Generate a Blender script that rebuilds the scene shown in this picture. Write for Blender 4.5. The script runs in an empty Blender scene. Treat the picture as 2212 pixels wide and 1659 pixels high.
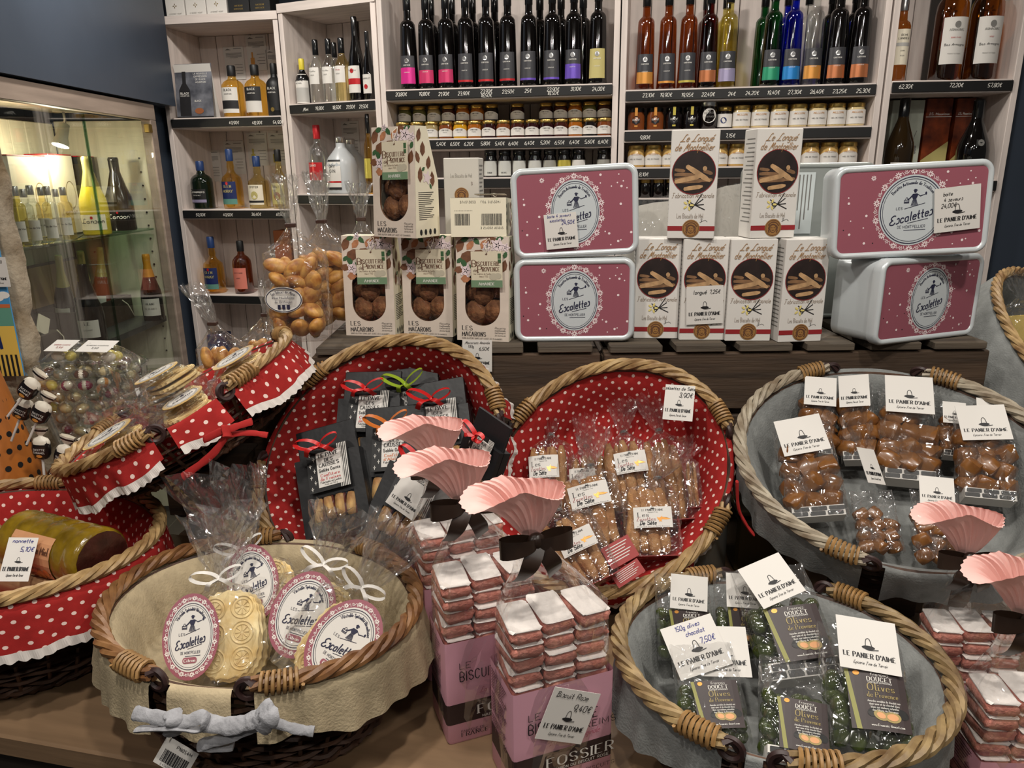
import bpy, bmesh, math, random
from math import sin, cos, pi, radians, sqrt
from mathutils import Vector, Matrix, noise
V = Vector
S = bpy.context.scene
COL = S.collection
# ------------------------------------------------------------------ camera, world, light
FPX, CX, CY, CAMZ, PITCH, ROLL = 1600.0, 1106.0, 829.5, 1.55, radians(16), -0.011
cam_d = bpy.data.cameras.new('camera'); cam = bpy.data.objects.new('camera', cam_d); COL.objects.link(cam)
cam_d.sensor_width = 36; cam_d.lens = 36 * FPX / 2212; cam_d.clip_start = .02
CAMR = Matrix.Rotation(pi / 2 - PITCH, 3, 'X') @ Matrix.Rotation(ROLL, 3, 'Z')
cam.matrix_world = Matrix.Translation((0, 0, CAMZ)) @ CAMR.to_4x4()
S.camera = cam
S.view_settings.view_transform = 'Standard'; S.view_settings.look = 'None'
S.view_settings.gamma = 1.0; S.view_settings.use_curve_mapping = False
S.view_settings.exposure = -0.05
S.cycles.transparent_max_bounces = 20
S.cycles.max_bounces = 4; S.cycles.diffuse_bounces = 3; S.cycles.glossy_bounces = 3
W = bpy.data.worlds.new('room_light'); S.world = W; W.use_nodes = True
W.node_tree.nodes['Background'].inputs[0].default_value = (1.0, .96, .91, 1)
W.node_tree.nodes['Background'].inputs[1].default_value = 0.07
LAMPS = [(-.6, .5, 13), (.05, .4, 13), (.75, .5, 13), (-1.12, 2.6, 17), (-.35, 2.35, 9), (.45, 2.25, 9), (1.2, 2.1, 9), (0.1, -.8, 9), (-1.2, -.4, 9), (1.3, -.4, 9)]
for i, (lx, ly, p) in enumerate(LAMPS):
    ld = bpy.data.lights.new('ceiling_spot_offscreen', 'AREA'); ld.shape = 'DISK'; ld.size = .09
    ld.energy = p; ld.color = (1.0, .94, .86)
    lo = bpy.data.objects.new('ceiling_spot_offscreen', ld); COL.objects.link(lo); lo.location = (lx, ly, 2.66)

# ------------------------------------------------------------------ pixel helpers (2212 x 1659 frame)
CAMP = V((0, 0, CAMZ))
def ray(px, py): return CAMR @ V(((px - CX) / FPX, -(py - CY) / FPX, -1))
def onz(px, py, z):
    d = ray(px, py); return CAMP + d * ((z - CAMZ) / d.z)
def ony(px, py, y):
    d = ray(px, py); return CAMP + d * (y / d.y)
def onx(px, py, x):
    d = ray(px, py); return CAMP + d * (x / d.x)
def onpl(px, py, p0, n):
    d = ray(px, py); return CAMP + d * ((V(p0) - CAMP).dot(n) / d.dot(n))

# ------------------------------------------------------------------ materials
MATS = {}
def lin(c):
    return tuple((x / 255 / 12.92 if x / 255 <= .04045 else ((x / 255 + .055) / 1.055) ** 2.4) for x in c) + (1,)
def newmat(name):
    m = bpy.data.materials.new(name); m.use_nodes = True; MATS[name] = m
    nt = m.node_tree; b = nt.nodes['Principled BSDF']
    return m, nt, b
def mat(name, rgb, rough=.5, metal=0, var=0, scale=20, stretch=(1, 1, 1), bump=0, bscale=None, coat=0, spec=.5, var2=None, detail=4, sss=0):
    m, nt, b = newmat(name)
    c = lin(rgb); b.inputs['Base Color'].default_value = c; b.inputs['Roughness'].default_value = rough
    b.inputs['Metallic'].default_value = metal; b.inputs['Coat Weight'].default_value = coat
    b.inputs['Specular IOR Level'].default_value = spec
    if sss:
        b.inputs['Subsurface Weight'].default_value = sss; b.inputs['Subsurface Radius'].default_value = (.01, .006, .004)
    if var or bump:
        tc = nt.nodes.new('ShaderNodeTexCoord'); mp = nt.nodes.new('ShaderNodeMapping'); mp.inputs['Scale'].default_value = stretch
        nt.links.new(tc.outputs['Object'], mp.inputs['Vector'])
    if var:
        nz = nt.nodes.new('ShaderNodeTexNoise'); nz.inputs['Scale'].default_value = scale; nz.inputs['Detail'].default_value = detail
        nt.links.new(mp.outputs[0], nz.inputs['Vector'])
        cr = nt.nodes.new('ShaderNodeValToRGB')
        if var2: a0, a1 = lin(var2), c
        else: a0 = tuple(x * (1 - var) for x in c[:3]) + (1,); a1 = tuple(min(1, x * (1 + var * .6)) for x in c[:3]) + (1,)
        cr.color_ramp.elements[0].color = a0; cr.color_ramp.elements[1].color = a1
        cr.color_ramp.elements[0].position = .32; cr.color_ramp.elements[1].position = .68
        nt.links.new(nz.outputs['Fac'], cr.inputs[0]); nt.links.new(cr.outputs[0], b.inputs['Base Color'])
    if bump:
        n2 = nt.nodes.new('ShaderNodeTexNoise'); n2.inputs['Scale'].default_value = bscale or scale; n2.inputs['Detail'].default_value = 3
        nt.links.new(mp.outputs[0], n2.inputs['Vector'])
        bp = nt.nodes.new('ShaderNodeBump'); bp.inputs['Strength'].default_value = bump; bp.inputs['Distance'].default_value = .004
        nt.links.new(n2.outputs['Fac'], bp.inputs['Height']); nt.links.new(bp.outputs[0], b.inputs['Normal'])
    return m
def clear(name, tint=(1, 1, 1), gl=.06, edge=.5, rough=.04, bump=0, bscale=40, haze=0, hazecol=(.9, .9, .9)):
    """thin clear film or tinted glass: coloured transparency under a glossy skin"""
    m = bpy.data.materials.new(name); m.use_nodes = True; MATS[name] = m
    nt = m.node_tree; nt.nodes.clear()
    out = nt.nodes.new('ShaderNodeOutputMaterial'); tr = nt.nodes.new('ShaderNodeBsdfTransparent'); gb = nt.nodes.new('ShaderNodeBsdfGlossy')
    mx = nt.nodes.new('ShaderNodeMixShader'); lw = nt.nodes.new('ShaderNodeLayerWeight'); ma = nt.nodes.new('ShaderNodeMath')
    tr.inputs[0].default_value = (*tint, 1); gb.inputs['Roughness'].default_value = rough; gb.inputs[0].default_value = (1, 1, 1, 1)
    lw.inputs['Blend'].default_value = .3
    ma.operation = 'MULTIPLY_ADD'; ma.inputs[1].default_value = edge; ma.inputs[2].default_value = gl; ma.use_clamp = True
    nt.links.new(lw.outputs['Facing'], ma.inputs[0]); nt.links.new(ma.outputs[0], mx.inputs[0])
    src = tr
    if haze:
        df = nt.nodes.new('ShaderNodeBsdfDiffuse'); df.inputs[0].default_value = (*hazecol, 1); m2 = nt.nodes.new('ShaderNodeMixShader'); m2.inputs[0].default_value = haze
        nt.links.new(tr.outputs[0], m2.inputs[1]); nt.links.new(df.outputs[0], m2.inputs[2]); src = m2
    nt.links.new(src.outputs[0], mx.inputs[1]); nt.links.new(gb.outputs[0], mx.inputs[2]); nt.links.new(mx.outputs[0], out.inputs[0])
    if bump:
        tc = nt.nodes.new('ShaderNodeTexCoord'); nz = nt.nodes.new('ShaderNodeTexNoise'); nz.inputs['Scale'].default_value = bscale; nz.inputs['Detail'].default_value = 1.5
        nz.inputs['Distortion'].default_value = 1.2
        bp = nt.nodes.new('ShaderNodeBump'); bp.inputs['Strength'].default_value = bump; bp.inputs['Distance'].default_value = .01
        nt.links.new(tc.outputs['Object'], nz.inputs['Vector']); nt.links.new(nz.outputs['Fac'], bp.inputs['Height'])
        nt.links.new(bp.outputs[0], gb.inputs['Normal']); nt.links.new(bp.outputs[0], lw.inputs['Normal'])
    return m
def dotmat(name, rgb, dot, sp=.018, r=.17):
    """woven cloth with printed dots laid out in the cloth's own UV (metres)"""
    m, nt, b = newmat(name); b.inputs['Roughness'].default_value = .85; b.inputs['Specular IOR Level'].default_value = .2
    N = nt.nodes.new; L = nt.links.new
    uv = N('ShaderNodeUVMap'); mp = N('ShaderNodeMapping'); mp.inputs['Scale'].default_value = (1 / sp, 1 / sp, 1); mp.inputs['Rotation'].default_value = (0, 0, pi / 4)
    fr = N('ShaderNodeVectorMath'); fr.operation = 'FRACTION'; sb = N('ShaderNodeVectorMath'); sb.operation = 'SUBTRACT'; sb.inputs[1].default_value = (.5, .5, 0)
    ln = N('ShaderNodeVectorMath'); ln.operation = 'LENGTH'; lt = N('ShaderNodeMath'); lt.operation = 'LESS_THAN'; lt.inputs[1].default_value = r
    mx = N('ShaderNodeMix'); mx.data_type = 'RGBA'; mx.inputs[7].default_value = lin(dot)
    wv = N('ShaderNodeTexNoise'); wv.inputs['Scale'].default_value = 60; cr = N('ShaderNodeValToRGB')
    c = lin(rgb); cr.color_ramp.elements[0].color = tuple(x * .75 for x in c[:3]) + (1,); cr.color_ramp.elements[1].color = tuple(min(1, x * 1.2) for x in c[:3]) + (1,)
    L(uv.outputs[0], mp.inputs[0]); L(mp.outputs[0], fr.inputs[0]); L(fr.outputs[0], sb.inputs[0]); L(sb.outputs[0], ln.inputs[0]); L(ln.outputs['Value'], lt.inputs[0])
    L(uv.outputs[0], wv.inputs['Vector']); L(wv.outputs['Fac'], cr.inputs[0]); L(cr.outputs[0], mx.inputs[6]); L(lt.outputs[0], mx.inputs[0]); L(mx.outputs[2], b.inputs['Base Color'])
    n2 = N('ShaderNodeTexNoise'); n2.inputs['Scale'].default_value = 900; bp = N('ShaderNodeBump'); bp.inputs['Strength'].default_value = .25; bp.inputs['Distance'].default_value = .001
    L(uv.outputs[0], n2.inputs['Vector']); L(n2.outputs['Fac'], bp.inputs['Height']); L(bp.outputs[0], b.inputs['Normal'])
    return m

wood_v = mat('whitewashed_wood_upright', (218, 206, 199), .6, var=.16, scale=9, stretch=(4, 4, .35), bump=.12, bscale=30)
wood_h = mat('whitewashed_wood_shelf', (216, 204, 197), .6, var=.16, scale=9, stretch=(.35, 4, 4), bump=.12, bscale=30)
pine = mat('pale_pine', (132, 106, 80), .45, var=.2, scale=7, stretch=(.35, 5, 5), bump=.08, bscale=25)
crate_m = mat('dark_weathered_wood', (70, 54, 40), .7, var=.55, scale=6, stretch=(.5, 6, 7), bump=.35, bscale=26, detail=8)
crate_m2 = mat('grey_weathered_wood', (84, 74, 62), .75, var=.5, scale=6, stretch=(.5, 6, 7), bump=.35, bscale=26, detail=8)
slate = mat('slate_blue_paint', (60, 69, 82), .38, var=.1, scale=3, bump=.25, bscale=7)
black_rail = mat('black_price_rail', (22, 22, 23), .45)
chalk = mat('white_chalk_ink', (225, 222, 215), .7)
white_paper = mat('white_paper', (212, 208, 202), .6)
cream_paper = mat('cream_paper', (226, 217, 196), .6)
ink = mat('black_ink', (24, 23, 26), .6)
grey_ink = mat('grey_ink', (120, 118, 114), .6)
navy_ink = mat('navy_ink', (28, 30, 58), .6)
blue_ink = mat('blue_pen_ink', (48, 52, 130), .6)
gold = mat('gold_metal', (190, 160, 92), .3, metal=.9)
silver = mat('silver_metal', (200, 200, 200), .25, metal=.95)
black_gloss = mat('black_gloss', (12, 12, 13), .16, coat=.4)
black_matte = mat('black_matte', (20, 20, 21), .5)
dark_glass = mat('dark_bottle_glass', (10, 8, 8), .06, coat=.5)
green_glass = mat('dark_green_glass', (14, 24, 14), .06, coat=.5)
amber = clear('amber_spirit', (.97, .74, .28), .05, .35)
pale_amber = clear('pale_amber_spirit', (.95, .86, .56), .05, .35)
straw = clear('straw_spirit', (.86, .80, .42), .05, .35)
cognac = clear('cognac_spirit', (.70, .38, .13), .05, .35)
brownspirit = clear('brown_spirit', (.55, .24, .09), .05, .4)
redspirit = clear('red_spirit', (.30, .05, .03), .05, .4)
greenspirit = clear('green_spirit', (.05, .30, .12), .05, .4)
bluespirit = clear('blue_spirit', (.04, .10, .75), .05, .4)
clear_glass = clear('clear_glass', (.93, .95, .94), .06, .45)
pane_glass = clear('pane_glass', (.95, .97, .95), .035, .25, rough=.02)
shelf_glass = clear('green_edged_glass', (.55, .72, .62), .08, .3, rough=.03)
frost = mat('frosted_glass', (176, 180, 182), .35, coat=.2)
cello = clear('cellophane', (.98, .98, .98), .055, .5, rough=.10, bump=.7, bscale=34, haze=.014)
cello2 = clear('crisp_cellophane', (.98, .98, .98), .06, .55, rough=.09, bump=.8, bscale=22, haze=.018)

# ------------------------------------------------------------------ mesh builder
class MB:
    def __init__(s): s.v = []; s.f = []; s.uv = None
    def vert(s, p): s.v.append(tuple(p)); return len(s.v) - 1
    def poly(s, pts): s.f.append([s.vert(p) for p in pts])
    def grid(s, rows, cu=False, cv=False, flip=False):
        n, m = len(rows), len(rows[0]); b = len(s.v)
        for r in rows: s.v.extend(tuple(p) for p in r)
        for i in range(n if cv else n - 1):
            for j in range(m if cu else m - 1):
                q = [b + i * m + j, b + i * m + (j + 1) % m, b + ((i + 1) % n) * m + (j + 1) % m, b + ((i + 1) % n) * m + j]
                s.f.append(q[::-1] if flip else q)
        return b
    def fan(s, ring, flip=False):
        q = [s.vert(p) for p in ring]; s.f.append(q[::-1] if flip else q)
    def box(s, c, d, M=None):
        x, y, z = c; a, b, e = d[0] / 2, d[1] / 2, d[2] / 2
        P = [V((x + i * a, y + j * b, z + k * e)) for k in (-1, 1) for j in (-1, 1) for i in (-1, 1)]
        if M: P = [M @ p for p in P]
        o = len(s.v); s.v.extend(tuple(p) for p in P)
        for f in ((0, 2, 3, 1), (4, 5, 7, 6), (0, 1, 5, 4), (2, 6, 7, 3), (0, 4, 6, 2), (1, 3, 7, 5)): s.f.append([o + i for i in f])
        return s
    def cbox(s, c, d, b=.002, M=None):
        """box with chamfered edges"""
        x, y, z = c; h = [q / 2 for q in d]; b = min(b, min(h) * .9)
        rings = []
        def rr(hx, hy, zz):
            pts = [(-hx + b, -hy), (hx - b, -hy), (hx, -hy + b), (hx, hy - b), (hx - b, hy), (-hx + b, hy), (-hx, hy - b), (-hx, -hy + b)]
            return [V((x + p[0], y + p[1], zz)) for p in pts]
        rings = [rr(h[0] - b, h[1] - b, z - h[2]), rr(h[0], h[1], z - h[2] + b), rr(h[0], h[1], z + h[2] - b), rr(h[0] - b, h[1] - b, z + h[2])]
        if M: rings = [[M @ p for p in r] for r in rings]
        s.grid(rings, cu=True); s.fan(rings[0], True); s.fan(rings[-1]); return s
    def lathe(s, prof, n=20, c=(0, 0, 0), M=None, sq=0, sy=1):
        rings = []
        for r, z in prof:
            ring = []
            for i in range(n):
                t = 2 * pi * i / n; k = 1
                if sq: k = 1 / (abs(cos(t)) ** sq + abs(sin(t)) ** sq) ** (1 / sq)
                p = V((c[0] + r * k * cos(t), c[1] + r * k * sin(t) * sy, c[2] + z)); ring.append(M @ p if M else p)
            rings.append(ring)
        s.grid(rings, cu=True)
        if prof[0][0] > 1e-5: s.fan(rings[0], True)
        if prof[-1][0] > 1e-5: s.fan(rings[-1])
        return s
    def tube(s, pts, r, n=6, closed=False, flat=1, up=None, caps=True):
        pts = [V(p) for p in pts]; m = len(pts); rings = []; pn = None
        for i, p in enumerate(pts):
            a = pts[i - 1] if (i or closed) else p; c = pts[(i + 1) % m] if (i < m - 1 or closed) else p
            t = (c - a)
            if t.length < 1e-9: t = V((0, 0, 1))
            t.normalize()
            if up is not None: nn = V(up) - t * t.dot(V(up))
            elif pn is None: nn = t.orthogonal()
            else: nn = pn - t * pn.dot(t)
            if nn.length < 1e-6: nn = t.orthogonal()
            nn.normalize(); pn = nn; bb = t.cross(nn); rr = r[i] if isinstance(r, (list, tuple)) else r
            rings.append([p + nn * (rr * cos(2 * pi * k / n)) + bb * (rr * flat * sin(2 * pi * k / n)) for k in range(n)])
        s.grid(rings, cu=True, cv=closed)
        if not closed and caps: s.fan(rings[0], True); s.fan(rings[-1])
        return s
    def band(s, pts, w, side):
        """flat ribbon of width w along pts; side = vector or list of vectors"""
        rows = [[], []]
        for i, p in enumerate(pts):
            sd = V(side[i]) if isinstance(side, list) else V(side); ww = w[i] if isinstance(w, list) else w
            rows[0].append(V(p) - sd * ww / 2); rows[1].append(V(p) + sd * ww / 2)
        s.grid(rows); return s
    def blob(s, c, d, n=8, m=6, M=None, jit=0, seed=0, pw=1):
        rnd = random.Random(seed); rows = []
        for i in range(m + 1):
            a = -pi / 2 + pi * i / m; row = []
            for j in range(n):
                t = 2 * pi * j / n
                def e(x): return math.copysign(abs(x) ** pw, x)
                k = 1 + jit * (rnd.random() - .5)
                p = V((c[0] + d[0] * e(cos(a)) * e(cos(t)) * k, c[1] + d[1] * e(cos(a)) * e(sin(t)) * k, c[2] + d[2] * e(sin(a)) * k))
                row.append(M @ p if M else p)
            if i in (0, m): row = [sum(row, V((0, 0, 0))) / n] * n
            rows.append(row)
        s.grid(rows, cu=True); return s
    def mesh(s, name, smooth=None):
        me = bpy.data.meshes.new(name); me.from_pydata(s.v, [], s.f)
        if s.uv:
            l = me.uv_layers.new(name='UVMap')
            for lp in me.loops: l.data[lp.index].uv = s.uv[lp.vertex_index]
        if smooth is not None:
            bm = bmesh.new(); bm.from_mesh(me); bmesh.ops.remove_doubles(bm, verts=bm.verts, dist=1e-6) if not s.uv else None
            bm.normal_update()
            for f in bm.faces: f.smooth = True
            for e in bm.edges:
                if len(e.link_faces) == 2 and e.calc_face_angle(0) > smooth: e.smooth = False
            bm.to_mesh(me); bm.free()
        me.update(); return me

def obj(name, data, m=None, parent=None, M=None):
    if isinstance(data, MB): data = data.mesh(name)
    o = bpy.data.objects.new(name, data); COL.objects.link(o)
    if m is not None and data is not None and not data.materials: data.materials.append(m)
    if parent is not None: o.parent = parent
    if M is not None: o.matrix_local = M if parent is not None else M
    return o
def sobj(name, mb, m, parent=None, ang=.7, M=None): return obj(name, mb.mesh(name, ang), m, parent, M)
def tag(o, label, cat, group=None):
    o['label'] = label; o['category'] = cat
    if group: o['group'] = group
    return o
def thing(name, label, cat, M=None, group=None):
    o = bpy.data.objects.new(name, None); COL.objects.link(o); o.empty_display_size = .02
    if M is not None: o.matrix_world = M
    return tag(o, label, cat, group)
def struct(o): o['kind'] = 'structure'; return o
def copy_tree(o, M=None, label=None, group=None, parent=None):
    c = o.copy(); COL.objects.link(c); c.parent = parent
    if M is not None: c.matrix_local = M
    if label: c['label'] = label
    if group: c['group'] = group
    for ch in list(o.children): copy_tree(ch, parent=c)
    return c
def T(x, y=None, z=None): return Matrix.Translation(V(x) if y is None else V((x, y, z)))
def RX(a): return Matrix.Rotation(a, 4, 'X')
def RY(a): return Matrix.Rotation(a, 4, 'Y')
def RZ(a): return Matrix.Rotation(a, 4, 'Z')
def SC(x, y, z): return Matrix.Diagonal((x, y, z, 1))
def frame(p, xdir, zdir):
    """matrix whose x axis is along xdir and z axis near zdir, at p; -y is the front"""
    x = V(xdir).normalized(); z = V(zdir); z = (z - x * z.dot(x)).normalized(); y = z.cross(x)
    m = Matrix((x, y, z)).transposed().to_4x4(); m.translation = V(p); return m
def quadframe(tl, tr, bl, d0):
    """frame of a flat sheet from pixels: top-left, top-right, bottom-left at points in space"""
    return frame(bl, tr - tl, tl - bl)

# ------------------------------------------------------------------ stroke lettering (x 0-13, y 0-14, baseline 4, cap height 14), for flat print
GL = dict(a='59 39 18 15 24 44 55|59 55 64', b='1E 14 34 55 58 49 29 18', c='58 49 29 18 15 24 44 55', d='58 49 29 18 15 24 44 55|5E 55 64', e='17 57 58 49 29 18 15 24 44 55',
  f='5D 4E 3E 2C 24|09 49', g='58 49 29 18 15 24 44 55|59 52 41 21 12', h='1E 14|17 29 49 58 54', i='19 15 24|1C 1B', j='29 22 11 01', k='1E 14|48 16 44', l='1E 15 24',
  m='19 14|17 29 39 48 44|47 59 69 78 74', n='19 14|17 29 49 58 54', o='29 18 15 24 44 55 58 49 29', p='19 10|18 29 49 58 55 44 24 15', q='58 49 29 18 15 24 44 55|59 50', r='19 14|17 29 49',
  s='58 49 29 18 17 46 55 44 24 15', t='2D 25 34 44|09 49', u='19 15 24 44 55|59 54', v='19 34 59', w='19 24 48 64 79', x='19 54|59 14', y='19 34|59 21 11', z='19 59 14 54',
  A='04 4E 84|27 67', B='14 1E 5E 7C 7A 59 19|59 77 75 54 14', C='7C 5E 3E 1C 16 34 54 76', D='14 1E 4E 7C 76 44 14', E='7E 1E 14 74|19 59', F='7E 1E 14|19 59', G='7C 5E 3E 1C 16 34 54 76 79 59',
  H='14 1E|74 7E|19 79', I='14 1E', J='5E 56 44 24 15', K='14 1E|7E 19 74', L='1E 14 64', M='14 1E 56 9E 94', N='14 1E 74 7E', O='4E 2D 1B 17 25 44 54 75 87 8B 7D 5E 4E', P='14 1E 5E 7D 7A 59 19',
  Q='4E 2D 1B 17 25 44 54 75 87 8B 7D 5E 4E|65 83', R='14 1E 5E 7D 7A 59 19|49 74', S='7C 5E 3E 1D 1B 39 59 77 75 54 34 16', T='44 4E|0E 8E', U='1E 16 34 54 76 7E', V='0E 44 8E', W='0E 34 6C 94 CE',
  X='14 7E|1E 74', Y='0E 49 8E|49 44', Z='1E 7E 14 74')
GL.update({'0': '3E 1C 16 34 54 66 6C 5E 3E', '1': '1C 3E 34', '2': '1C 2E 5E 6C 6A 14 64', '3': '1D 3E 5E 6C 5A 39 59 67 65 54 34 15', '4': '4E 17 67|4A 44', '5': '6E 2E 19 49 67 65 44 14',
  '6': '5E 2B 16 24 54 66 68 59 29 17', '7': '1E 6E 34', '8': '39 1B 1D 3E 5E 6D 6B 59 39 17 15 34 54 65 67 59', '9': '69 57 37 19 1C 3E 5E 6C 69 54 34', ',': '15 02', '.': '14 15', "'": '2E 2B', '-': '19 49',
  '/': '03 5E', '(': '3F 1B 16 32', ')': '1F 3B 36 12', ':': '15 16|19 18', '%': '14 7E|1D 2C|65 74', '&': '74 1D 3E 4C 17 34 57', '|': '13 1F', '+': '19 59|37 3B', '!': '1E 17|15 14'})
GL['€'] = '7C 5E 3C 36 54 75|1A 6A|18 58'; GL['é'] = GL['e'] + '|3B 5D'; GL['è'] = GL['e'] + '|4B 2D'; GL['É'] = GL['E'] + '|3F 5F'; GL['ç'] = GL['c'] + '|34 22'; GL['â'] = GL['a'] + '|1B 3D 5B'; GL['ê'] = GL['e'] + '|1B 3D 5B'
SCRIPT = dict(E='8D 6E 3D 2B 49 59|49 17 15 34 64 86', L='9D 7E 5C 35 14 03|14 44 94', M='03 14 5E 56 9E 94 A4', D='24 3E|1E 6E 8A 65 14', F='2E 9E|5E 34 14|39 69', A='04 6E 64|17 67', B='24 3E|1D 6E 6A 39|69 75 44 14', Z='1E 6E 14 74', s='19 3A 48 45 24 04')
def smooth_line(p, k=3):
    if len(p) < 3 or k < 2: return p
    q = []; n = len(p); cl = (p[0] - p[-1]).length < 1e-9
    for i in range(n - 1):
        a = p[i - 1] if i else (p[-2] if cl else p[0]); b, c = p[i], p[i + 1]; d = p[i + 2] if i + 2 < n else (p[1] if cl else p[-1])
        for j in range(k):
            t = j / k; q.append(.5 * ((2 * b) + (c - a) * t + (2 * a - 5 * b + 4 * c - d) * t * t + (3 * b - a - 3 * c + d) * t ** 3))
    q.append(p[-1]); return q
V2 = lambda x, y: Vector((x, y))
class Ink:
    """flat print: 2-D polygons, later laid onto a surface"""
    def __init__(s): s.P = []
    def poly(s, pts): s.P.append([V2(*p) for p in pts]); return s
    def rect(s, x0, y0, x1, y1, n=1):
        for i in range(n):
            a = x0 + (x1 - x0) * i / n; b = x0 + (x1 - x0) * (i + 1) / n; s.P.append([V2(a, y0), V2(b, y0), V2(b, y1), V2(a, y1)])
        return s
    def ell(s, cx, cy, rx, ry, n=20, rot=0):
        s.P.append([V2(cx + rx * cos(t) * cos(rot) - ry * sin(t) * sin(rot), cy + rx * cos(t) * sin(rot) + ry * sin(t) * cos(rot)) for t in [2 * pi * i / n for i in range(n)]]); return s
    def ring(s, cx, cy, rx, ry, w, n=40):
        for i in range(n):
            a, b = 2 * pi * i / n, 2 * pi * (i + 1) / n
            s.P.append([V2(cx + rx * cos(a), cy + ry * sin(a)), V2(cx + (rx + w) * cos(a), cy + (ry + w) * sin(a)), V2(cx + (rx + w) * cos(b), cy + (ry + w) * sin(b)), V2(cx + rx * cos(b), cy + ry * sin(b))])
        return s
    def line(s, pts, w, k=1, contrast=False):
        p = smooth_line([V2(*q) for q in pts], k); n = len(p)
        if n < 2: return s
        if k == 1:
            for i in range(n - 1):
                d = p[i + 1] - p[i]
                if d.length < 1e-9: continue
                d.normalize(); ww = w * (.38 + .95 * abs(d.y) ** 1.5) if contrast else w; nn = V2(-d.y, d.x) * ww / 2; e = d * w * (.12 if contrast else .4)
                s.P.append([p[i] - nn - e, p[i + 1] - nn + e, p[i + 1] + nn + e, p[i] + nn - e])
            return s
        L = []; R = []
        for i in range(n):
            a = p[max(i - 1, 0)]; b = p[min(i + 1, n - 1)]; d = (b - a)
            if d.length < 1e-9: d = V2(1, 0)
            d.normalize(); nn = V2(-d.y, d.x); ww = w
            if contrast: ww = w * (.38 + .95 * abs(d.y) ** 1.5)
            L.append(p[i] + nn * ww / 2); R.append(p[i] - nn * ww / 2)
        for i in range(n - 1): s.P.append([R[i], R[i + 1], L[i + 1], L[i]])
        return s
    def flower(s, cx, cy, r, n=6):
        for i in range(n):
            t = 2 * pi * i / n; s.ell(cx + .6 * r * cos(t), cy + .6 * r * sin(t), .4 * r, .19 * r, 6, t)
        return s
    def text(s, txt, x, y, h, w=.11, style='sans', align='c', shear=0, width=None, track=0, arc=None, rot=0):
        """h = cap height; arc=(cx,cy,rx,ry,mid angle) lays the line on an ellipse"""
        k = h / 10.0; pen = 0; out = []; ser = style == 'serif'; scr = style in ('script', 'hand')
        for ch in txt:
            if ch == ' ': pen += 5; continue
            g = (SCRIPT.get(ch) if scr else None) or GL.get(ch) or GL.get(ch.lower())
            if not g: pen += 4; continue
            mx = 0; st = []
            for sk in g.split('|'):
                q = [V2(int(c[0], 16), int(c[1], 16) - 4) for c in sk.split()]; mx = max(mx, max(c.x for c in q)); st.append(q)
            for q in st: out.append([V2(c.x + pen, c.y) for c in q])
            pen += mx + (1.2 if scr else 2.0 if ch.islower() else 2.6) + track
        tot = max(pen - 1.5, 1); sx = k
        if width: sx = width / tot
        off = {'c': -tot / 2, 'l': 0, 'r': -tot}[align]
        ww = w * h
        for q in out:
            pts = [V2((c.x + off) * sx + shear * c.y * k, c.y * k) for c in q]
            fins = []
            if ser:
                for e, f in ((0, 1), (-1, -2)):
                    if abs(pts[e].y) < 1e-6 or abs(pts[e].y - h) < 1e-6:
                        d = pts[e] - pts[f]
                        if abs(d.y) > abs(d.x) * .8: fins.append([pts[e] - V2(.13 * h, 0), pts[e] + V2(.13 * h, 0)])
            def place(p):
                if arc:
                    cx, cy, rx, ry, mid = arc; t = mid - p.x / rx; return V2(cx + (rx + p.y) * cos(t), cy + (ry + p.y) * sin(t))
                c, s_ = cos(rot), sin(rot); return V2(x + p.x * c - p.y * s_, y + p.x * s_ + p.y * c)
            s.line([place(p) for p in pts], ww, 3 if scr else (2 if len(pts) > 4 else 1), contrast=ser)
            for q2 in fins: s.line([place(p) for p in q2], ww * .45)
        return s
    def build(s, f=None, M=None):
        mb = MB(); f = f or (lambda x, y: (x, 0, y))
        for i, p in enumerate(s.P):
            o = V(f(p[0].x, p[0].y)); nn = (V(f(p[0].x + 1e-4, p[0].y)) - o).cross(V(f(p[0].x, p[0].y + 1e-4)) - o).normalized() * ((i % 40) * 5e-6)
            q = [V(f(c.x, c.y)) + nn for c in p]
            if M: q = [M @ c for c in q]
            mb.poly(q)
        return mb
def flat(y=0.0): return lambda a, b: (a, y, b)
def cyl(r, off=.0008):
    return lambda a, b: ((r + off) * sin(a / r), -(r + off) * cos(a / r), b)
def iobj(name, I, m, parent, f=None, M=None):
    o = obj(name, I.build(f, M).mesh(name), m, parent)
    if name in ('almond_print', 'blossom_print', 'blossom_lines', 'leaf_print', 'lace_print', 'dot_print', 'side_almond_print', 'side_leaf_print', 'tag_lace'): o['kind'] = 'stuff'   # tiny scattered print
    return o

# ================================================================== the room
XW = -1.47
floor_m = mat('dark_floor_tile', (70, 64, 58), .4, var=.2, scale=4)
ceil_m = mat('ceiling_paint', (150, 146, 140), .8)
def sbox(name, lo, hi, m):
    c = [(a + b) / 2 for a, b in zip(lo, hi)]; d = [b - a for a, b in zip(lo, hi)]
    return struct(obj(name, MB().box(c, d), m))
sbox('floor', (-3, -2, -.06), (3, 4.6, 0), floor_m)
sbox('ceiling', (-3, -2, 2.75), (3, 4.6, 2.82), ceil_m)
wl = MB(); wl.box((XW - .24, 1.08, 2.30), (.50, 4.76, .92)); wl.box((XW - .325, 3.62, .92), (.50, .68, 1.84)); wl.box((XW - .7, 1.0, .92), (.3, 4.6, 1.84))
struct(obj('wall_left', wl, slate))
struct(obj('wall_back', MB().box((0, 0, 1.37), (5.2, .1, 2.74), T(.2, 3.80, 0) @ RZ(radians(-13))), slate))
sbox('wall_right', (1.84, 2.86, 0), (2.9, 2.98, 2.75), slate)
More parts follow.
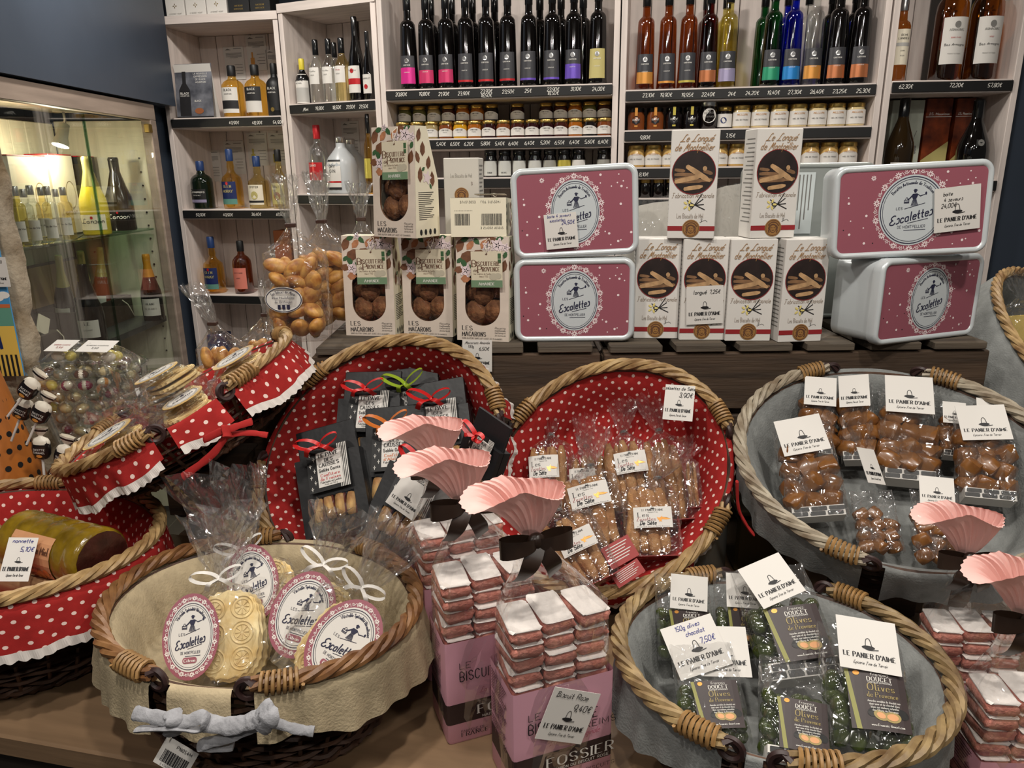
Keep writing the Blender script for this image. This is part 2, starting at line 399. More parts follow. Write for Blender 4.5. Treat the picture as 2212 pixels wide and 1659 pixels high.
# stone pillar with rough limestone faces
def stone_pillar():
    m = mat('rough_limestone', (186, 174, 154), .95, var=.5, scale=11, bump=1.0, bscale=70, var2=(116, 98, 72), detail=10)
    c = onx(14, 600, -1.12); mb = MB(); n = 150; rows = []
    out = [(-.55, .0), (-.30, .0), (-.12, .0), (-.05, .0), (.0, .0), (.01, .02), (.012, .035), (.012, .05), (.0, .06)]
    for i in range(n + 1):
        z = 0.02 + 2.70 * i / n; row = []
        for j, (x, y) in enumerate(out):
            q = noise.noise((x * 9, y * 9 + 4, z * 9)) * .014 + noise.noise((x * 34, y * 30, z * 38)) * .010
            row.append(V((c.x + x + (q if j > 3 else 0), c.y + y - (q if j < 5 else 0), z)))
        rows.append(row)
    mb.grid(rows, flip=False)
    o = sobj('stone_pillar', mb, m, ang=1.2); struct(o); return c
PIL = stone_pillar()

# ------------------------------------------------------------------ shelving units
class Unit: pass
def unit(label, pa, pb, top, strips, depth=.30, bot=.08, edge=.022, cut=0):
    u = Unit(); pa = V((*pa, 0)); pb = V((*pb, 0)); u.M = frame(pa, pb - pa, (0, 0, 1)); u.Mi = u.M.inverted(); u.W = (pb - pa).length; u.n = V(u.M.col[1][:3]); u.p = pa
    u.depth = depth; u.root = thing('shelving_unit', label, 'shelving', u.M)
    def lz(px, py, d=0): return (u.Mi @ onpl(px, py, u.p + u.n * d, u.n))
    u.loc = lz
    zt = lz(*top).z if isinstance(top, tuple) else top
    u.cut = cut; WB = u.W - cut * depth
    def board(x0, x1, y0, y1, z0, z1):
        if not cut: return MB().cbox(((x0 + x1) / 2, (y0 + y1) / 2, (z0 + z1) / 2), (x1 - x0, y1 - y0, z1 - z0), .002)
        mb = MB(); o = [V((x0, y0, 0)), V((x1 - cut * max(y0, 0), y0, 0)), V((x1 - cut * y1, y1, 0)), V((x0, y1, 0))]; r0 = [p + V((0, 0, z0)) for p in o]; r1 = [p + V((0, 0, z1)) for p in o]
        mb.grid([r0, r1], cu=True); mb.fan(r0, True); mb.fan(r1); return mb
    sobj('side_panel', MB().cbox((edge / 2 + .001, depth / 2, (zt + bot) / 2), (edge, depth, zt - bot), .0015), wood_v, u.root)
    sobj('side_panel', MB().cbox((0, depth / 2, (zt + bot) / 2), (edge, depth, zt - bot), .0015, T(u.W - edge / 2 - .001, 0, 0) @ RZ(math.atan(cut))), wood_v, u.root)
    sobj('top_board', board(0, u.W, -.004, depth, zt - .001, zt + .033), wood_h, u.root)
    n = max(2, round((WB - 2 * edge) / .088)); pw = (WB - 2 * edge) / n
    pm = MB().cbox((0, 0, 0), (pw - .003, .012, zt - bot), .003).mesh('back_plank', .7)
    for i in range(n): obj('back_plank', pm, wood_v, u.root, T(edge + pw * (i + .5), depth - .008, (zt + bot) / 2))
    sobj('backing', MB().box((WB / 2, depth + .004, (zt + bot) / 2), (WB - .01, .006, zt - bot)), crate_m, u.root)
    u.z = []
    for (px, py, prices) in strips:
        z = lz(px, py).z; u.z.append(z + .0225)
        b = sobj('shelf_board', board(edge + .0005, u.W - edge - .0025, .001, depth - .025, z - .0225, z + .0225), wood_h, u.root)
        r = obj('price_rail', MB().cbox((u.W / 2, -.003 - .0005, z), (u.W - 2 * edge - .004, .005, .034), .001), black_rail, b)
        for (ppx, ppy, t) in prices:
            q = lz(ppx, ppy, -.007); I = Ink(); I.text(t, q.x, q.z - .006, .0125, .13, 'hand', shear=.15); iobj('price_lettering', I, chalk, b, flat(-.0075))
    return u
UA = unit('low whitewashed shelving unit with whisky bottles beside the blue wall', (-1.517, 3.479), (-.956, 3.372), (470, 48), [(500, 264, [(505, 265, '49,90€'), (555, 265, '48,90€'), (600, 264, '54,90€')]), (505, 463, [(433, 464, '59,90€'), (492, 464, '49,90€'), (553, 463, '36,40€'), (606, 463, '61,50€')]), (500, 647, [])])
UB = unit('narrow angled shelving unit with cherry liqueurs and clear spirits', (-.953, 3.369), (-.515, 3.167), (700, 16), [(720, 232, [(660, 236, 'Mini'), (690, 234, '19,80€'), (727, 232, '18,50€'), (757, 231, '21,50€'), (785, 230, '21,50€')]), (720, 431, [])], cut=.29)
UC = unit('wide shelving unit holding dark liqueur bottles above jam jars', (-.512, 3.164), (.416, 3.001), 2.5,
  [(1080, 200, [(866, 204, '20,80€'), (916, 203, '19,80€'), (958, 203, '21,90€'), (1001, 202, '23,90€'), (1050, 197, '23,90€'), (1050, 206, '18,50€'), (1097, 198, '23,50€'), (1140, 196, '25€'), (1194, 193, '23,90€'), (1194, 201, '18,50€'), (1243, 192, '31,10€'), (1292, 192, '24,00€')]),
   (1130, 309, [(952, 311, '5,40€'), (982, 311, '6,50€'), (1012, 311, '6,20€'), (1048, 310, '5,80€'), (1079, 310, '5,40€'), (1108, 310, '6,40€'), (1143, 309, '6,40€'), (1177, 308, '5,20€'), (1208, 308, '6,50€'), (1240, 307, '6,40€'), (1273, 306, '5,60€'), (1302, 306, '6,40€')]), (1130, 395, [])])
UD = unit('wide shelving unit holding coloured liqueur bottles above honey jars', (.419, 3.0), (1.341, 2.838), 2.5,
  [(1610, 201, [(1400, 206, '23,10€'), (1438, 205, '19,90€'), (1484, 205, '19,95€'), (1529, 204, '22,40€'), (1580, 203, '24€'), (1624, 201, '24,20€'), (1670, 200, '19,40€'), (1716, 199, '27,30€'), (1764, 198, '26,40€'), (1813, 197, '23,25€'), (1864, 196, '25,30€')]),
   (1610, 290, [(1393, 297, '9,80€'), (1577, 293, '7,15€')]), (1610, 372, [(1390, 377, '8,10€')]), (1610, 440, [])], cut=.12)
UE = unit('right hand shelving unit with cognac bottles and gift boxes', (1.345, 2.836), (1.806, 2.804), 2.5, [(2050, 187, [(1956, 187, '62,30€'), (2065, 184, '72,20€'), (2148, 184, '57,80€')]), (2050, 402, [])])

# ------------------------------------------------------------------ bottles
PROF = dict(
 cartron=([(0, 0), (.93, 0), (1, .012), (.98, .05), (.84, .60), (.81, .645), (.68, .668), (.42, .69), (.38, .72), (.38, .86)], .78, .42),
 whisky=([(0, 0), (.93, 0), (1, .02), (1, .55), (.94, .63), (.72, .69), (.40, .735), (.33, .78), (.33, .86)], .80, .37),
 tall=([(0, 0), (.95, 0), (1, .015), (1, .52), (.9, .60), (.5, .70), (.38, .75), (.36, .98)], .76, .40),
 burg=([(0, 0), (.95, 0), (1, .015), (1, .36), (.93, .46), (.62, .62), (.39, .74), (.32, .84), (.32, .96)], .68, .37),
 flask=([(0, 0), (.93, 0), (1, .02), (1, .45), (.9, .53), (.46, .60), (.32, .66), (.37, .70), (.33, .76), (.30, .86)], .80, .36),
 jug=([(0, 0), (.95, 0), (1, .02), (1, .50), (.82, .64), (.42, .78), (.30, .83), (.28, .93)], .90, .32),
 slim=([(0, 0), (.95, 0), (1, .01), (1, .66), (.85, .70), (.5, .73), (.45, .80), (.44, .98)], .84, .50))
def Rat(prof, z):
    for (r0, z0), (r1, z1) in zip(prof, prof[1:]):
        if z0 <= z <= z1 and z1 > z0: return r0 + (r1 - r0) * (z - z0) / (z1 - z0)
    return prof[-1][0]
def bottle(name, label, cat, M, kind, h, r, glass, capm, stickers=(), group=None, cap_r=None, foil=None, seg=20):
    """stickers: (z0, z1, half angle, material, [(text, z, height, material, style)], [(z0, z1, material) bands], emblem)"""
    pr, cz, cr = PROF[kind]; P = [(a * r, b * h) for a, b in pr]
    t = thing(name, label, cat, M, group)
    sobj('glass', MB().lathe(P, seg), glass, t, .6)
    c0 = foil or cz
    rc = (cap_r or cr) * r
    if foil: cp = [(Rat(P, c0 * h) + .0008, c0 * h), (max(Rat(P, (c0 + 1) / 2 * h) + .001, rc * .9), (c0 + 1) / 2 * h), (rc, h * .95), (rc * 1.04, h * .97), (rc * .9, h)]
    else: cp = [(rc * .96, c0 * h), (rc, c0 * h + .002), (rc, h - .004), (rc * .86, h)]
    sobj('cap', MB().lathe(cp, 14), capm, t, .6)
    def on(off): return lambda a, b: ((Rat(P, b) + off) * sin(a / max(Rat(P, b), .004)), -(Rat(P, b) + off) * cos(a / max(Rat(P, b), .004)), b)
    for st in stickers:
        z0, z1, ha, m, texts, bands, emb = (list(st) + [(), (), None])[:7]
        def patch(za, zb, mm, off, nm, par, hh=ha):
            rows = []
            for i in range(5):
                z = (za + (zb - za) * i / 4) * h; rr = Rat(P, z) + off
                rows.append([V((rr * sin(a), -rr * cos(a), z)) for a in [-hh + 2 * hh * j / 10 for j in range(11)]])
            mb = MB(); mb.grid(rows); return obj(nm, mb.mesh(nm, 2.0), mm, par)
        lab = patch(z0, z1, m, .0009, 'label', t)
        for (a, b, mm) in bands: patch(a, b, mm, .0014, 'label_band', lab)
        for (tx, z, hh, mm, stl) in texts:
            I = Ink(); I.text(tx, 0, z * h, hh, .14, stl, width=min(len(tx) * hh * .85, 2 * ha * r * .86)); iobj('label_lettering', I, mm, lab, on(.002))
        if emb:
            I = Ink(); I.ell(0, emb[0] * h, emb[1], emb[1] * 1.1, 12); iobj('label_emblem', I, emb[2], lab, on(.0022))
    return t
def ublt(u, px, ytop, wpx, shelf, d, **k):
    q = u.loc(px, ytop, d); z = u.z[shelf]; dist = (u.M @ V((q.x, d, z)) - CAMP).length
    r = wpx * dist / FPX / 2 * .97
    return u.M @ T(q.x, d, z) , q.z - z, r
# --- liqueur bottles with tapered bodies
def colm(name, rgb, rough=.35, metal=0): return MATS.get(name) or mat(name, rgb, rough, metal)
smoke = colm('smoke_grey_label', (58, 58, 62)); magenta = colm('magenta_foil', (216, 48, 140), .3, .3); pinkf = colm('pink_foil', (206, 60, 108), .3, .3)
redf = colm('red_foil', (196, 44, 50), .3, .3); violetf = colm('violet_foil', (112, 84, 190), .3, .3); copper = colm('copper_foil', (190, 118, 76), .3, .5); orangef = colm('orange_foil', (216, 150, 72), .3, .4)
yellowf = colm('yellow_foil', (196, 180, 80), .3, .3); greenf = colm('green_foil', (50, 150, 112), .3, .3); bluef = colm('blue_foil', (44, 130, 200), .3, .3); lavf = colm('lavender_foil', (160, 152, 184), .3, .3); khaki = colm('khaki_label', (188, 176, 112), .5)
def cartron(u, px, ytop, d, glass, bandm, bh, gname, label, front=True, labm=None):
    M, h, r = ublt(u, px, 10, 35, 0, d); h = .372
    st = [(.055, .335, .95, labm or smoke, [('CARTRON', .235, .0045, chalk, 'serif')] + ([('LIQUEUR', .165, .0035, chalk, 'sans')] if front else []), [(.058, .058 + bh, bandm)] if bandm else [], (.285, .0085, silver))]
    return bottle('liqueur_bottle', label, 'bottle', M, 'cartron', h, .0365, glass, black_gloss, st if front else (), gname)
spec = [(878, magenta, .16, 'magenta'), (918, pinkf, .13, 'pink'), (961, pinkf, .13, 'pink'), (1004, redf, .02, 'red'), (1049, redf, .02, 'red'), (1096, redf, .02, 'red'), (1142, violetf, .02, 'violet'), (1193, violetf, .02, 'violet'), (1240, violetf, .14, 'violet block'), (1293, None, 0, 'khaki')]
ordn = {'magenta': 'dark liqueur bottle with wide magenta label band', 'pink': 'dark liqueur bottle with pink label band', 'red': 'dark liqueur bottle with thin red line on grey label', 'violet': 'dark liqueur bottle with thin violet line on grey label', 'violet block': 'dark liqueur bottle with violet block on its label', 'khaki': 'dark liqueur bottle with an all khaki label'}
for px, bm_, bh, cn in spec:
    cartron(UC, px, 5, .045, dark_glass, bm_, bh, 'dark liqueur bottles', ordn[cn], labm=khaki if cn == 'khaki' else None)
for px in (930, 975, 1020, 1068, 1166, 1212, 1260):
    cartron(UC, px, 10, .15, dark_glass, None, 0, 'dark liqueur bottles behind the front row', 'plain dark liqueur bottle behind the front row above the jam jars', False)
spec = [(1398, brownspirit, orangef, .11, 'dark amber liqueur bottle with wide orange label band'), (1446, brownspirit, orangef, .02, 'amber liqueur bottle with thin orange line on grey label'), (1491, brownspirit, yellowf, .02, 'brown liqueur bottle with thin yellow line on grey label'),
 (1536, redspirit, copper, .11, 'dark red liqueur bottle with copper label band'), (1578, straw, lavf, .12, 'pale yellow liqueur bottle with lavender label band'), (1675, greenspirit, greenf, .12, 'green liqueur bottle with green label band'), (1719, bluespirit, bluef, .12, 'bright blue liqueur bottle with blue label band'),
 (1765, clear_glass, orangef, .12, 'clear liqueur bottle with orange label band'), (1817, dark_glass, copper, .12, 'black liqueur bottle with copper label band'), (1868, dark_glass, copper, .12, 'black liqueur bottle with copper label band')]
for px, g, bm_, bh, lb in spec: cartron(UD, px, 5, .045, g, bm_, bh, 'coloured liqueur bottles', lb)
for px, g, lb in [(1528, redspirit, 'dark red liqueur bottle standing behind the copper banded one'), (1571, straw, 'pale yellow liqueur bottle behind the lavender banded one'), (1654, greenspirit, 'dark green liqueur bottle behind the green banded one'), (1704, bluespirit, 'blue liqueur bottle behind the blue banded one'), (1749, clear_glass, 'clear liqueur bottle behind the orange banded clear one'), (1799, dark_glass, 'black liqueur bottle behind the front row of coloured ones'), (1850, dark_glass, 'black liqueur bottle behind the front row of coloured ones')]:
    cartron(UD, px, 10, .15, g, None, 0, 'coloured liqueur bottles behind', lb, False)
# --- unit A
def put(u, px, ytop, wpx, shelf, d, name, label, kind, glass, capm, st=(), group=None, **k):
    M, h, r = ublt(u, px, ytop, wpx, shelf, d); return bottle(name, label, 'bottle', M, kind, h, r, glass, capm, st, group, **k)
bw = lambda a, b, c: [(a, .50, .0085, c, 'sans'), (b, .43, .005, c, 'sans')]
put(UA, 498, 142, 44, 0, .06, 'whisky_bottle', 'amber whisky bottle with white label and black stopper', 'whisky', amber, black_matte, [(.08, .57, .85, white_paper, bw('BLACK', 'MOUNTAIN', ink), [(.16, .32, ink)])])
put(UA, 548, 140, 44, 0, .06, 'whisky_bottle', 'amber whisky bottle with half black label and black stopper', 'whisky', amber, black_matte, [(.08, .57, .85, white_paper, bw('BLACK', 'MOUNTAIN', chalk), [(.30, .57, ink)])])
put(UA, 589, 137, 34, 0, .04, 'whisky_bottle', 'all black whisky bottle with white lettering', 'whisky', black_matte, black_matte, [(.10, .55, .85, black_matte, bw('BLACK', 'MOUNTAIN', chalk), (), (.12, .008, gold))])
bluecap = colm('blue_cap', (38, 62, 110)); bluelab = colm('blue_label', (32, 44, 92)); teal = colm('teal_label', (92, 140, 128))
put(UA, 430, 348, 43, 1, .06, 'whisky_bottle', 'dark green whisky bottle with script label on the middle whisky shelf', 'whisky', green_glass, bluecap, [(.12, .42, .8, black_matte, [('Connemara', .34, .011, chalk, 'script'), ('PEATED MALT', .28, .004, chalk, 'sans')], [(.14, .20, lavf)])])
def glen(px, yt, sh, lb): return put(UA, px, yt, 40, sh, .06, 'whisky_bottle', lb, 'flask', amber, bluecap, [(.08, .46, .85, bluelab, [('GLEN', .36, .011, khaki, 'serif'), ('MORAY', .28, .011, khaki, 'serif')], [(.08, .17, teal)], (.43, .006, redf))])
glen(493, 322, 1, 'amber whisky bottle with blue and teal label above a rail of prices')
put(UA, 552, 337, 42, 1, .06, 'whisky_bottle', 'pale whisky bottle with cream oyster label and blue cap', 'flask', pale_amber, bluecap, [(.08, .46, .85, cream_paper, [('OYSTER', .40, .008, ink, 'sans')], [(.12, .16, ink)], (.26, .016, khaki))])
put(UA, 598, 323, 36, 1, .05, 'whisky_bottle', 'pale whisky bottle with tan label and striped black cap', 'flask', pale_amber, black_matte, [(.08, .44, .85, khaki, [('MALT', .36, .008, ink, 'sans')], (), (.22, .016, colm('tan_label', (150, 100, 60))))])
glen(453, 511, 2, 'amber whisky bottle with blue label on the lowest whisky shelf')
put(UA, 517, 520, 38, 2, .06, 'whisky_bottle', 'dark amber whisky bottle with salmon pink label', 'whisky', brownspirit, black_matte, [(.10, .50, .85, colm('salmon_label', (216, 128, 112)), [('COFFEY GRAIN', .40, .004, ink, 'serif'), ('WHISKY', .30, .004, ink, 'sans')])])
def giftbox(u, px0, px1, ytop, shelf, d, dep, m, name, label, inks=(), base=None, group=None, strip=None):
    a = u.loc(px0, 200, d); b = u.loc(px1, 200, d); z0 = u.z[shelf] if base is None else base; zt = ytop if isinstance(ytop, float) else u.loc((px0 + px1) / 2, ytop, d).z - z0
    # pixel columns read at the base line of the box
    w = abs(b.x - a.x); t = thing(name, label, 'box', u.M @ T((a.x + b.x) / 2, d, z0), group)
    sobj('carton', MB().cbox((0, dep / 2, zt / 2), (w, dep, zt), .0015), m, t)
    for (tx, zz, hh, mm, stl) in inks:
        I = Ink(); I.text(tx, 0, zz, hh, .13, stl, width=min(w * .8, len(tx) * hh * .8)); iobj('carton_lettering', I, mm, t, flat(-.0008))
    return t, w, zt
zA = UA.loc(470, 48).z + .034
for i, (a, b) in enumerate([(381, 420), (423, 465), (467, 509)]):
    t, w, _ = giftbox(UA, a, b, .24, 0, .04, .09, white_paper, 'gift_box', 'white gift box standing on top of the whisky shelving', [('LE BONNET MOUNT', .012, .005, grey_ink, 'sans')], zA, 'white gift boxes')
    I = Ink(); I.flower(0, .045, .010, 4); iobj('carton_emblem', I, gold, t, flat(-.001))
for a, b in [(512, 556), (558, 600)]:
    giftbox(UA, a, b, .24, 0, .04, .09, black_matte, 'gift_box', 'black gift box with gold lettering on top of the whisky shelving', [('AMERICAN', .03, .006, gold, 'serif'), ('MOUSTACHE', .018, .006, gold, 'serif')], zA, 'black gift boxes')
orange_card = colm('orange_card', (160, 88, 48), .6)
t, w, zt = giftbox(UA, 560, 598, 498, 2, .07, .09, orange_card, 'gift_box', 'orange brown gift box beside the salmon labelled whisky', [('KA', .105, .018, chalk, 'sans'), ('VA', .08, .018, chalk, 'sans'), ('LAN', .055, .014, chalk, 'sans')])
sobj('band', MB().box((0, zt * 0 + .045, zt * .5), (w + .002, .094, .003)), white_paper, t)
q = UA.loc(462, 778, .03); bx = thing('gift_box', 'small navy box at the bottom of the whisky shelving', 'box', UA.M @ T(q.x, .05, q.z))
sobj('carton', MB().cbox((0, .05, .06), (.07, .1, .12), .0015), bluelab, bx); I = Ink(); I.text('GM', 0, .05, .015, .14); iobj('carton_lettering', I, chalk, bx, flat(-.001))
sobj('lower_shelf', MB().cbox((UA.W / 2, UA.depth / 2 - .01, q.z - .011), (UA.W - .046, UA.depth - .03, .02), .002), wood_h, UA.root)
# tent poster and notices
def notice(u, px, y0, y1, wpx, lb, bottle_m=None, d=None):
    d = d or u.depth - .017; a = u.loc(px, y0, d); b = u.loc(px, y1, d); h = a.z - b.z; w = wpx * (u.M @ a - CAMP).length / FPX
    t = thing('tasting_notice', lb, 'notice', u.M @ T(a.x, d, b.z)); obj('sheet', MB().box((0, .0006, h / 2), (w, .0012, h)), white_paper, t)
    I = Ink(); I.poly([(-w * .42, h * .90), (-w * .3, h * .95), (-w * .1, h * .90)]); I.rect(0, h * .93, w * .4, h * .945)
    for k in range(5): I.rect(-w * .4 + (k == 4) * w * .2, h * (.80 - k * .035), w * .4 - (k == 4) * w * .2, h * (.812 - k * .035))
    for k in range(4): I.rect(0 + (k % 2) * w * .08, h * (.45 - k * .09), w * .4, h * (.462 - k * .09))
    iobj('notice_print', I, grey_ink, t, flat(-.0008))
    if bottle_m:
        I = Ink(); I.rect(-w * .34, h * .1, -w * .14, h * .36); I.rect(-w * .28, h * .36, -w * .2, h * .52); iobj('notice_picture', I, bottle_m, t, flat(-.001))
for px, y0, y1, lb, bm_ in [(503, 101, 172, 'white notice sheet behind the white labelled whisky', None), (551, 76, 152, 'white notice sheet with amber bottle picture above the whiskies', orangef), (594, 107, 170, 'white notice sheet behind the all black whisky', ink)]: notice(UA, px, y0, y1, 40, lb, bm_)
for px, y0, y1, lb, bm_ in [(452, 325, 392, 'notice sheet behind the dark green whisky', None), (503, 305, 376, 'notice sheet behind the blue labelled whisky', None), (553, 287, 358, 'notice sheet behind the oyster labelled whisky', yellowf), (600, 287, 358, 'notice sheet behind the tan labelled whisky', yellowf)]: notice(UA, px, y0, y1, 42, lb, bm_)
notice(UB, 755, 262, 340, 42, 'notice sheet behind the golden bottle', bluelab)
a = UA.loc(381, 258, .02); b = UA.loc(460, 258, .02); w = b.x - a.x; h = UA.loc(410, 136, .03).z - UA.z[0]
t = thing('tent_poster', 'grey folded tent poster showing a black bottle and a glass', 'poster', UA.M @ T((a.x + b.x) / 2, .03, UA.z[0] + .001))
pg = mat('grey_poster_print', (128, 130, 138), .45, var=.7, scale=14, var2=(60, 62, 70))
tilt = RX(-.10); obj('front_sheet', MB().box((0, .001, h / 2), (w, .002, h), tilt), pg, t); obj('back_sheet', MB().box((0, 0, h / 2), (w, .002, h), T(0, .055, 0) @ RX(.18)), white_paper, t)
I = Ink(); I.rect(-w * .40, h * .04, -w * .10, h * .52); I.poly([(-w * .40, h * .52), (-w * .10, h * .52), (-w * .2, h * .64), (-w * .31, h * .64)]); I.rect(-w * .30, h * .64, -w * .2, h * .86); I.rect(-w / 2, 0, w / 2, h * .03); iobj('picture_bottle', I, ink, t, flat(-.0012), tilt)
I = Ink(); I.text('BLACK', -w * .25, h * .44, .008, .18, width=w * .24); I.text('MOUNTAIN', -w * .25, h * .40, .005, .15, width=w * .24)
for k, tx in enumerate(('LA NOUVELLE', 'EXPRESSION', 'DE BLACK', 'MOUNTAIN')): I.text(tx, w * .2, h * (.80 - .052 * k), .0065, .15, width=w * .07 * len(tx) * .5)
I.text('BLACK', w * .1, h * .30, .007, .16); iobj('poster_lettering', I, chalk, t, flat(-.0018), tilt)
I = Ink(); I.ell(w * .12, h * .13, w * .12, h * .055); iobj('picture_glass', I, copper, t, flat(-.0014), tilt)
# --- unit B
wl_ = lambda z0, z1, tx, c=ink: [(z0, z1, .9, white_paper, [(tx, (z0 + z1) / 2 + .06, .005, c, 'serif'), ('SIROP', (z0 + z1) / 2, .004, grey_ink, 'sans')])]
put(UB, 650, 127, 28, 0, .05, 'bitters_bottle', 'small bitters bottle wrapped in white paper with yellow cap', 'tall', black_gloss, colm('yellow_cap', (214, 196, 60)), [(.02, .66, 1.5, white_paper, [('AROMATIC', .5, .006, ink, 'serif'), ('BITTERS', .44, .005, ink, 'serif')], [(.05, .36, colm('grey_print', (176, 174, 170)))])])
for px, yt, g, lb in [(679, 86, clear_glass, 'clear spirit bottle with white label beside the yellow capped bitters'), (707, 84, clear_glass, 'clear spirit bottle with white label beside the amber spirit bottle')]: put(UB, px, yt, 30, 0, .05, 'spirit_bottle', lb, 'tall', g, black_gloss, wl_(.30, .56, 'Vieille'))
put(UB, 720, 92, 28, 0, .16, 'spirit_bottle', 'clear spirit bottle tucked behind the white labelled ones', 'tall', clear_glass, black_gloss)
put(UB, 735, 82, 32, 0, .05, 'spirit_bottle', 'amber spirit bottle with white label and black capsule', 'tall', pale_amber, black_gloss, wl_(.30, .56, 'Pêche', redf))
ov = [(.10, .42, .95, white_paper, [('Griotte', .36, .006, ink, 'serif')], [(.20, .27, redf)], (.36, .008, redf))]
put(UB, 763, 36, 34, 0, .06, 'cherry_bottle', 'tall black cherry liqueur bottle with red banded label', 'burg', dark_glass, black_gloss, ov)
put(UB, 768, 46, 30, 0, .17, 'cherry_bottle', 'tall black bottle behind the cherry liqueurs', 'burg', dark_glass, black_gloss)
put(UB, 791, 68, 24, 0, .045, 'cherry_bottle', 'shorter black cherry bottle with white oval label', 'burg', dark_glass, black_gloss, [(.10, .38, .95, white_paper, [('GUIGNOLET', .31, .005, ink, 'sans')], (), (.2, .008, redf))])
put(UB, 682, 270, 40, 1, .06, 'vodka_bottle', 'clear vodka bottle with red cap and red label', 'whisky', clear_glass, redf, [(.20, .46, 1.0, redf, [('DAMO', .40, .009, chalk, 'sans')])])
for px, yt, d, lb in [(734, 296, .07, 'frosted white jug bottle with black framed label'), (755, 300, .205, 'frosted jug bottle half hidden behind the other one')]:
    put(UB, px, yt, 66, 1, d, 'gin_jug', lb, 'jug', frost, silver, [(.08, .60, .55, white_paper, [('DRY', .46, .012, ink, 'sans'), ('GIN', .38, .012, ink, 'sans')], [(.08, .12, ink), (.57, .60, ink), (.2, .23, redf)])])
put(UB, 792, 246, 22, 1, .035, 'liqueur_bottle', 'slim golden bottle beside the frosted jugs', 'tall', amber, black_gloss, [(.2, .45, .8, yellowf, [])])
# --- unit E
put(UE, 1957, -6, 29, 0, .05, 'cognac_bottle', 'slim cognac bottle with tall cream label', 'slim', cognac, silver, [(.20, .62, .95, cream_paper, [('REMI', .54, .006, ink, 'serif'), ('LANDIER', .50, .006, ink, 'serif'), ('COGNAC', .36, .003, ink, 'sans'), ('VSOP', .30, .004, grey_ink, 'serif')], [(.42, .46, colm('grey_print', (176, 174, 170)))])])
for px, tx, lb in [(2070, 'HORS D AGE', 'armagnac bottle with white label between two dark gift boxes'), (2146, 'VSOP', 'armagnac bottle with white label beside the side panel')]:
    M, h, r = ublt(UE, px, -60, 53, 0, .05); bottle('armagnac_bottle', lb, 'bottle', M, 'whisky', .40, r, cognac, colm('amber_wax', (170, 110, 60)), [(.13, .51, .85, white_paper, [('ARMAGNAC', .40, .007, grey_ink, 'serif'), (tx, .34, .004, redf, 'serif'), ('Bas Armagnac', .28, .007, ink, 'script'), ('PRODUCT OF FRANCE', .21, .003, grey_ink, 'sans')], (), (.45, .010, grey_ink)), (.79, .86, 1.2, white_paper, [])])
dkbox = colm('charcoal_carton', (44, 42, 42), .6)
for a, b, lb in [(2003, 2050, 'charcoal gift box with yellow label beside the slim cognac'), (2090, 2122, 'charcoal gift box with yellow label between the armagnac bottles')]:
    t, w, zt = giftbox(UE, a + 6, b + 6, .46, 0, .16, .09, dkbox, 'gift_box', lb); I = Ink(); I.rect(-w * .36, .12, w * .5, .30); iobj('carton_label', I, khaki, t, flat(-.0008)); I = Ink(); I.flower(0, .25, .02, 6); I.text('Bas Armagnac', 0, .18, .012, .1, 'script', width=w * .7); iobj('carton_print', I, grey_ink, t, flat(-.0014))
put(UE, 1957, 212, 50, 1, .06, 'wine_bottle', 'dark wine bottle in front of pale green gift boxes', 'burg', mat('olive_brown_glass', (38, 26, 10), .07, coat=.5), black_gloss, [(.05, .22, .9, white_paper, [])])
put(UE, 2118, 215, 54, 1, .06, 'wine_bottle', 'black wine bottle with round emblem in front of orange boxes', 'burg', dark_glass, black_gloss, [(.42, .50, .3, black_matte, [], (), (.46, .011, grey_ink))])
pgreen = mat('pale_green_carton', (196, 202, 186), .5, var=.2, scale=12)
for a, b in [(1932, 1964), (1967, 2002)]:
    t, w, zt = giftbox(UE, a, b, 216, 1, .16, .09, pgreen, 'gift_box', 'pale green gift box with grape drawing behind the dark wine bottle', group='pale green gift boxes'); I = Ink()
    for k in range(9): I.ell(-w * .1 + (k % 3) * .009, .10 + (k // 3) * .010, .005, .006, 8)
    I.line([(0, .13), (.005, .16), (w * .2, .18)], .002, 3); iobj('carton_print', I, grey_ink, t, flat(-.0008))
flame = mat('orange_brown_print', (150, 66, 26), .4, var=.8, scale=18, var2=(66, 20, 10))
for a, b in [(2007, 2063), (2072, 2112)]:
    t, w, zt = giftbox(UE, a, b, 212, 1, .16, .09, flame, 'gift_box', 'orange brown marbled gift box on the cognac shelving', [('J.S. Mauvieux', zt * 0 + .235, .009, chalk, 'serif')], group='marbled gift boxes'); I = Ink(); I.poly([(-w / 2, .02), (w / 2, .02), (w / 2, .14), (-w / 2, .07)]); iobj('carton_label', I, khaki, t, flat(-.0008)); I = Ink(); I.rect(-w / 2, .228, w / 2, .2295); iobj('carton_line', I, chalk, t, flat(-.001))

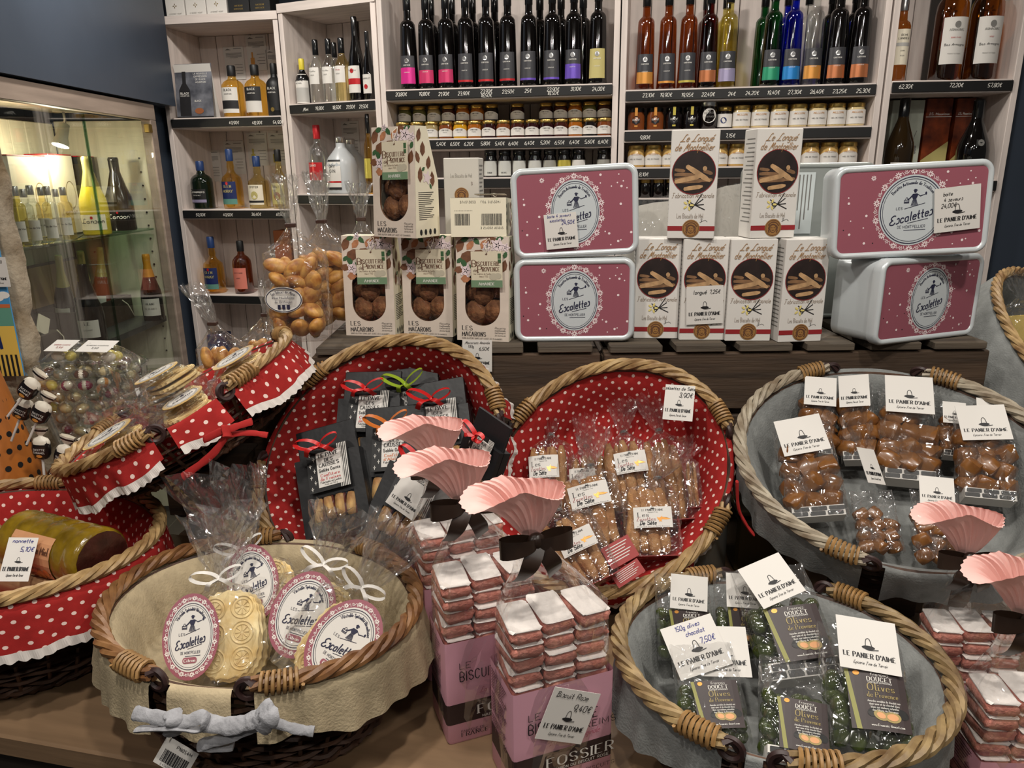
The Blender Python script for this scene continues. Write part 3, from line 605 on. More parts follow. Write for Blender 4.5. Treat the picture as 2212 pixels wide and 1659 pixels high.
# ------------------------------------------------------------------ jars
def jar(name, label, r, h, body, lid, labm, lab=(.16, .66), lidh=.2, texts=(), hexa=0, group=None, arch=False, ha=1.25):
    t = thing(name, label, 'jar', None, group); b = h * (1 - lidh)
    P = [(0, 0), (r * .9, 0), (r, h * .05), (r, b * .82), (r * .86, b), (r * .84, h * .98)]
    sobj('glass', MB().lathe(P, 16, sq=0 if not hexa else 3.2), body, t, .6)
    sobj('lid', MB().lathe([(r * .90, b + .001), (r * .93, b + .003), (r * .93, h - .003), (r * .86, h)], 16), lid, t, .6)
    if labm:
        rows = []
        for i in range(3):
            row = []
            for j in range(13):
                a = -ha + 2 * ha * j / 12; z0, z1 = h * lab[0], h * lab[1]
                if arch: z1 -= (z1 - z0) * .35 * (abs(a) / ha) ** 2
                z = z0 + (z1 - z0) * i / 2; row.append(V(((r + .0008) * sin(a), -(r + .0008) * cos(a), z)))
            rows.append(row)
        mb = MB(); mb.grid(rows); l = obj('label', mb.mesh('label', 2.0), labm, t)
        for (tx, z, hh, mm, stl) in texts: I = Ink(); I.text(tx, 0, z * h, hh, .14, stl, width=min(len(tx) * hh * .8, r * 1.7)); iobj('label_lettering', I, mm, l, cyl(r, .0016))
    return t
jam = {k: mat('jam_' + k, c, .12, coat=.4) for k, c in dict(fig=(58, 22, 16), apricot=(150, 84, 22), lemon=(190, 140, 24), berry=(40, 10, 14), olive=(84, 84, 44), cream=(150, 132, 92), caramel=(112, 58, 26), black=(16, 10, 10), honey=(196, 160, 96), palehoney=(206, 186, 140)).items()}
jl = [('CONFITURE', .46, .0042, ink, 'serif'), ('FRUITS', .34, .0034, grey_ink, 'sans')]
JP = {}
JC = dict(fig='dark fig red', apricot='apricot orange', lemon='lemon yellow', berry='deep berry red', olive='olive green', cream='creamy beige', caramel='caramel brown', black='nearly black')
def jamjar(key, u, px, shelf, d, zup, lb, grp):
    if key not in JP:
        JP[key] = jar('jam_jar', lb, .0288, .066, jam[key], gold, white_paper, (.12, .60), .2, jl, group=grp, arch=True); o = JP[key]
    else: o = copy_tree(JP[key])
    o['label'] = JC[key] + ' ' + lb; o['group'] = grp
    q = u.loc(px, 280, d); o.matrix_world = u.M @ T(q.x, d, u.z[shelf] + zup) @ RZ(random.uniform(-.12, .12)); return o
random.seed(5)
low = [870 + i * 31.1 for i in range(15)]; kk = ['apricot', 'fig', 'cream', 'caramel', 'lemon', 'apricot', 'berry', 'caramel', 'fig', 'berry', 'berry', 'fig', 'apricot', 'black', 'caramel']
for px, k in zip(low, kk): jamjar(k, UC, px, 1, .045, 0, 'jam jar with white arched label in the lower row', 'jam jars in the lower row')
up = [877, 908, 939, 970, 1001, 1032, 1063, 1118, 1180, 1211, 1242, 1273, 1304]; kk = ['olive', 'olive', 'cream', 'fig', 'apricot', 'apricot', 'black', 'berry', 'berry', 'fig', 'apricot', 'olive', 'fig']
for px, k in zip(up, kk):
    # the upper row stands on a second row of jars farther back
    jamjar(k, UC, px, 1, .125, .0, 'jam jar carrying a second jar at the back of its shelf', 'jam jars in the back row')
    jamjar(k, UC, px, 1, .125, .0665, 'jam jar stacked on top in the upper row', 'jam jars in the upper row')
for i, (px, lm, tx) in enumerate([(1060, 'g', 'THON'), (1091, 'g', 'OLIVE'), (1122, 'g', 'TOMATE'), (1156, 'g', 'ANIS'), (1188, 'k', 'PISTOU'), (1219, 'y', 'CURRY'), (1250, 'w', 'LUNE'), (1304, 'k', 'HERBES')]):
    lm_ = {'g': colm('pale_grey_label', (196, 196, 190)), 'k': colm('stone_label', (150, 148, 140)), 'y': yellowf, 'w': white_paper}[lm]
    o = jar('spread_jar', 'tall black lidded jar with %s label reading %s' % ({'g': 'pale grey', 'k': 'stone grey', 'y': 'yellow green', 'w': 'white'}[lm], tx.lower()), .0272, .105, jam['black'], black_gloss, lm_, (.06, .60), .22, [(tx, .14, .006, ink, 'serif')])
    q = UC.loc(px, 360, .05); o.matrix_world = UC.M @ T(q.x, .05, UC.z[2])
hexl = colm('black_hex_label', (22, 20, 22))
for px, bk, lm in [(1374, 'caramel', orangef), (1415, 'caramel', orangef), (1455, 'black', yellowf), (1493, 'black', yellowf)]:
    o = jar('preserve_jar', 'round %s preserve jar with black hexagon label and %s seal strip' % (('amber', 'orange') if bk == 'caramel' else ('dark', 'gold')), .0325, .082, jam[bk], black_gloss, None, hexa=0, group='preserve jars with hexagon labels')
    I = Ink(); I.ell(0, .036, .016, .017, 6, pi / 2); iobj('label', I, hexl, o, cyl(.0325, .001)); I = Ink(); I.rect(-.005, .052, .005, .082); iobj('seal_strip', I, lm, o, cyl(.0325, .0012)); I = Ink(); I.rect(-.006, .012, .006, .018); iobj('label_band', I, lm, o, cyl(.0325, .0012)); I = Ink(); I.text('CONFIT', 0, .035, .005, .15); iobj('label_lettering', I, chalk, o, cyl(.0325, .002))
    q = UD.loc(px, 270, .05); o.matrix_world = UD.M @ T(q.x, .05, UD.z[1])
o = jar('pickle_jar', 'large white lidded jar with round white label', .033, .100, jam['black'], silver, None); q = UD.loc(1531, 250, .05); o.matrix_world = UD.M @ T(q.x, .05, UD.z[1])
I = Ink(); I.ell(0, .048, .026, .026, 24); iobj('label', I, white_paper, o, cyl(.033, .001)); I = Ink(); I.text('MIEL DE', 0, .054, .007, .12, 'serif'); I.text('LAVANDE', 0, .041, .006, .12, 'serif'); iobj('label_lettering', I, grey_ink, o, cyl(.033, .002))
o = jar('preserve_jar', 'small jar with blueberry picture on white label', .027, .078, jam['black'], gold, white_paper, (.08, .68)); q = UD.loc(1565, 260, .05); o.matrix_world = UD.M @ T(q.x, .05, UD.z[1]); I = Ink(); I.ell(-.006, .03, .011, .011, 16); iobj('label_picture', I, bluelab, o, cyl(.027, .0016))
hl = [('MIELLERIE', .56, .0055, orangef, 'script'), ('MIEL DE FRANCE', .34, .0042, ink, 'sans')]
hj = jar('honey_jar', 'pale honey jar', .0335, .082, jam['palehoney'], gold, white_paper, (.10, .70), .2, hl, group='honey jars'); hj2 = jar('honey_jar', 'amber honey jar', .0335, .082, jam['honey'], gold, white_paper, (.10, .62), .2, hl, group='honey jars', arch=True)
first = {1: True, 2: True}
for sh, pxs, proto in ((1, (1601, 1641, 1682, 1723, 1764, 1805, 1846), hj), (2, (1374, 1411, 1448, 1553, 1592, 1709, 1749, 1789, 1830), hj2)):
    for px in pxs:
        o = proto if first[sh] else copy_tree(proto); first[sh] = False
        o['label'] = 'gold lidded honey jar with square white label on the upper honey shelf' if sh == 1 else 'gold lidded honey jar with arched white label on the lower honey shelf'; o['group'] = 'honey jars on the %s shelf' % ('upper' if sh == 1 else 'lower')
        q = UD.loc(px, 260 if sh == 1 else 340, .05); o.matrix_world = UD.M @ T(q.x, .05, UD.z[sh])
dj = None
for px in (1366, 1394, 1422, 1450):
    if dj is None: o = dj = jar('preserve_jar', 'dark preserve jar with gold lid under the honey shelves', .024, .07, jam['black'], gold, None, group='dark jars under the honey')
    else: o = copy_tree(dj)
    q = UD.loc(px, 410, .05); o.matrix_world = UD.M @ T(q.x, .05, UD.z[3])

# ------------------------------------------------------------------ glazed display cabinet in the left wall
frame_m = mat('taupe_frame_wood', (150, 134, 122), .55, var=.2, scale=9, stretch=(4, .4, 4))
cream_b = mat('cream_boards', (226, 220, 196), .6, var=.12, scale=9, stretch=(4, 4, .35))
ZT = 1.80; Y0, Y1 = 2.0, 3.27; XB = XW - .42
cab = thing('display_cabinet', 'glazed display cabinet with cream boards built into the blue wall', 'cabinet', T(XW, Y0, 0))
L = Y1 - Y0
sobj('top_rail', MB().cbox((-.02, L / 2, ZT + .0), (.04, L, .062), .002), frame_m, cab)
sobj('side_post', MB().cbox((-.02, L - .025, .90), (.04, .05, 1.74), .002), frame_m, cab)
sobj('side_wall', MB().cbox((-.23, L - .012, .90), (.37, .022, 1.74), .002), cream_b, cab)
for k in range(16):
    for c_ in (-.08, -.33): obj('peg_hole', MB().lathe([(.004, 0), (.004, .002)], 8, M=T(c_, L - .0245, 1.62 - k * .055) @ RX(pi / 2)), black_matte, cab)
sobj('cabinet_top', MB().cbox((-.23, L / 2, ZT + .012), (.38, L - .03, .02), .002), cream_b, cab)
n = 13; bm_ = MB().cbox((0, 0, 0), (.012, (L - .04) / n - .003, 1.72), .003).mesh('back_board', .7)
for i in range(n): obj('back_board', bm_, cream_b, cab, T(-.42, .01 + (L - .04) * (i + .5) / n, .90))
YJ = 2.73 - Y0
for a, b in ((-.02, YJ - .003), (YJ + .003, L - .055)):
    g = obj('glass_pane', MB().box((-.008, (a + b) / 2, .93), (.006, b - a, 1.66)), pane_glass, cab)
    e = obj('pane_edge', MB().box((-.008, (b if a < .1 else a), .93), (.0066, .004, 1.66)), shelf_glass, g)
obj('hinge', MB().cbox((-.004, L - .07, 1.735), (.02, .035, .035), .003), gold, cab); obj('hinge', MB().cbox((-.004, .17, 1.745), (.02, .035, .035), .003), black_matte, cab)
ZS1, ZS2 = 1.335, .955
s1 = sobj('glass_shelf', MB().cbox((-.235, L / 2 - .01, ZS1 - .004), (.36, L - .05, .008), .001), shelf_glass, cab)
s2 = sobj('lower_shelf', MB().cbox((-.235, L / 2 - .01, ZS2 - .012), (.36, L - .05, .024), .001), colm('dark_grey_shelf', (52, 56, 56), .3), cab)
# little spot lamp under the cabinet top
q = onx(137, 245, XW - .17); lt = thing('spot_lamp', 'small white spot lamp under the display cabinet top', 'lamp', T(XW - .17, q.y, ZT))
wlamp = mat('white_lamp_metal', (190, 192, 180), .35)
sobj('base', MB().lathe([(.034, -.022), (.036, -.018), (.036, 0)], 20), wlamp, lt, .6); sobj('stem', MB().tube([(0, 0, -.022), (0, .002, -.05), (.0, -.002, -.062)], .005, 8), silver, lt)
hm = T(0, -.004, -.062) @ RX(-.35) @ RY(.15); sobj('head', MB().lathe([(.012, .0), (.018, -.004), (.02, -.05), (.027, -.068), (.028, -.085), (.022, -.084)], 20, M=hm), wlamp, lt, .6)
ld = bpy.data.lights.new('cabinet_spot', 'POINT'); ld.energy = 4.2; ld.color = (1, .92, .68); ld.shadow_soft_size = .02
lo = bpy.data.objects.new('cabinet_spot', ld); COL.objects.link(lo); lo.parent = lt; lo.location = hm @ V((0, 0, -.10))
def cabb(px, ytop, wpx, z, dx, name, label, kind, glass, capm, st=(), group=None, M2=None, h=None, rz=-1.0, **k):
    q = onx(px, ytop, XW - dx); dist = (q - CAMP).length; r = wpx * dist / FPX / 2 * .97
    M = T(XW - dx, q.y, z) @ RZ(rz + pi / 2 - .35) @ (M2 or Matrix.Identity(4))
    return bottle(name, label, 'bottle', M, kind, h or (q.z - z), r, glass, capm, st, group, **k)
sil_foil = mat('pale_gold_foil', (200, 190, 120), .3, metal=.7); orange_foil = mat('orange_foil_cap', (214, 150, 44), .35, metal=.3)
ylw = mat('yellow_wrapped_glass', (206, 186, 50), .2, coat=.5)
cabb(185, 338, 50, ZS1, .13, 'champagne_bottle', 'yellow champagne bottle with cream label on the glass shelf', 'burg', ylw, sil_foil, [(.06, .26, 1.0, cream_paper, [('Lanson', .15, .016, ink, 'script')], (), (.22, .005, redf))], foil=.62)
cabb(243, 340, 50, ZS1, .13, 'champagne_bottle', 'black champagne bottle with white script on the glass shelf', 'burg', black_gloss, black_gloss, [(.10, .26, 1.0, black_gloss, [('Lanson', .17, .016, chalk, 'script')], (), (.25, .004, redf))], foil=.62)
def cbox_(px0, px1, ytop, z, dx, dep, m, label, tx, tm):
    a = onx(px0, 420, XW - dx); b = onx(px1, 420, XW - dx); h = onx((px0 + px1) / 2, ytop, XW - dx).z - z; w = abs(b.y - a.y)
    t = thing('champagne_carton', label, 'box', T(XW - dx, (a.y + b.y) / 2, z) @ RZ(pi / 2)); sobj('carton', MB().cbox((0, dep / 2, h / 2), (w, dep, h), .0015), m, t)
    sobj('lid_edge', MB().cbox((0, dep / 2, h + .0025), (w, dep, .004), .001), redf, t)
    I = Ink(); I.text(tx, 0, h * .25, .02, .1, 'script', width=w * .7); I.ring(w * .2, h * .5, .03, .05, .002); iobj('carton_lettering', I, tm, t, flat(-.001)); return t
cbox_(30, 112, 338, ZS1, .25, .09, cream_paper, 'cream champagne gift box behind the small clear bottles', 'Lanson', gold)
cbox_(118, 168, 336, ZS1, .25, .09, cream_paper, 'cream champagne gift box behind the yellow champagne', 'Lanson', gold)
cbox_(178, 216, 340, ZS1, .25, .09, black_matte, 'black champagne gift box on the glass shelf', 'Lanson', gold)
for i, (px, yt, dx, g) in enumerate([(30, 402, .10, straw), (62, 400, .08, clear_glass), (86, 404, .16, pale_amber), (99, 402, .08, clear_glass), (117, 408, .17, clear_glass), (133, 404, .11, pale_amber), (48, 408, .17, clear_glass)]):
    cabb(px, yt, 24, ZS1, dx, 'miniature_bottle', 'small %s brandy bottle with silver cap on the glass shelf' % {0: 'straw', 1: 'clear', 2: 'amber', 3: 'clear', 4: 'clear', 5: 'amber', 6: 'clear'}[i], 'slim', g, silver, [(.08, .42, .9, white_paper, [('Eau de Vie', .28, .006, ink, 'script')])], 'small brandy bottles')
pros = [(.10, .32, .8, white_paper, [('LE', .26, .012, ink, 'serif'), ('CREMANT', .19, .005, grey_ink, 'sans')])]
cabb(176, 571, 50, ZS2, .075, 'sparkling_wine_bottle', 'black sparkling wine bottle with white label in front of the open case', 'burg', dark_glass, black_gloss, pros, foil=.60)
cabb(314, 549, 40, ZS2, .064, 'sparkling_wine_bottle', 'dark bottle with orange foil and white label beside the case', 'burg', dark_glass, orange_foil, [(.08, .34, .9, white_paper, [('BLANC', .25, .008, ink, 'serif'), ('DE BLANCS', .18, .006, grey_ink, 'serif')])], foil=.66)
# open dark case with three bottles leaning in it
a = onx(128, 690, XW - .24); b = onx(262, 690, XW - .24); wc = abs(b.y - a.y)
case = thing('wooden_case', 'open dark wooden champagne case with raised lid', 'case', T(XW - .245, (a.y + b.y) / 2, ZS2) @ RZ(pi / 2)); casem = mat('dark_case_wood', (50, 36, 26), .6, var=.4, scale=9); kraft_in = mat('kraft_lining', (150, 116, 76), .7)
for nm, c, d in (('front_board', (0, -.06, .05), (wc, .01, .10)), ('back_board', (0, .10, .05), (wc, .01, .10)), ('end_board', (-wc / 2 + .005, .02, .05), (.01, .15, .10)), ('end_board', (wc / 2 - .005, .02, .05), (.01, .15, .10)), ('case_floor', (0, .02, .006), (wc - .02, .15, .01))): sobj(nm, MB().cbox(c, d, .001), casem, case)
lid = sobj('lid', MB().cbox((0, 0, .085), (wc, .012, .17), .001, T(0, .105, .10) @ RX(-.12)), casem, case); obj('lid_lining', MB().box((0, -.008, .085), (wc - .03, .003, .15), T(0, .105, .10) @ RX(-.12)), kraft_in, case)
I = Ink()
for k in range(18): I.text('BRUT', -wc * .42 + (k % 6) * wc * .17, .015 + (k // 6) * .028, .008, .1)
iobj('case_lettering', I, colm('grey_brown_ink', (104, 92, 80)), case, flat(-.0665))
for s_ in (-.35, .3): sobj('cord', MB().tube([(wc * s_, -.068, .09), (wc * s_ + .01, -.085, .07), (wc * s_ + .03, -.09, .03), (wc * s_ + .06, -.08, .01)], .0022, 6), cream_paper, case)
for px, tl, foilm, gl, lb in [(158, .35, sil_foil, dark_glass, 'gold foiled bottle leaning in the open case beside the raised lid'), (205, .35, sil_foil, green_glass, 'gold foiled bottle in the middle of the open case'), (236, -.1, sil_foil, mat('rose_glass', (120, 60, 48), .12, coat=.4), 'rose champagne bottle standing in the open case')]:
    q = onx(px, 690, XW - .24); bottle('champagne_bottle', lb, 'bottle', T(XW - .265, q.y, ZS2 + .013) @ RX(tl * .3) @ RY(.10), 'burg', .30, .036, gl, foilm, [(.10, .34, .9, white_paper, [])], foil=.6)
case2 = thing('wooden_case', 'small dark case half hidden behind the stone pillar', 'case', T(XW - .12, onx(95, 720, XW - .12).y, ZS2) @ RZ(pi / 2)); sobj('box', MB().cbox((0, .04, .04), (.16, .10, .08), .002), casem, case2); sobj('paper', MB().box((-.05, .0, .10), (.06, .004, .06), RY(.5)), cream_paper, case2); sobj('cord', MB().tube([(.05, -.014, .085), (.055, -.03, .06), (.06, -.026, .03)], .002, 6), cream_paper, case2)

# ------------------------------------------------------------------ table
TZ = .78
tb = thing('display_table', 'long pale pine table carrying the baskets', 'table', T(-.2, .7612, 0) @ RZ(math.atan2(-.0632, .2795)))
yy = 0
for i, wd in enumerate((.30, .30, .30, .30)):
    xl = -1.35 if i < 2 else -.70; sobj('table_board', MB().cbox(((xl + 1.65) / 2, yy + wd / 2, TZ - .018), (1.65 - xl, wd - .002, .036), .003), pine, tb); yy += wd
sobj('apron', MB().cbox((.15, .06, TZ - .085), (2.9, .02, .09), .002), mat('dark_apron', (52, 44, 36), .6), tb)
for x in (-.62, 1.5):
    for y in (.1, 1.1): sobj('leg', MB().cbox((x, y, (TZ - .04) / 2), (.06, .06, TZ - .042), .003), mat('pale_leg_%d_%d' % (x * 10, y * 10), (176, 166, 150), .6), tb)

# ------------------------------------------------------------------ wooden crates behind the baskets
CYF = 1.42; CZT = 1.222
def crate(label, x0, x1, yaw, y, zt):
    w = x1 - x0; t = thing('wooden_crate', label, 'crate', T(x0, y, 0) @ RZ(yaw)); h = zt - TZ
    z = zt - .016; k = 0
    # front boards
    for zz, hh in ((zt - .016 - .061, .116), (zt - .016 - .19, .116), (zt - .016 - .32, .10)): sobj('front_board', MB().cbox((w / 2, .009, zz), (w - .004, .018, hh), .002), crate_m, t); sobj('back_board', MB().cbox((w / 2, .36, zz), (w - .004, .018, hh), .002), crate_m, t)
    for x in (.02, w - .02):
        for y_ in (.04, .33): sobj('corner_post', MB().cbox((x, y_, TZ + (h - .017) / 2 + .0005), (.035, .04, h - .019), .002), crate_m, t)
    for zz in (zt - .077, zt - .2): sobj('side_board', MB().cbox((.006, .185, zz), (.012, .32, .10), .002), crate_m, t); sobj('side_board', MB().cbox((w - .006, .185, zz), (.012, .32, .10), .002), crate_m, t)
    n = round(w / .135); pw = w / n; rnd = random.Random(len(label))
    for i in range(n): sobj('top_slat', MB().cbox((pw * (i + .5), .185, zt - .008), (pw - .018 - rnd.random() * .02, .38, .0155), .002), crate_m2, t)
    return t
pL, pM, pR = ony(668, 742, CYF), ony(1302, 742, CYF), ony(2143, 748, CYF)
crate('dark wooden crate under the macaron boxes', pL.x, pM.x - .002, 0, CYF, CZT); crate('dark wooden crate under the long biscuit boxes and pink tins', pM.x + .002, pR.x, 0, CYF, CZT - .002)

# ================================================================== shared print work
rose = mat('rose_pink_print', (148, 84, 96), .35, coat=.15)
lacew = mat('white_lace_print', (232, 214, 214), .5)
tin_w = mat('white_enamel_tin', (206, 212, 214), .28, metal=.15, coat=.3)
tin_s = mat('brushed_tin', (168, 172, 168), .38, metal=.55)
brown_ink = mat('brown_ink', (92, 58, 40), .6); gold_ink = mat('gold_brown_ink', (150, 108, 58), .5); redline = mat('dark_red_print', (142, 36, 40), .45)
def woman(I, x, y, s, f=1):
    P = lambda pts: I.poly([(x + f * a * s, y + b * s) for a, b in pts])
    I.ell(x + f * .02 * s, y + .86 * s, .085 * s, .10 * s, 10); P([(-.12, .90), (-.02, 1.0), (.10, .97), (.17, .88), (.05, .92)])
    P([(-.13, .70), (.12, .72), (.20, .62), (.10, .38), (-.10, .38), (-.20, .58)]); P([(.14, .68), (.34, .52), (.62, .62), (.62, .66), (.33, .58), (.14, .72)])
    I.ell(x + f * .68 * s, y + .70 * s, .06 * s, .10 * s, 9)
    P([(-.18, .62), (-.34, .44), (-.44, .40), (-.44, .36), (-.30, .38), (-.12, .56)])
    for k in range(6): P([(-.10 + k * .035, .37), (-.07 + k * .035, .37), (-.16 + k * .078, -.02), (-.21 + k * .078, -.02)])
    I.line([(x + f * -.62 * s, y + .16 * s), (x + f * -.62 * s, y + .34 * s), (x + f * -.34 * s, y + .34 * s), (x + f * -.34 * s, y + .16 * s), (x + f * -.62 * s, y + .16 * s)], .035 * s); I.line([(x + f * -.58 * s, y + .34 * s), (x + f * -.48 * s, y + .5 * s), (x + f * -.38 * s, y + .34 * s)], .03 * s, 3); I.rect(x - .60 * s, y + .20 * s, x - .36 * s, y + .25 * s)
def esc_logo(rx, ry, topline):
    """navy print of the oval medallion"""
    I = Ink(); I.ring(0, 0, rx * .93, ry * .93, rx * .025, 48); I.ring(0, 0, rx * .875, ry * .875, rx * .012, 48)
    I.text(topline, 0, 0, ry * .085, .16, 'serif', arc=(0, 0, rx * .74, ry * .74, pi / 2), width=rx * 1.35)
    woman(I, rx * .06, ry * .14, ry * .46)
    I.text('LES', -rx * .38, ry * .03, ry * .07, .12); I.text('Escalettes', -rx * .02, -ry * .28, ry * .24, .13, 'script', shear=.3, width=rx * 1.3, rot=.22)
    I.line([(-rx * .22, ry * .05), (rx * .38, ry * .19)], ry * .014); I.line([(-rx * .1, -ry * .36), (rx * .5, -ry * .25)], ry * .014); I.text('DE MONTPELLIER', rx * .02, -ry * .50, ry * .075, .11, width=rx * .85); I.line([(-rx * .2, -ry * .56), (rx * .45, -ry * .56)], ry * .014)
    return I
def lace_ring(rx, ry, n=26, r0=.006, seed=1):
    I = Ink(); rnd = random.Random(seed)
    for i in range(n):
        t = 2 * pi * i / n; k = 1.10; r = r0 * (1.0 if i % 2 else .65)
        I.flower(rx * k * cos(t), ry * k * sin(t), r, 8 if i % 2 else 6)
        t2 = t + pi / n; I.line([(rx * 1.03 * cos(t2 - .05), ry * 1.03 * sin(t2 - .05)), (rx * 1.13 * cos(t2), ry * 1.13 * sin(t2)), (rx * 1.06 * cos(t2 + .07), ry * 1.06 * sin(t2 + .07))], r0 * .16, 3)
    return I
def basket_mark(I, x, y, s):
    I.ell(x, y, .5 * s, .16 * s, 14); I.line([(x - .5 * s, y + .02 * s), (x, y - .2 * s), (x + .75 * s, y - .12 * s)], .07 * s, 3); I.line([(x - .22 * s, y + .1 * s), (x - .16 * s, y + .6 * s), (x + .02 * s, y + .75 * s), (x + .16 * s, y + .6 * s), (x + .26 * s, y + .1 * s)], .055 * s, 3)
CARD = {}
def card(label, M, w=.068, h=.072, hand=(), cm=None, group=None, blue=False, name='price_card', mark=True, parent=None, blank=False):
    """white shop card with basket mark; hand = (text, x, y, cap height) in parts of w, h"""
    t = thing(name, label, 'card', M, group) if parent is None else None
    key = (round(w, 4), round(h, 4))
    if key not in CARD:
        I = Ink(); basket_mark(I, 0, h * .44, w * .22); I.text("LE PANIER D'AIMÉ", 0, h * .235, h * .085, .18, 'serif', width=w * .86); J = Ink(); J.text('Epicerie Fine de Terroir', 0, h * .11, h * .055, .11, 'hand', shear=.25, width=w * .56)
        I.P += J.P; CARD[key] = (MB().box((0, .0004, h / 2), (w, .0008, h)).mesh('card_sheet'), I.build(flat(-.0005)).mesh('card_lettering'))
    o = obj('card_sheet', CARD[key][0], white_paper, t) if parent is None else obj('header_card', CARD[key][0], white_paper, parent, M)
    if mark: obj('card_lettering', CARD[key][1], ink, o)
    if hand:
        I = Ink()
        for (tx, x, y, hh) in hand: I.text(tx, x * w, y * h, hh * h, .12, 'hand', shear=.18)
        iobj('handwriting', I, blue_ink if blue else ink, o, flat(-.0007))
    return t
def bl_place(pa, pb, z):
    """base corners at pixels pa (left) and pb (right) on level z -> frame at their middle, width"""
    a = onz(*pa, z); b = onz(*pb, z); return frame((a + b) / 2, b - a, (0, 0, 1)), (b - a).length

# ================================================================== macaron boxes
kraft_w = mat('pale_kraft_card', (206, 192, 178), .62, var=.06, scale=40); kraft_c = mat('cream_card', (228, 220, 196), .62); kraft_i = mat('brown_card_inside', (96, 66, 44), .8)
green_band = mat('sage_green_print', (104, 130, 100), .55); tagm = mat('beige_tag_card', (204, 194, 170), .6); almond = mat('almond_print', (112, 72, 48), .6, var=.3, scale=90); almond2 = mat('hazel_print', (176, 118, 82), .6, var=.25, scale=90); leafp = mat('leaf_green_print', (52, 88, 52), .6); flowerp = mat('blossom_print', (222, 204, 206), .6)
macm = mat('macaron_crust', (132, 88, 54), .85, var=.55, scale=70, bump=1.0, bscale=110, var2=(86, 48, 22)); string_m = mat('white_string', (222, 214, 196), .8)
film = clear('window_film', (.97, .97, .96), .04, .35, rough=.05, bump=.5, bscale=30)
MW, MD, MH = .108, .074, .206
def leafpoly(I, x, y, l, w, a):
    pts = [(-l / 2, 0), (-l * .2, w * .45), (l * .15, w * .42), (l / 2, 0), (l * .15, -w * .42), (-l * .2, -w * .45)]
    I.poly([(x + p * cos(a) - q * sin(a), y + p * sin(a) + q * cos(a)) for p, q in pts])
def macaron_box():
    t = thing('macaron_box', 'x', 'box'); w, d, h = MW, MD, MH; lean = .010
    def fy(z): return lean * z / h
    # shell: back, sides, floor, ridge
    mb = MB(); X = w / 2
    side = [(0, 0), (d, 0), (d, h * .52), (d - .030, h), (lean, h)]
    for s_ in (-1, 1): mb.poly([V((s_ * X, a, b)) for a, b in side])
    mb.poly([V((-X, d, 0)), V((X, d, 0)), V((X, d, h * .52)), V((-X, d, h * .52))]); mb.poly([V((-X, d, h * .52)), V((X, d, h * .52)), V((X, d - .03, h)), V((-X, d - .03, h))]); mb.poly([V((-X, 0, 0)), V((X, 0, 0)), V((X, d, 0)), V((-X, d, 0))]); mb.poly([V((-X, lean, h)), V((X, lean, h)), V((X, d - .03, h)), V((-X, d - .03, h))])
    obj('carton', mb, kraft_c, t)
    # front panel with a stadium shaped opening
    a, zc0, zc1 = w * .335, h * .15 + w * .335, h * .62 - w * .335 + .012; N = 40; inn = []; out = []
    for i in range(N):
        q = 2 * pi * i / N; c, s_ = cos(q), sin(q); zc = zc1 if s_ > 1e-9 else zc0
        inn.append(V((a * c, 0, zc + a * s_)))
        zm = h * .40; k = min(X / max(abs(c), 1e-6), (h - zm if s_ > 0 else zm) / max(abs(s_), 1e-6)); out.append(V((c * k, 0, zm + s_ * k)))
    for P in (inn, out):
        for p in P: p.y = fy(p.z) - .0003
    mb = MB(); mb.grid([out, inn], cu=True)
    for cx_, cz_ in ((-X, 0), (X, 0), (X, h), (-X, h)):
        best = sorted(range(N), key=lambda i: (out[i] - V((cx_, fy(cz_), cz_))).length)[:2]; mb.poly([V((cx_, fy(cz_) - .0003, cz_)), out[best[0]], out[best[1]]])
    obj('front_panel', mb, kraft_w, t); rimr = [p + V((0, .004, 0)) for p in inn]; mb = MB(); mb.grid([inn, rimr], cu=True); obj('window_edge', mb, kraft_i, t)
    mb = MB(); mb.poly([p + V((0, .0025, 0)) for p in inn]); obj('window_film', mb, film, t)
    mb = MB(); mb.box((0, d - .006, h * .3), (w - .006, .002, h * .55)); obj('inner_wall', mb, kraft_i, t)
    rnd = random.Random(3)
    for (x, y, z, r) in [(-.020, .022, .052, .026), (.022, .020, .056, .026), (-.002, .024, .094, .025), (.026, .030, .100, .022), (-.028, .032, .098, .022), (.0, .044, .060, .024), (-.012, .045, .122, .02), (.018, .045, .128, .02)]:
        o = sobj('macaron', MB().blob((0, 0, 0), (r, r * .62, r), 12, 8, jit=.10, seed=int(1e4 * (x + y + z))), macm, t, 2.0, T(x, y, z) @ RZ(rnd.uniform(-.5, .5)) @ RX(rnd.uniform(-.4, .4)))
    # almond print
    F = lambda dy: (lambda a, b: (a, fy(b) - .0003 - dy, b)); top = h * .985
    A1, A2, LF, FL, DK = Ink(), Ink(), Ink(), Ink(), Ink()
    for x, z, l, wd, an in [(-.045, .190, .026, .014, 1.2), (-.03, .168, .032, .018, .5), (-.006, .172, .030, .016, .1), (-.047, .142, .020, .012, .2), (.044, .150, .022, .012, 1.3), (.018, .200, .02, .012, .4)]: leafpoly(A1, x, z, l * 1.2, wd * 1.25, an)
    for x, z, l, wd, an in [(-.024, .190, .02, .011, .9), (-.034, .124, .018, .013, 0), (.004, .192, .018, .012, 1.0), (-.012, .160, .02, .011, .7)]: leafpoly(A2, x, z, l * 1.2, wd * 1.25, an)
    for x, z, l, wd, an in [(-.035, .201, .014, .008, .3), (-.013, .199, .018, .008, 2.4), (-.038, .155, .016, .009, 2.2), (-.047, .160, .012, .007, .8), (.036, .203, .014, .007, .2), (.047, .172, .012, .007, 1.2), (-.02, .147, .014, .007, 2.5)]: leafpoly(LF, x, z, l * 1.25, wd * 1.3, an)
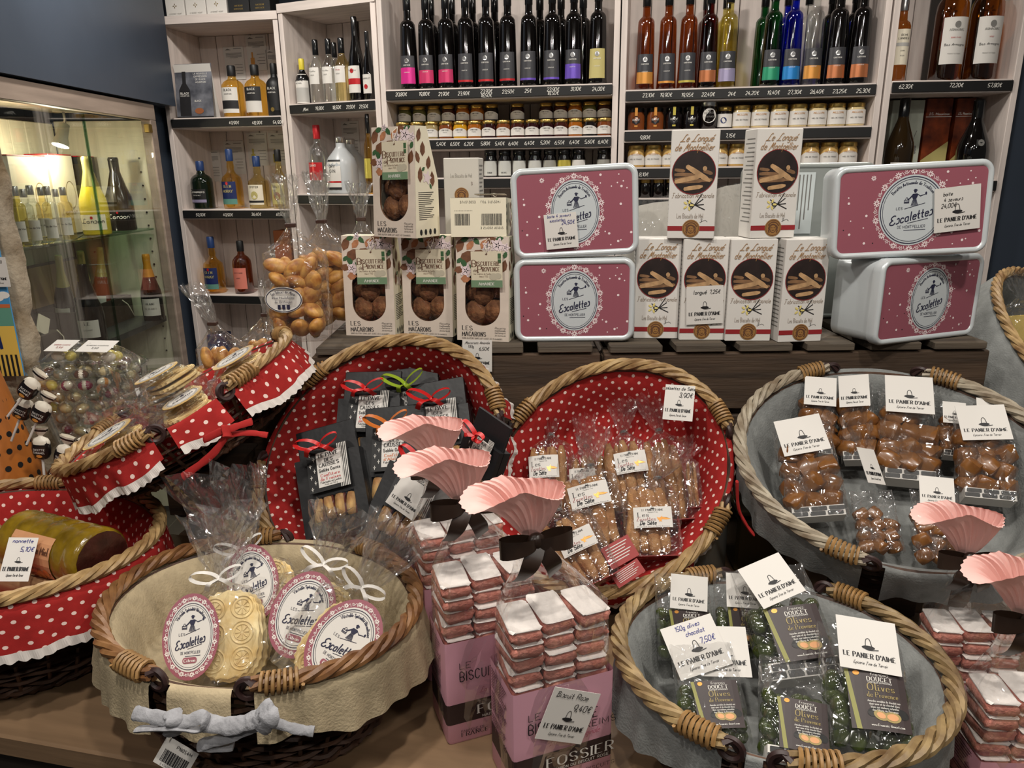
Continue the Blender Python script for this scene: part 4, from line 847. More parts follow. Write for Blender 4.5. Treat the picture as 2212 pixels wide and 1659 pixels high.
    for x, z, r in [(-.033, .140, .013), (.032, .190, .015), (.010, .188, .010), (-.02, .205, .007), (.048, .186, .009)]:
        FL.flower(x, z, r * 1.1, 5); FL.ell(x, z, r * .7, r * .7, 10); DK.flower(x, z, r * .4, 5)
        for k in range(5): q = 2 * pi * k / 5; DK.line([(x + r * .35 * cos(q), z + r * .35 * sin(q)), (x + r * .8 * cos(q), z + r * .8 * sin(q))], .0005)
    for nm, I, m, dy in (('almond_print', A1, almond, .0004), ('almond_print', A2, almond2, .0005), ('leaf_print', LF, leafp, .0006), ('blossom_print', FL, flowerp, .0007), ('blossom_lines', DK, ink, .0009)): iobj(nm, I, m, t, F(dy))
    I = Ink(); I.text('LES', -w * .40, .0215, .0085, .13, 'serif', 'l'); I.text('MACARONS', -w * .40, .0095, .0085, .13, 'serif', 'l', width=.050); I.text('SANS GLUTEN | SANS LAIT | AVEC 43% D AMANDES', -w * .40, .0035, .0028, .12, 'sans', 'l', width=.084)
    for k, tx in enumerate(('Recette', 'traditionnelle', 'tellement', 'savoureuse')): I.text(tx, .036, .0255 - k * .0048, .0036, .1, 'hand', shear=.2, width=.022)
    iobj('front_lettering', I, ink, t, F(.0005))
    # side print on the +x side
    G = lambda dx: (lambda a, b: (X + dx, a, b)); I = Ink(); I2 = Ink()
    for y, z, l, wd, an in [(.02, .190, .026, .014, 1.3), (.03, .165, .028, .016, 1.5), (.014, .150, .024, .013, 1.9), (.046, .140, .026, .015, 1.4), (.020, .118, .03, .015, 1.5), (.056, .110, .03, .015, 1.6)]: leafpoly(I, y, z, l, wd, an)
    iobj('side_almond_print', I, almond, t, G(.0004)); I = Ink(); leafpoly(I, .03, .128, .012, .007, .6); leafpoly(I, .05, .096, .012, .007, 2); iobj('side_leaf_print', I, leafp, t, G(.0004)); I = Ink(); I.flower(.04, .112, .014, 5); I.ell(.04, .112, .008, .008, 10); iobj('side_blossom_print', I, flowerp, t, G(.0006))
    I = Ink()
    for k in range(15): I.rect(.012, .084 - k * .0036, .058 - (k % 4) * .004 - (k in (7, 14)) * .015, .0853 - k * .0036)
    for k in range(4): I.ell(.016 + k * .014, .010, .004, .006, 8)
    iobj('side_lettering', I, ink, t, G(.0004))
    # barcode on the underside
    I = Ink(); rr = random.Random(8); x = -.046
    for rng in ((-.046, -.018), (.006, .046)):
        x = rng[0]
        while x < rng[1]: ww = rr.choice((.0006, .0012)); I.rect(x, .030, x + ww, .052); x += ww + rr.choice((.0006, .0010))
    I.text('3 571305 102012', .026, .055, .004, .12); I.text('LOT 317/2041', .024, .006, .004, .12); I.text('31/12/2023', -.02, .006, .004, .12)
    for k in range(12): I.rect(-.046 + k * .003, .024, -.0445 + k * .003, .0246)
    iobj('base_lettering', I, ink, t, lambda a, b: (a, b, -.0005))
    # hang tag
    tg = bpy.data.objects.new('hang_tag', None); COL.objects.link(tg); tg.parent = t; tg.matrix_local = T(.012, -.004, h * .53) @ RX(-.06) @ RY(-.02)
    tw, th = .064, .070; sobj('tag_card', MB().cbox((0, .0006, th / 2), (tw, .0012, th), .0005), tagm, tg)
    I = Ink(); I.rect(-tw / 2, .0, tw / 2, th * .2); iobj('tag_band', I, green_band, tg, flat(-.0004)); I = Ink(); I.text('AMANDE', 0, th * .06, .0055, .13, 'serif'); iobj('tag_band_lettering', I, chalk, tg, flat(-.0008)); I = Ink(); I.text('B', -tw * .40, th * .575, .0125, .13, 'serif'); I.text('ISCUITERIE', tw * .06, th * .61, .0075, .14, 'serif', width=tw * .76); I.text('de', -tw * .38, th * .44, .006, .1, 'hand', shear=.3); I.text('P', -tw * .22, th * .415, .0125, .13, 'serif'); I.text('ROVENCE', tw * .14, th * .455, .0075, .14, 'serif', width=tw * .56); I.text('Une tradition de famille', -tw * .14, th * .36, .003, .1, 'hand', width=tw * .55); I.text('depuis 1722', -tw * .1, th * .29, .003, .1, 'hand', width=tw * .28)
    I.ell(0, th * .93, .0022, .0022, 10); iobj('tag_lettering', I, brown_ink, tg, flat(-.0004)); I = Ink(); I.ell(tw * .22, th * .30, .009, .007, 14); I.ell(tw * .36, th * .32, .007, .006, 14); iobj('tag_drawing', I, mat('tag_drawing_print', (176, 168, 148), .6), tg, flat(-.0004)); I = Ink(); I.rect(tw * .36, th * .80, tw * .46, th * .94); I.rect(tw * .36, th * .68, tw * .46, th * .78); iobj('organic_mark', I, leafp, tg, flat(-.0004))
    sobj('string', MB().tube([(-.001, -.0008, th * .93), (.004, -.003, th * 1.08), (.010, -.002, th * 1.25), (.006, .004, th * 1.36), (-.002, -.001, th * 1.25), (0, -.003, th * 1.05)], .0008, 5), string_m, tg)
    return t
mac = macaron_box()
M1, w1 = bl_place((745, 724), (858, 727), CZT); M2, _ = bl_place((868, 724), (981, 729), CZT); M3, _ = bl_place((987, 734), (1100, 739), CZT)
mac['label'] = 'macaron box beside the bag of madeleines, showing one dark macaron'; mac['group'] = 'macaron boxes'; mac.matrix_world = M1
copy_tree(mac, M2 @ T(0, .004, 0), 'macaron box standing between two others under the tallest one'); copy_tree(mac, M3, 'macaron box under the one lying on its back')
q = ony(856, 494, 1.50); copy_tree(mac, T(q.x, 1.475, CZT + MH + .0005) @ RZ(radians(-33)), 'macaron box standing on top of the others, turned to show its side')
q = ony(1034, 494, 1.47); copy_tree(mac, T(q.x, 1.467, CZT + MH + .0005) @ RZ(radians(-4)) @ RX(-pi / 2) @ T(0, -MD, 0), 'macaron box lying on its back with barcodes facing out')
# grey biscuit carton behind
a = ony(951, 420, 1.70); b = ony(1044, 420, 1.70); zt = ony(1000, 341, 1.70).z; gb = thing('biscuit_box', 'plain pale grey biscuit box with round gold seal behind the macarons', 'box', frame(V(((a.x + b.x) / 2, 1.695, CZT)), (cos(.12), -sin(.12), 0), (0, 0, 1))); gw = (b.x - a.x) * .82; gh = zt - CZT
sobj('carton', MB().cbox((0, .035, gh / 2), (gw, .07, gh), .0015), mat('pale_grey_card', (196, 192, 184), .55), gb)
def face_seal(I, J, x, y, r):
    I.ell(x, y, r, r, 28); J.ring(x, y, r * .84, r * .84, r * .05, 28); J.ring(x, y - r * .08, r * .34, r * .42, r * .07, 16); J.line([(x - r * .62, y + r * .28), (x - r * .2, y + r * .62), (x + r * .3, y + r * .60), (x + r * .68, y + r * .22)], r * .10, 3); J.line([(x - r * .5, y + r * .22), (x, y + r * .42), (x + r * .5, y + r * .16)], r * .08, 3)
    for k in range(5):
        for s_ in (-1, 1): J.ell(x + s_ * r * (.46 + .06 * (k % 2)), y + r * (.12 - .15 * k), r * .09, r * .09, 6)
    J.ell(x - r * .14, y + r * .02, r * .07, r * .04, 6); J.ell(x + r * .14, y + r * .02, r * .07, r * .04, 6); J.line([(x - r * .14, y - r * .24), (x, y - r * .30), (x + r * .14, y - r * .24)], r * .06, 2)
I, J = Ink(), Ink(); face_seal(I, J, 0, gh * .78, .016); iobj('seal', I, gold_ink, gb, flat(-.0005)); J.text('3½', .024, gh * .84, .006, .1, 'hand'); iobj('seal_drawing', J, brown_ink, gb, flat(-.001)); I = Ink(); I.text('Les Biscuits de Mel', 0, gh * .885, .008, .09, width=gw * .62)
for k in range(3): I.text(('Sablés', 'chocolat', 'noisettes')[k], 0, gh * (.66 - .035 * k), .005, .1)
iobj('lettering', I, mat('faint_grey_ink', (150, 146, 138), .6), gb, flat(-.0005)); I = Ink()
for k in range(16): I.rect(.008, gh * (.95 - k * .025), .055 - (k % 3) * .008, gh * (.958 - k * .025))
iobj('side_lettering', I, grey_ink, gb, lambda a, b: (gw / 2 + .0005, a, b))

# ================================================================== pink tins
def rrect(w, h, r, n=6):
    P = []
    for cx_, cy_, a0 in ((w / 2 - r, h / 2 - r, 0), (-w / 2 + r, h / 2 - r, pi / 2), (-w / 2 + r, -h / 2 + r, pi), (w / 2 - r, -h / 2 + r, 3 * pi / 2)):
        for i in range(n + 1): t_ = a0 + pi / 2 * i / n; P.append((cx_ + r * cos(t_), cy_ + r * sin(t_)))
    return P
def tin(label, M, w, h, D, orx, ory, front=True, name='biscuit_tin'):
    t = thing(name, label, 'tin', M, None); R = .024
    def ring(o, y): return [V((x, y, z + h / 2)) for x, z in rrect(w + 2 * o, h + 2 * o, R + o)]
    sobj('tin_body', (lambda m: (m.grid([ring(-.012, D), ring(-.003, D - .004), ring(-.003, .02)], cu=True, flip=True), m.fan(ring(-.012, D), False), m)[-1])(MB()), tin_w if front else tin_s, t, .6)
    lid = sobj('lid', (lambda m: (m.grid([ring(-.003, .024), ring(0, .022), ring(0, .006), ring(-.003, .001), ring(-.006, 0), ring(-.010, .001), ring(-.012, .0035)], cu=True, flip=True), m)[-1])(MB()), tin_w if front else tin_s, t, .9)
    mb = MB(); mb.fan(ring(-.0115, .0034)); pn = obj('lid_panel', mb, rose if front else tin_s, t)
    if front:
        zc = h * .5; F = lambda y: (lambda a, b: (a, .0034 - y, b + zc))
        I = Ink(); I.ell(0, 0, orx, ory, 48); iobj('medallion', I, tin_w, pn, F(.0003)); iobj('medallion_print', esc_logo(orx, ory, 'Recette Artisanale de Tradition'), navy_ink, pn, F(.0007))
        L = lace_ring(orx, ory, 28, .0062); rnd = random.Random(4); DKI = Ink()
        for k in range(46):
            x, z = rnd.uniform(-w * .44, w * .44), rnd.uniform(-h * .42, h * .42)
            if (x / (orx * 1.25)) ** 2 + (z / (ory * 1.2)) ** 2 < 1: continue
            if k % 5 == 0: DKI.ell(x, z, .0012, .0012, 8)
            elif k % 7 == 0: L.flower(x, z, .005, 8)
            else: L.ell(x, z, .0014 if k % 3 else .0024, .0014 if k % 3 else .0024, 8)
        iobj('lace_print', L, lacew, pn, F(.0003)); iobj('dot_print', DKI, ink, pn, F(.0003))
    return t
def tilt_place(tl, tr, bl, Y, lean=0):
    """frame from the picture: bottom-left at depth Y, x along the top edge"""
    b = ony(*bl, Y); a1, a2 = ony(*tl, Y), ony(*tr, Y); return b, (a2 - a1)
TW, TH = .238, .166
Mt = T(ony(1241, 722, 1.445).x, 1.445, CZT - .001) @ RZ(-.05)
tin('pink biscuit tin lying under another one beside the macaron boxes', Mt @ RY(-.012), TW, TH, .07, .047, .060)
T2 = tin('pink biscuit tin with a pen-written price card, stacked beside the macarons', Mt @ T(.002, .0, TH + .003) @ RY(-.045) @ RX(-.03), TW + .004, TH + .004, .07, .047, .060)
Mq, _ = bl_place((1868, 752), (2120, 722), CZT - .002)
tin('pink biscuit tin turned to show its white side, bottom of its stack', Mq @ T(0, 0, 0), .268, .166, .12, .050, .061)
a = ony(1804, 546, 1.40); T4 = tin('wide pink biscuit tin with a torn-edged price card, top of its stack', T(ony(1958, 540, 1.40).x + .006, 1.40, CZT + .1665) @ RZ(-.04) @ RY(-.045) @ RX(-.02), .288, .170, .07, .060, .064)
card('white price card stuck on the pink tin beside the macarons', Mt @ T(.002, .0, TH + .003) @ RY(-.045) @ RX(-.03) @ T(-.026, -.003, .018) @ RY(-.05), .062, .066, [('boite 4 saveurs', -.04, .90, .08), ('escalettes', -.1, .78, .08), ('24,50€', .22, .68, .10)], blue=True)
card('white price card stuck across the wide pink tin', T(ony(1958, 540, 1.40).x + .006, 1.40, CZT + .1665) @ RZ(-.04) @ RY(-.045) @ RX(-.02) @ T(.082, -.003, .044) @ RY(-.07), .082, .080, [('boite', -.22, .82, .08), ('4 saveurs', -.1, .69, .08), ('24,00€', -.2, .55, .09)])
# tins and a carton seen from behind
q = ony(1745, 500, 1.66); tb1 = tin('plain metal tin seen from the back at the bottom of the rear stack', T(q.x, 1.66, CZT - .001), .28, .170, .07, 1, 1, False); tb2 = tin('plain metal tin with ingredient sticker on the rear stack', T(q.x, 1.66, CZT + .170), .28, .170, .07, 1, 1, False)
I = Ink(); I.rect(-.075, .02, .005, .15); iobj('sticker', I, mat('pale_blue_sticker', (206, 214, 214), .5), tb2, flat(-.001)); I = Ink()
for k in range(9): I.rect(-.070 + k * .008, .03 + (k % 3) * .02, -.0675 + k * .008, .145)
iobj('sticker_lettering', I, grey_ink, tb2, flat(-.0015)); I = Ink(); I.flower(.05, .085, .009, 6); I.text('La Vitrolle', .05, .066, .008, .12, 'script'); I.text('FRANCE', .05, .057, .004, .12); iobj('embossed_mark', I, tin_w, tb2, flat(-.0008))
q = ony(1490, 470, 1.57); wb = thing('wrapped_carton', 'white plastic wrapped carton leaning behind the long biscuit boxes', 'carton', T(q.x - .01, 1.575, CZT + .003) @ RX(-.08)); mb = MB(); n = 9; rows = []
for i in range(n):
    u_ = i / (n - 1); rows.append([V((-.12 + .24 * u_, 0, 0)), V((-.12 + .24 * u_, .002, .245 + .05 * u_ + .004 * sin(9 * u_))), V((-.12 + .24 * u_, .05, .24 + .045 * u_)), V((-.12 + .24 * u_, .05, 0))])
mb.grid(rows, cu=True, flip=True); mb.fan(rows[0]); mb.fan(rows[-1], True); sobj('carton', mb, mat('white_plastic', (214, 210, 202), .35), wb, .6)
mb = MB(); rnd = random.Random(2); mb.grid([[V((-.125 + .25 * i / 12, -.004 + rnd.uniform(-.003, .003), .26 * j / 8 + .04 * i / 12 * j / 8)) for i in range(13)] for j in range(9)]); obj('wrapping_film', mb, cello, wb)

# ================================================================== long biscuit boxes
LW, LD, LH = .0885, .058, .2005
def longue():
    t = thing('long_biscuit_box', 'x', 'box'); w, d, h = LW, LD, LH
    sobj('carton', MB().cbox((0, d / 2, h / 2), (w, d, h), .0012), white_paper, t)
    I = Ink(); I.text('Le Longué', w * .02, h * .895, .0125, .085, 'script', shear=.45, width=w * .66); I.text('de Montpellier', -w * .02, h * .815, .0125, .085, 'script', shear=.35, width=w * .80); iobj('title_lettering', I, gold_ink, t, flat(-.0012))
    I = Ink(); I.ell(0, h * .615, w * .445, w * .445, 40); p = iobj('picture_disc', I, mat('dark_picture_print', (38, 26, 24), .5, var=.5, scale=30), t, flat(-.0006))
    I = Ink(); I.ring(0, h * .615, w * .445, w * .445, .0012, 40); iobj('picture_ring', I, redline, p, flat(-.0008))
    I = Ink(); J = Ink(); zc = h * .615
    def bis(K, x, z, l, wd, an): pts = [(-l / 2, 0), (-l * .46, wd * .4), (-l * .2, wd * .5), (l * .3, wd * .45), (l / 2, wd * .2), (l / 2, -wd * .2), (l * .3, -wd * .5), (-l * .2, -wd * .45), (-l * .46, -wd * .35)]; K.poly([(x + a * cos(an) - b * sin(an), zc + z + a * sin(an) + b * cos(an)) for a, b in pts])
    bis(J, -.006, -.016, .056, .007, .05); bis(J, -.008, -.010, .056, .007, .12); bis(I, .0, -.028, .036, .008, .15); bis(J, -.026, .004, .020, .006, -.1); bis(J, -.026, -.004, .020, .006, 0); bis(J, .026, .0, .018, .007, -.3); bis(J, .026, -.014, .018, .007, .1); bis(I, -.010, -.012, .052, .009, .22); bis(J, -.014, -.004, .036, .007, -.05); bis(I, .008, -.002, .054, .010, -.55); I.ell(.020, zc + .007, .004, .0045, 10)
    iobj('picture_biscuit_shade', J, mat('dark_biscuit_print', (128, 94, 64), .6, var=.3, scale=60), p, flat(-.0009)); iobj('picture_biscuit', I, mat('biscuit_print', (186, 148, 106), .6, var=.3, scale=60), p, flat(-.0012))
    I = Ink(); I.text('Fabrication Artisanale', 0, h * .385, .0085, .08, 'hand', shear=.12, width=w * .88); iobj('subtitle_lettering', I, mat('taupe_ink', (140, 122, 104), .6), t, flat(-.0006))
    I = Ink()
    for k in range(4): I.line([(-.010 + k * .002, h * .36 - k * .004), (.0, h * .33 - k * .003), (.024 - k * .002, h * .272 + k * .010)], .0017, 3)
    iobj('vanilla_pods', I, ink, t, flat(-.0006)); I = Ink(); I.flower(-.007, h * .315, .011, 5); iobj('vanilla_flower', I, mat('pale_yellow_print', (218, 200, 120), .6), t, flat(-.001))
    I = Ink(); I.text('Les Biscuits de Mel', -.003, h * .195, .0085, .08, width=w * .56); iobj('maker_lettering', I, mat('warm_grey_ink', (150, 138, 126), .6), t, flat(-.0006)); I = Ink(); I.text('3½', .018, h * .155, .006, .09, 'hand', shear=.3); I.line([(.018, h * .16), (.026, h * .175), (.030, h * .16)], .0006, 2); iobj('handwriting', I, ink, t, flat(-.0006))
    I = Ink(); I.rect(-w / 2, h * .075, w / 2, h * .12); iobj('red_band', I, redline, t, flat(-.0006)); I, J = Ink(), Ink(); face_seal(I, J, 0, h * .098, .0165); iobj('seal', I, gold_ink, t, flat(-.001)); iobj('seal_drawing', J, brown_ink, t, flat(-.0014))
    I = Ink()
    for k in range(20): I.rect(.008, .03 + k * .008, .050 - (k % 3) * .006, .0318 + k * .008)
    for s_ in (-1, 1): iobj('side_lettering', I, grey_ink, t, lambda a, b, s_=s_: (s_ * (w / 2 + .0005), a, b))
    return t
lg = longue()
for i, (pa, pb, lb) in enumerate([((1369, 731), (1461, 732), 'long biscuit box standing right beside the stacked pink tins'), ((1467, 735), (1562, 735), 'long biscuit box with a price card over its picture'), ((1566, 737), (1662, 737), 'long biscuit box under the gap between the two upper ones'), ((1676, 739), (1777, 738), 'long biscuit box turned slightly at the end of its row')]):
    Mx, _ = bl_place(pa, pb, CZT - .002); o = lg if i == 0 else copy_tree(lg); o.matrix_world = Mx @ (RZ(.10) if i == 3 else RZ(0)); o['label'] = lb; o['group'] = 'long biscuit boxes'
    if i == 1: Mc = Mx
for px, rz, Y, lb in [(1486, -.22, 1.475, 'long biscuit box standing on the row near the pink tins'), (1660, .10, 1.47, 'long biscuit box standing on the row near the wide pink tin')]:
    q = ony(px, 509, Y); copy_tree(lg, T(q.x, Y - .02, CZT - .001 + LH) @ RZ(rz), lb)
card('white price card propped against the lower long biscuit boxes', Mc @ T(.004, -.004, .034) @ RY(-.05), .072, .076, [('longué', -.14, .80, .10), ('7,25€', .26, .80, .09)])
q = onz(1001, 800, 0); card('white price card hanging below the macaron boxes', T(ony(1031, 802, CYF - .006).x, CYF - .0062, ony(1031, 802, CYF - .004).z) @ RY(.02), .058, .064, [('Macarons Amande', 0, .88, .075), ('130g', -.22, .76, .075), ('6,50€', .22, .68, .10)])

# ================================================================== wicker baskets
wick_l = mat('pale_willow', (186, 156, 108), .5, var=.45, scale=30, stretch=(1, 1, 1), bump=.3, bscale=60, var2=(120, 88, 52))
wick_b = mat('honey_willow', (142, 102, 62), .45, var=.4, scale=30, bump=.3, bscale=60, var2=(92, 56, 30))
wick_d = mat('dark_chip_weave', (92, 62, 42), .6, var=.5, scale=26, bump=.3, bscale=60, var2=(48, 30, 20))
wick_g = mat('grey_washed_willow', (176, 166, 146), .55, var=.4, scale=30, bump=.3, bscale=60, var2=(120, 104, 84))
wick_o = mat('olive_willow', (158, 134, 92), .5, var=.45, scale=30, bump=.3, bscale=60, var2=(96, 72, 44))
loop_m = mat('dark_cane_loop', (48, 28, 26), .5); bind_m = mat('cane_binding', (150, 114, 68), .5, var=.3, scale=60)
red_dot = dotmat('red_polka_dot_cotton', (158, 38, 36), (232, 206, 196), .0195, .165); beige_c = mat('natural_linen', (178, 162, 132), .9, var=.12, scale=60, bump=.3, bscale=300, spec=.2); grey_c = mat('grey_linen', (128, 130, 128), .9, var=.14, scale=50, bump=.3, bscale=300, spec=.2); lace_m = mat('white_cotton_lace', (214, 206, 200), .9, spec=.2); red_c = mat('red_cotton_tie', (158, 38, 36), .85, spec=.2); white_c = mat('white_cotton_tie', (158, 158, 162), .95, spec=.1, var=.2, scale=60, bump=.6, bscale=120)
def scaled(c, k): return CAMP + (V(c) - CAMP) * k
class Bk: pass
def basket(label, c, tx, ty, rot, rx, ry, arcs, H=.17, liner=red_dot, wick=wick_l, body=wick_d, skirt=.07, lace=False, weave=True, floor=.10, seed=1, openings=True, bs=.74, cat='basket', so=.014):
    b = Bk(); A = RY(ty) @ RX(tx) @ RZ(rot); b.A = T(c) @ A; b.M = b.A @ T(0, 0, -H); b.n = V(A.col[2][:3]); b.c = V(c); b.H = H; Ai = b.A.inverted(); b.rx, b.ry = rx, ry
    t = b.t = thing('wicker_basket', label, cat, b.M); ex, ey = rx - .006, ry - .006
    def ang(px, py): q = Ai @ onpl(px, py, b.c, b.n); return math.atan2(q.y / ry, q.x / rx)
    def E(a, off, z, s=1): return V(((ex * s + off) * cos(a), (ey * s + off) * sin(a), z))
    def sc(z): return bs + (1 - bs) * (max(z, 0) / H) ** .8
    n_arc = []
    for p0, pm, p1 in arcs:
        a0, am, a1 = ang(*p0), ang(*pm), ang(*p1)
        while am < a0: am += 2 * pi
        while a1 < a0: a1 += 2 * pi
        if not (am <= a1):   # go the other way round
            a0, a1 = a1, a0 + 2 * pi
            if a1 - a0 > 2 * pi: a1 -= 2 * pi
        n_arc.append((a0, a1))
    # woven body
    nst = 30
    if weave:
        for i in range(nst):
            a = 2 * pi * i / nst; sobj('stake', MB().tube([E(a, 0, z, sc(z)) for z in (.004, H * .35, H * .7, H - .004)], .0032, 5), body, t)
        rows = int((H - .02) / .0105)
        for k in range(rows):
            z = .012 + k * .0105; pts = [E(2 * pi * j / 120, .0045 * cos(nst / 2 * 2 * pi * j / 120 + pi * k) + .0006 * sin(j * 1.7 + k), z + .0012 * sin(j * .9 + k * 2), sc(z)) for j in range(120)]
            sobj('weaver', MB().tube(pts, .0022, 4, closed=True, flat=2.1, up=None), body, t)
        for s_ in (0, 1): sobj('foot_rope', MB().tube([E(2 * pi * j / 100, .004 + .004 * cos(30 * 2 * pi * j / 100 + pi * s_), .0095 + .004 * sin(30 * 2 * pi * j / 100 + pi * s_), sc(0)) for j in range(100)], .005, 5, closed=True), body, t)
    else:
        mb = MB(); mb.grid([[E(2 * pi * j / 60, .002 * (-1) ** j, z, sc(z)) for j in range(60)] for z in [H * i / 12 for i in range(13)]], cu=True); sobj('woven_wall', mb, body, t, 1.5)
    mb = MB(); mb.grid([[E(2 * pi * j / 60, 0, .003, s_ * sc(0)) for j in range(60)] for s_ in (.02, 1)], cu=True); obj('basket_floor', mb, body, t)
    sobj('border', MB().tube([E(2 * pi * j / 90, 0, H - .002) for j in range(90)], .006, 6, closed=True), body, t)
    # cloth liner: inside, over the rim, hanging skirt
    NA = 210; fl = H - floor; cols = []; rnd = random.Random(seed); ph = [rnd.uniform(0, 6.28) for _ in range(8)]
    gaps = []
    if openings:
        for a0, a1 in n_arc: gaps += [a0 - .05, a1 + .05]
    prof = []
    for i in range(5): prof.append((.02 + .98 * i / 4, fl, 'f'))
    for i in range(1, 7): prof.append((1, fl + (H - fl) * i / 6, 'w'))
    prof += [(0.006, H + .006, 'o'), (so - .001, H + .001, 'o')]
    for i in range(1, 8): prof.append((so + .010 * i / 7 * so / .014, H - skirt * i / 7, 's'))
    rows = []; uvr = []
    for k, (s_, z, kind) in enumerate(prof):
        row = []
        for j in range(NA + 1):
            a = 2 * pi * (j % NA) / NA; wr = sin(9 * a + ph[0]) * .5 + sin(17 * a + ph[1]) * .35 + sin(4 * a + ph[2]) * .6
            if kind == 'f': p = E(a, -.017 * s_, z + .004 * wr * s_, s_ * sc(z) * 1.0)
            elif kind == 'w': f = (z - fl) / (H - fl); p = E(a, -.017 + .010 * f ** 6 + .004 * wr * (1 - f) * f * 3, z, sc(z) if f < .99 else 1)
            elif kind == 'o': p = E(a, s_, z + .0015 * wr)
            else:
                f = (H - z) / skirt; p = E(a, s_ + .005 * wr * f + .003 * f * sin(31 * a + ph[3]), z + .010 * f * sin(3 * a + ph[4]) + .004 * f * sin(11 * a + ph[5]), 1)
            row.append(p)
        rows.append(row)
    mb = MB(); vl = 0
    for k in range(len(rows)):
        if k: vl += (rows[k][0] - rows[k - 1][0]).length
        ul = 0
        for j in range(NA + 1):
            uvr.append((2 * pi * ((ex + ey) / 2) * j / NA, vl)); mb.v.append(tuple(rows[k][j]))
    m1 = NA + 1; NS = len(prof) - 7
    for k in range(len(rows) - 1):
        for j in range(NA):
            a = 2 * pi * (j + .5) / NA
            if k >= NS - 2 and any(abs((a - g + pi) % (2 * pi) - pi) < .06 for g in gaps): continue
            mb.f.append([k * m1 + j, k * m1 + j + 1, (k + 1) * m1 + j + 1, (k + 1) * m1 + j])
    mb.uv = uvr; li = obj('liner', mb.mesh('liner', 2.5), liner, t); sol = None
    if lace:
        mb = MB(); rw = [[], []]
        for j in range(NA * 3 + 1):
            jj = j / 3; j0 = int(jj) % NA; p = V(rows[-1][j0]).lerp(V(rows[-1][(j0 + 1)]), jj - int(jj)); o = V((p.x, p.y, 0)).normalized()
            rw[0].append(p + o * .0005 + V((0, 0, .002))); rw[1].append(p + o * (.003 + .0015 * sin(j * .9)) - V((0, 0, .010 + .003 * abs(sin(j * .52)))))
        for j in range(NA * 3):
            a = 2 * pi * (j / 3 + .5) / NA
            if any(abs((a - g + pi) % (2 * pi) - pi) < .08 for g in gaps): continue
            if mb.f and last != j - 1: obj('lace_trim', mb, lace_m, li); mb = MB()
            last = j; mb.poly([rw[0][j], rw[0][j + 1], rw[1][j + 1], rw[1][j]])
        if mb.f: obj('lace_trim', mb, lace_m, li)
    # two swing handles lying on the rim
    for a0, a1 in n_arc:
        hd = bpy.data.objects.new('handle', None); COL.objects.link(hd); hd.parent = t; L_ = (a1 - a0) * (rx + ry) / 2; N = max(24, int(L_ / .008)); tw = L_ / .11
        for s_ in range(4):
            pts = []; rad = []
            for j in range(N + 1):
                f = j / N; a = a0 + (a1 - a0) * f; pq = 2 * pi * (s_ / 4 + tw * f); q = .0072 + .0008 * sin(s_ * 2 + j * .4)
                pts.append(V(((rx + q * cos(pq)) * cos(a), (ry + q * cos(pq)) * sin(a), H + .014 + q * .8 * sin(pq)))); rad.append(.0052 * (1 - .25 * abs(2 * f - 1) ** 6) + .0004 * sin(j * 1.3 + s_))
            sobj('willow_rod', MB().tube(pts, rad, 6), wick, hd)
        for e, sg in ((a0, 1), (a1, -1)):
            da = .045 / ((rx + ry) / 2); pts = []
            for j in range(7 * 10 + 1):
                f = j / 70; a = e + sg * (.25 * da + da * f); pq = 2 * pi * 7 * f; pts.append(V(((rx + .0135 * cos(pq)) * cos(a), (ry + .0135 * cos(pq)) * sin(a), H + .014 + .0125 * sin(pq))))
            sobj('binding', MB().tube(pts, .0026, 5), bind_m, hd)
            ae = e - sg * .02; cp = V((rx * cos(ae), ry * sin(ae), H + .008)); tg = V((-rx * sin(ae), ry * cos(ae), 0)).normalized()
            sobj('hinge_loop', MB().tube([cp + tg * (.013 * cos(q)) + V((0, 0, .013 * sin(q))) for q in [2 * pi * i / 18 for i in range(18)]], .0042, 6, closed=True), loop_m, hd)
            sobj('hinge_peg', MB().tube([V(((rx + .006) * cos(e + sg * .02), (ry + .006) * sin(e + sg * .02), H + .016)), cp + V((0, 0, .012)), V(((rx - .004) * cos(e - sg * .06), (ry - .004) * sin(e - sg * .06), H + .006))], .0048, 6), loop_m, hd)
    # helper: a frame lying on a plane parallel to the rim, read from two pixels
    def at(px, py, dep): return onpl(px, py, b.c - b.n * dep, b.n)
    b.at = at; b.ang = ang; b.E = E
    return b
def pl(bot, top, p0, n, tilt=0):
    """frame with z from pixel bot to pixel top on the plane (p0, n), -y along n; returns M, height"""
    a = onpl(*bot, p0, n); c = onpl(*top, p0, n); z = (c - a); h = z.length; z.normalize(); y = -V(n).normalized(); x = y.cross(z).normalized()
    m = Matrix((x, y, z)).transposed().to_4x4(); m.translation = a; return m, h
def tie(par, pts, w, m, name='tie', th=.42):
    q = smooth3(pts, 7); return sobj(name, MB().tube(q, [w / 2 * (1 + .07 * sin(i * 1.1) + .05 * sin(i * 2.3)) for i in range(len(q))], 10, flat=th), m, par, 1.2)
def smooth3(pts, k=5):
    p = [V(q) for q in pts]; out = []
    for i in range(len(p) - 1):
        a = p[i - 1] if i else p[0]; b_, c_ = p[i], p[i + 1]; d = p[i + 2] if i + 2 < len(p) else p[-1]
        for j in range(k): t_ = j / k; out.append(.5 * ((2 * b_) + (c_ - a) * t_ + (2 * a - 5 * b_ + 4 * c_ - d) * t_ * t_ + (3 * b_ - a - 3 * c_ + d) * t_ ** 3))
    out.append(p[-1]); return out

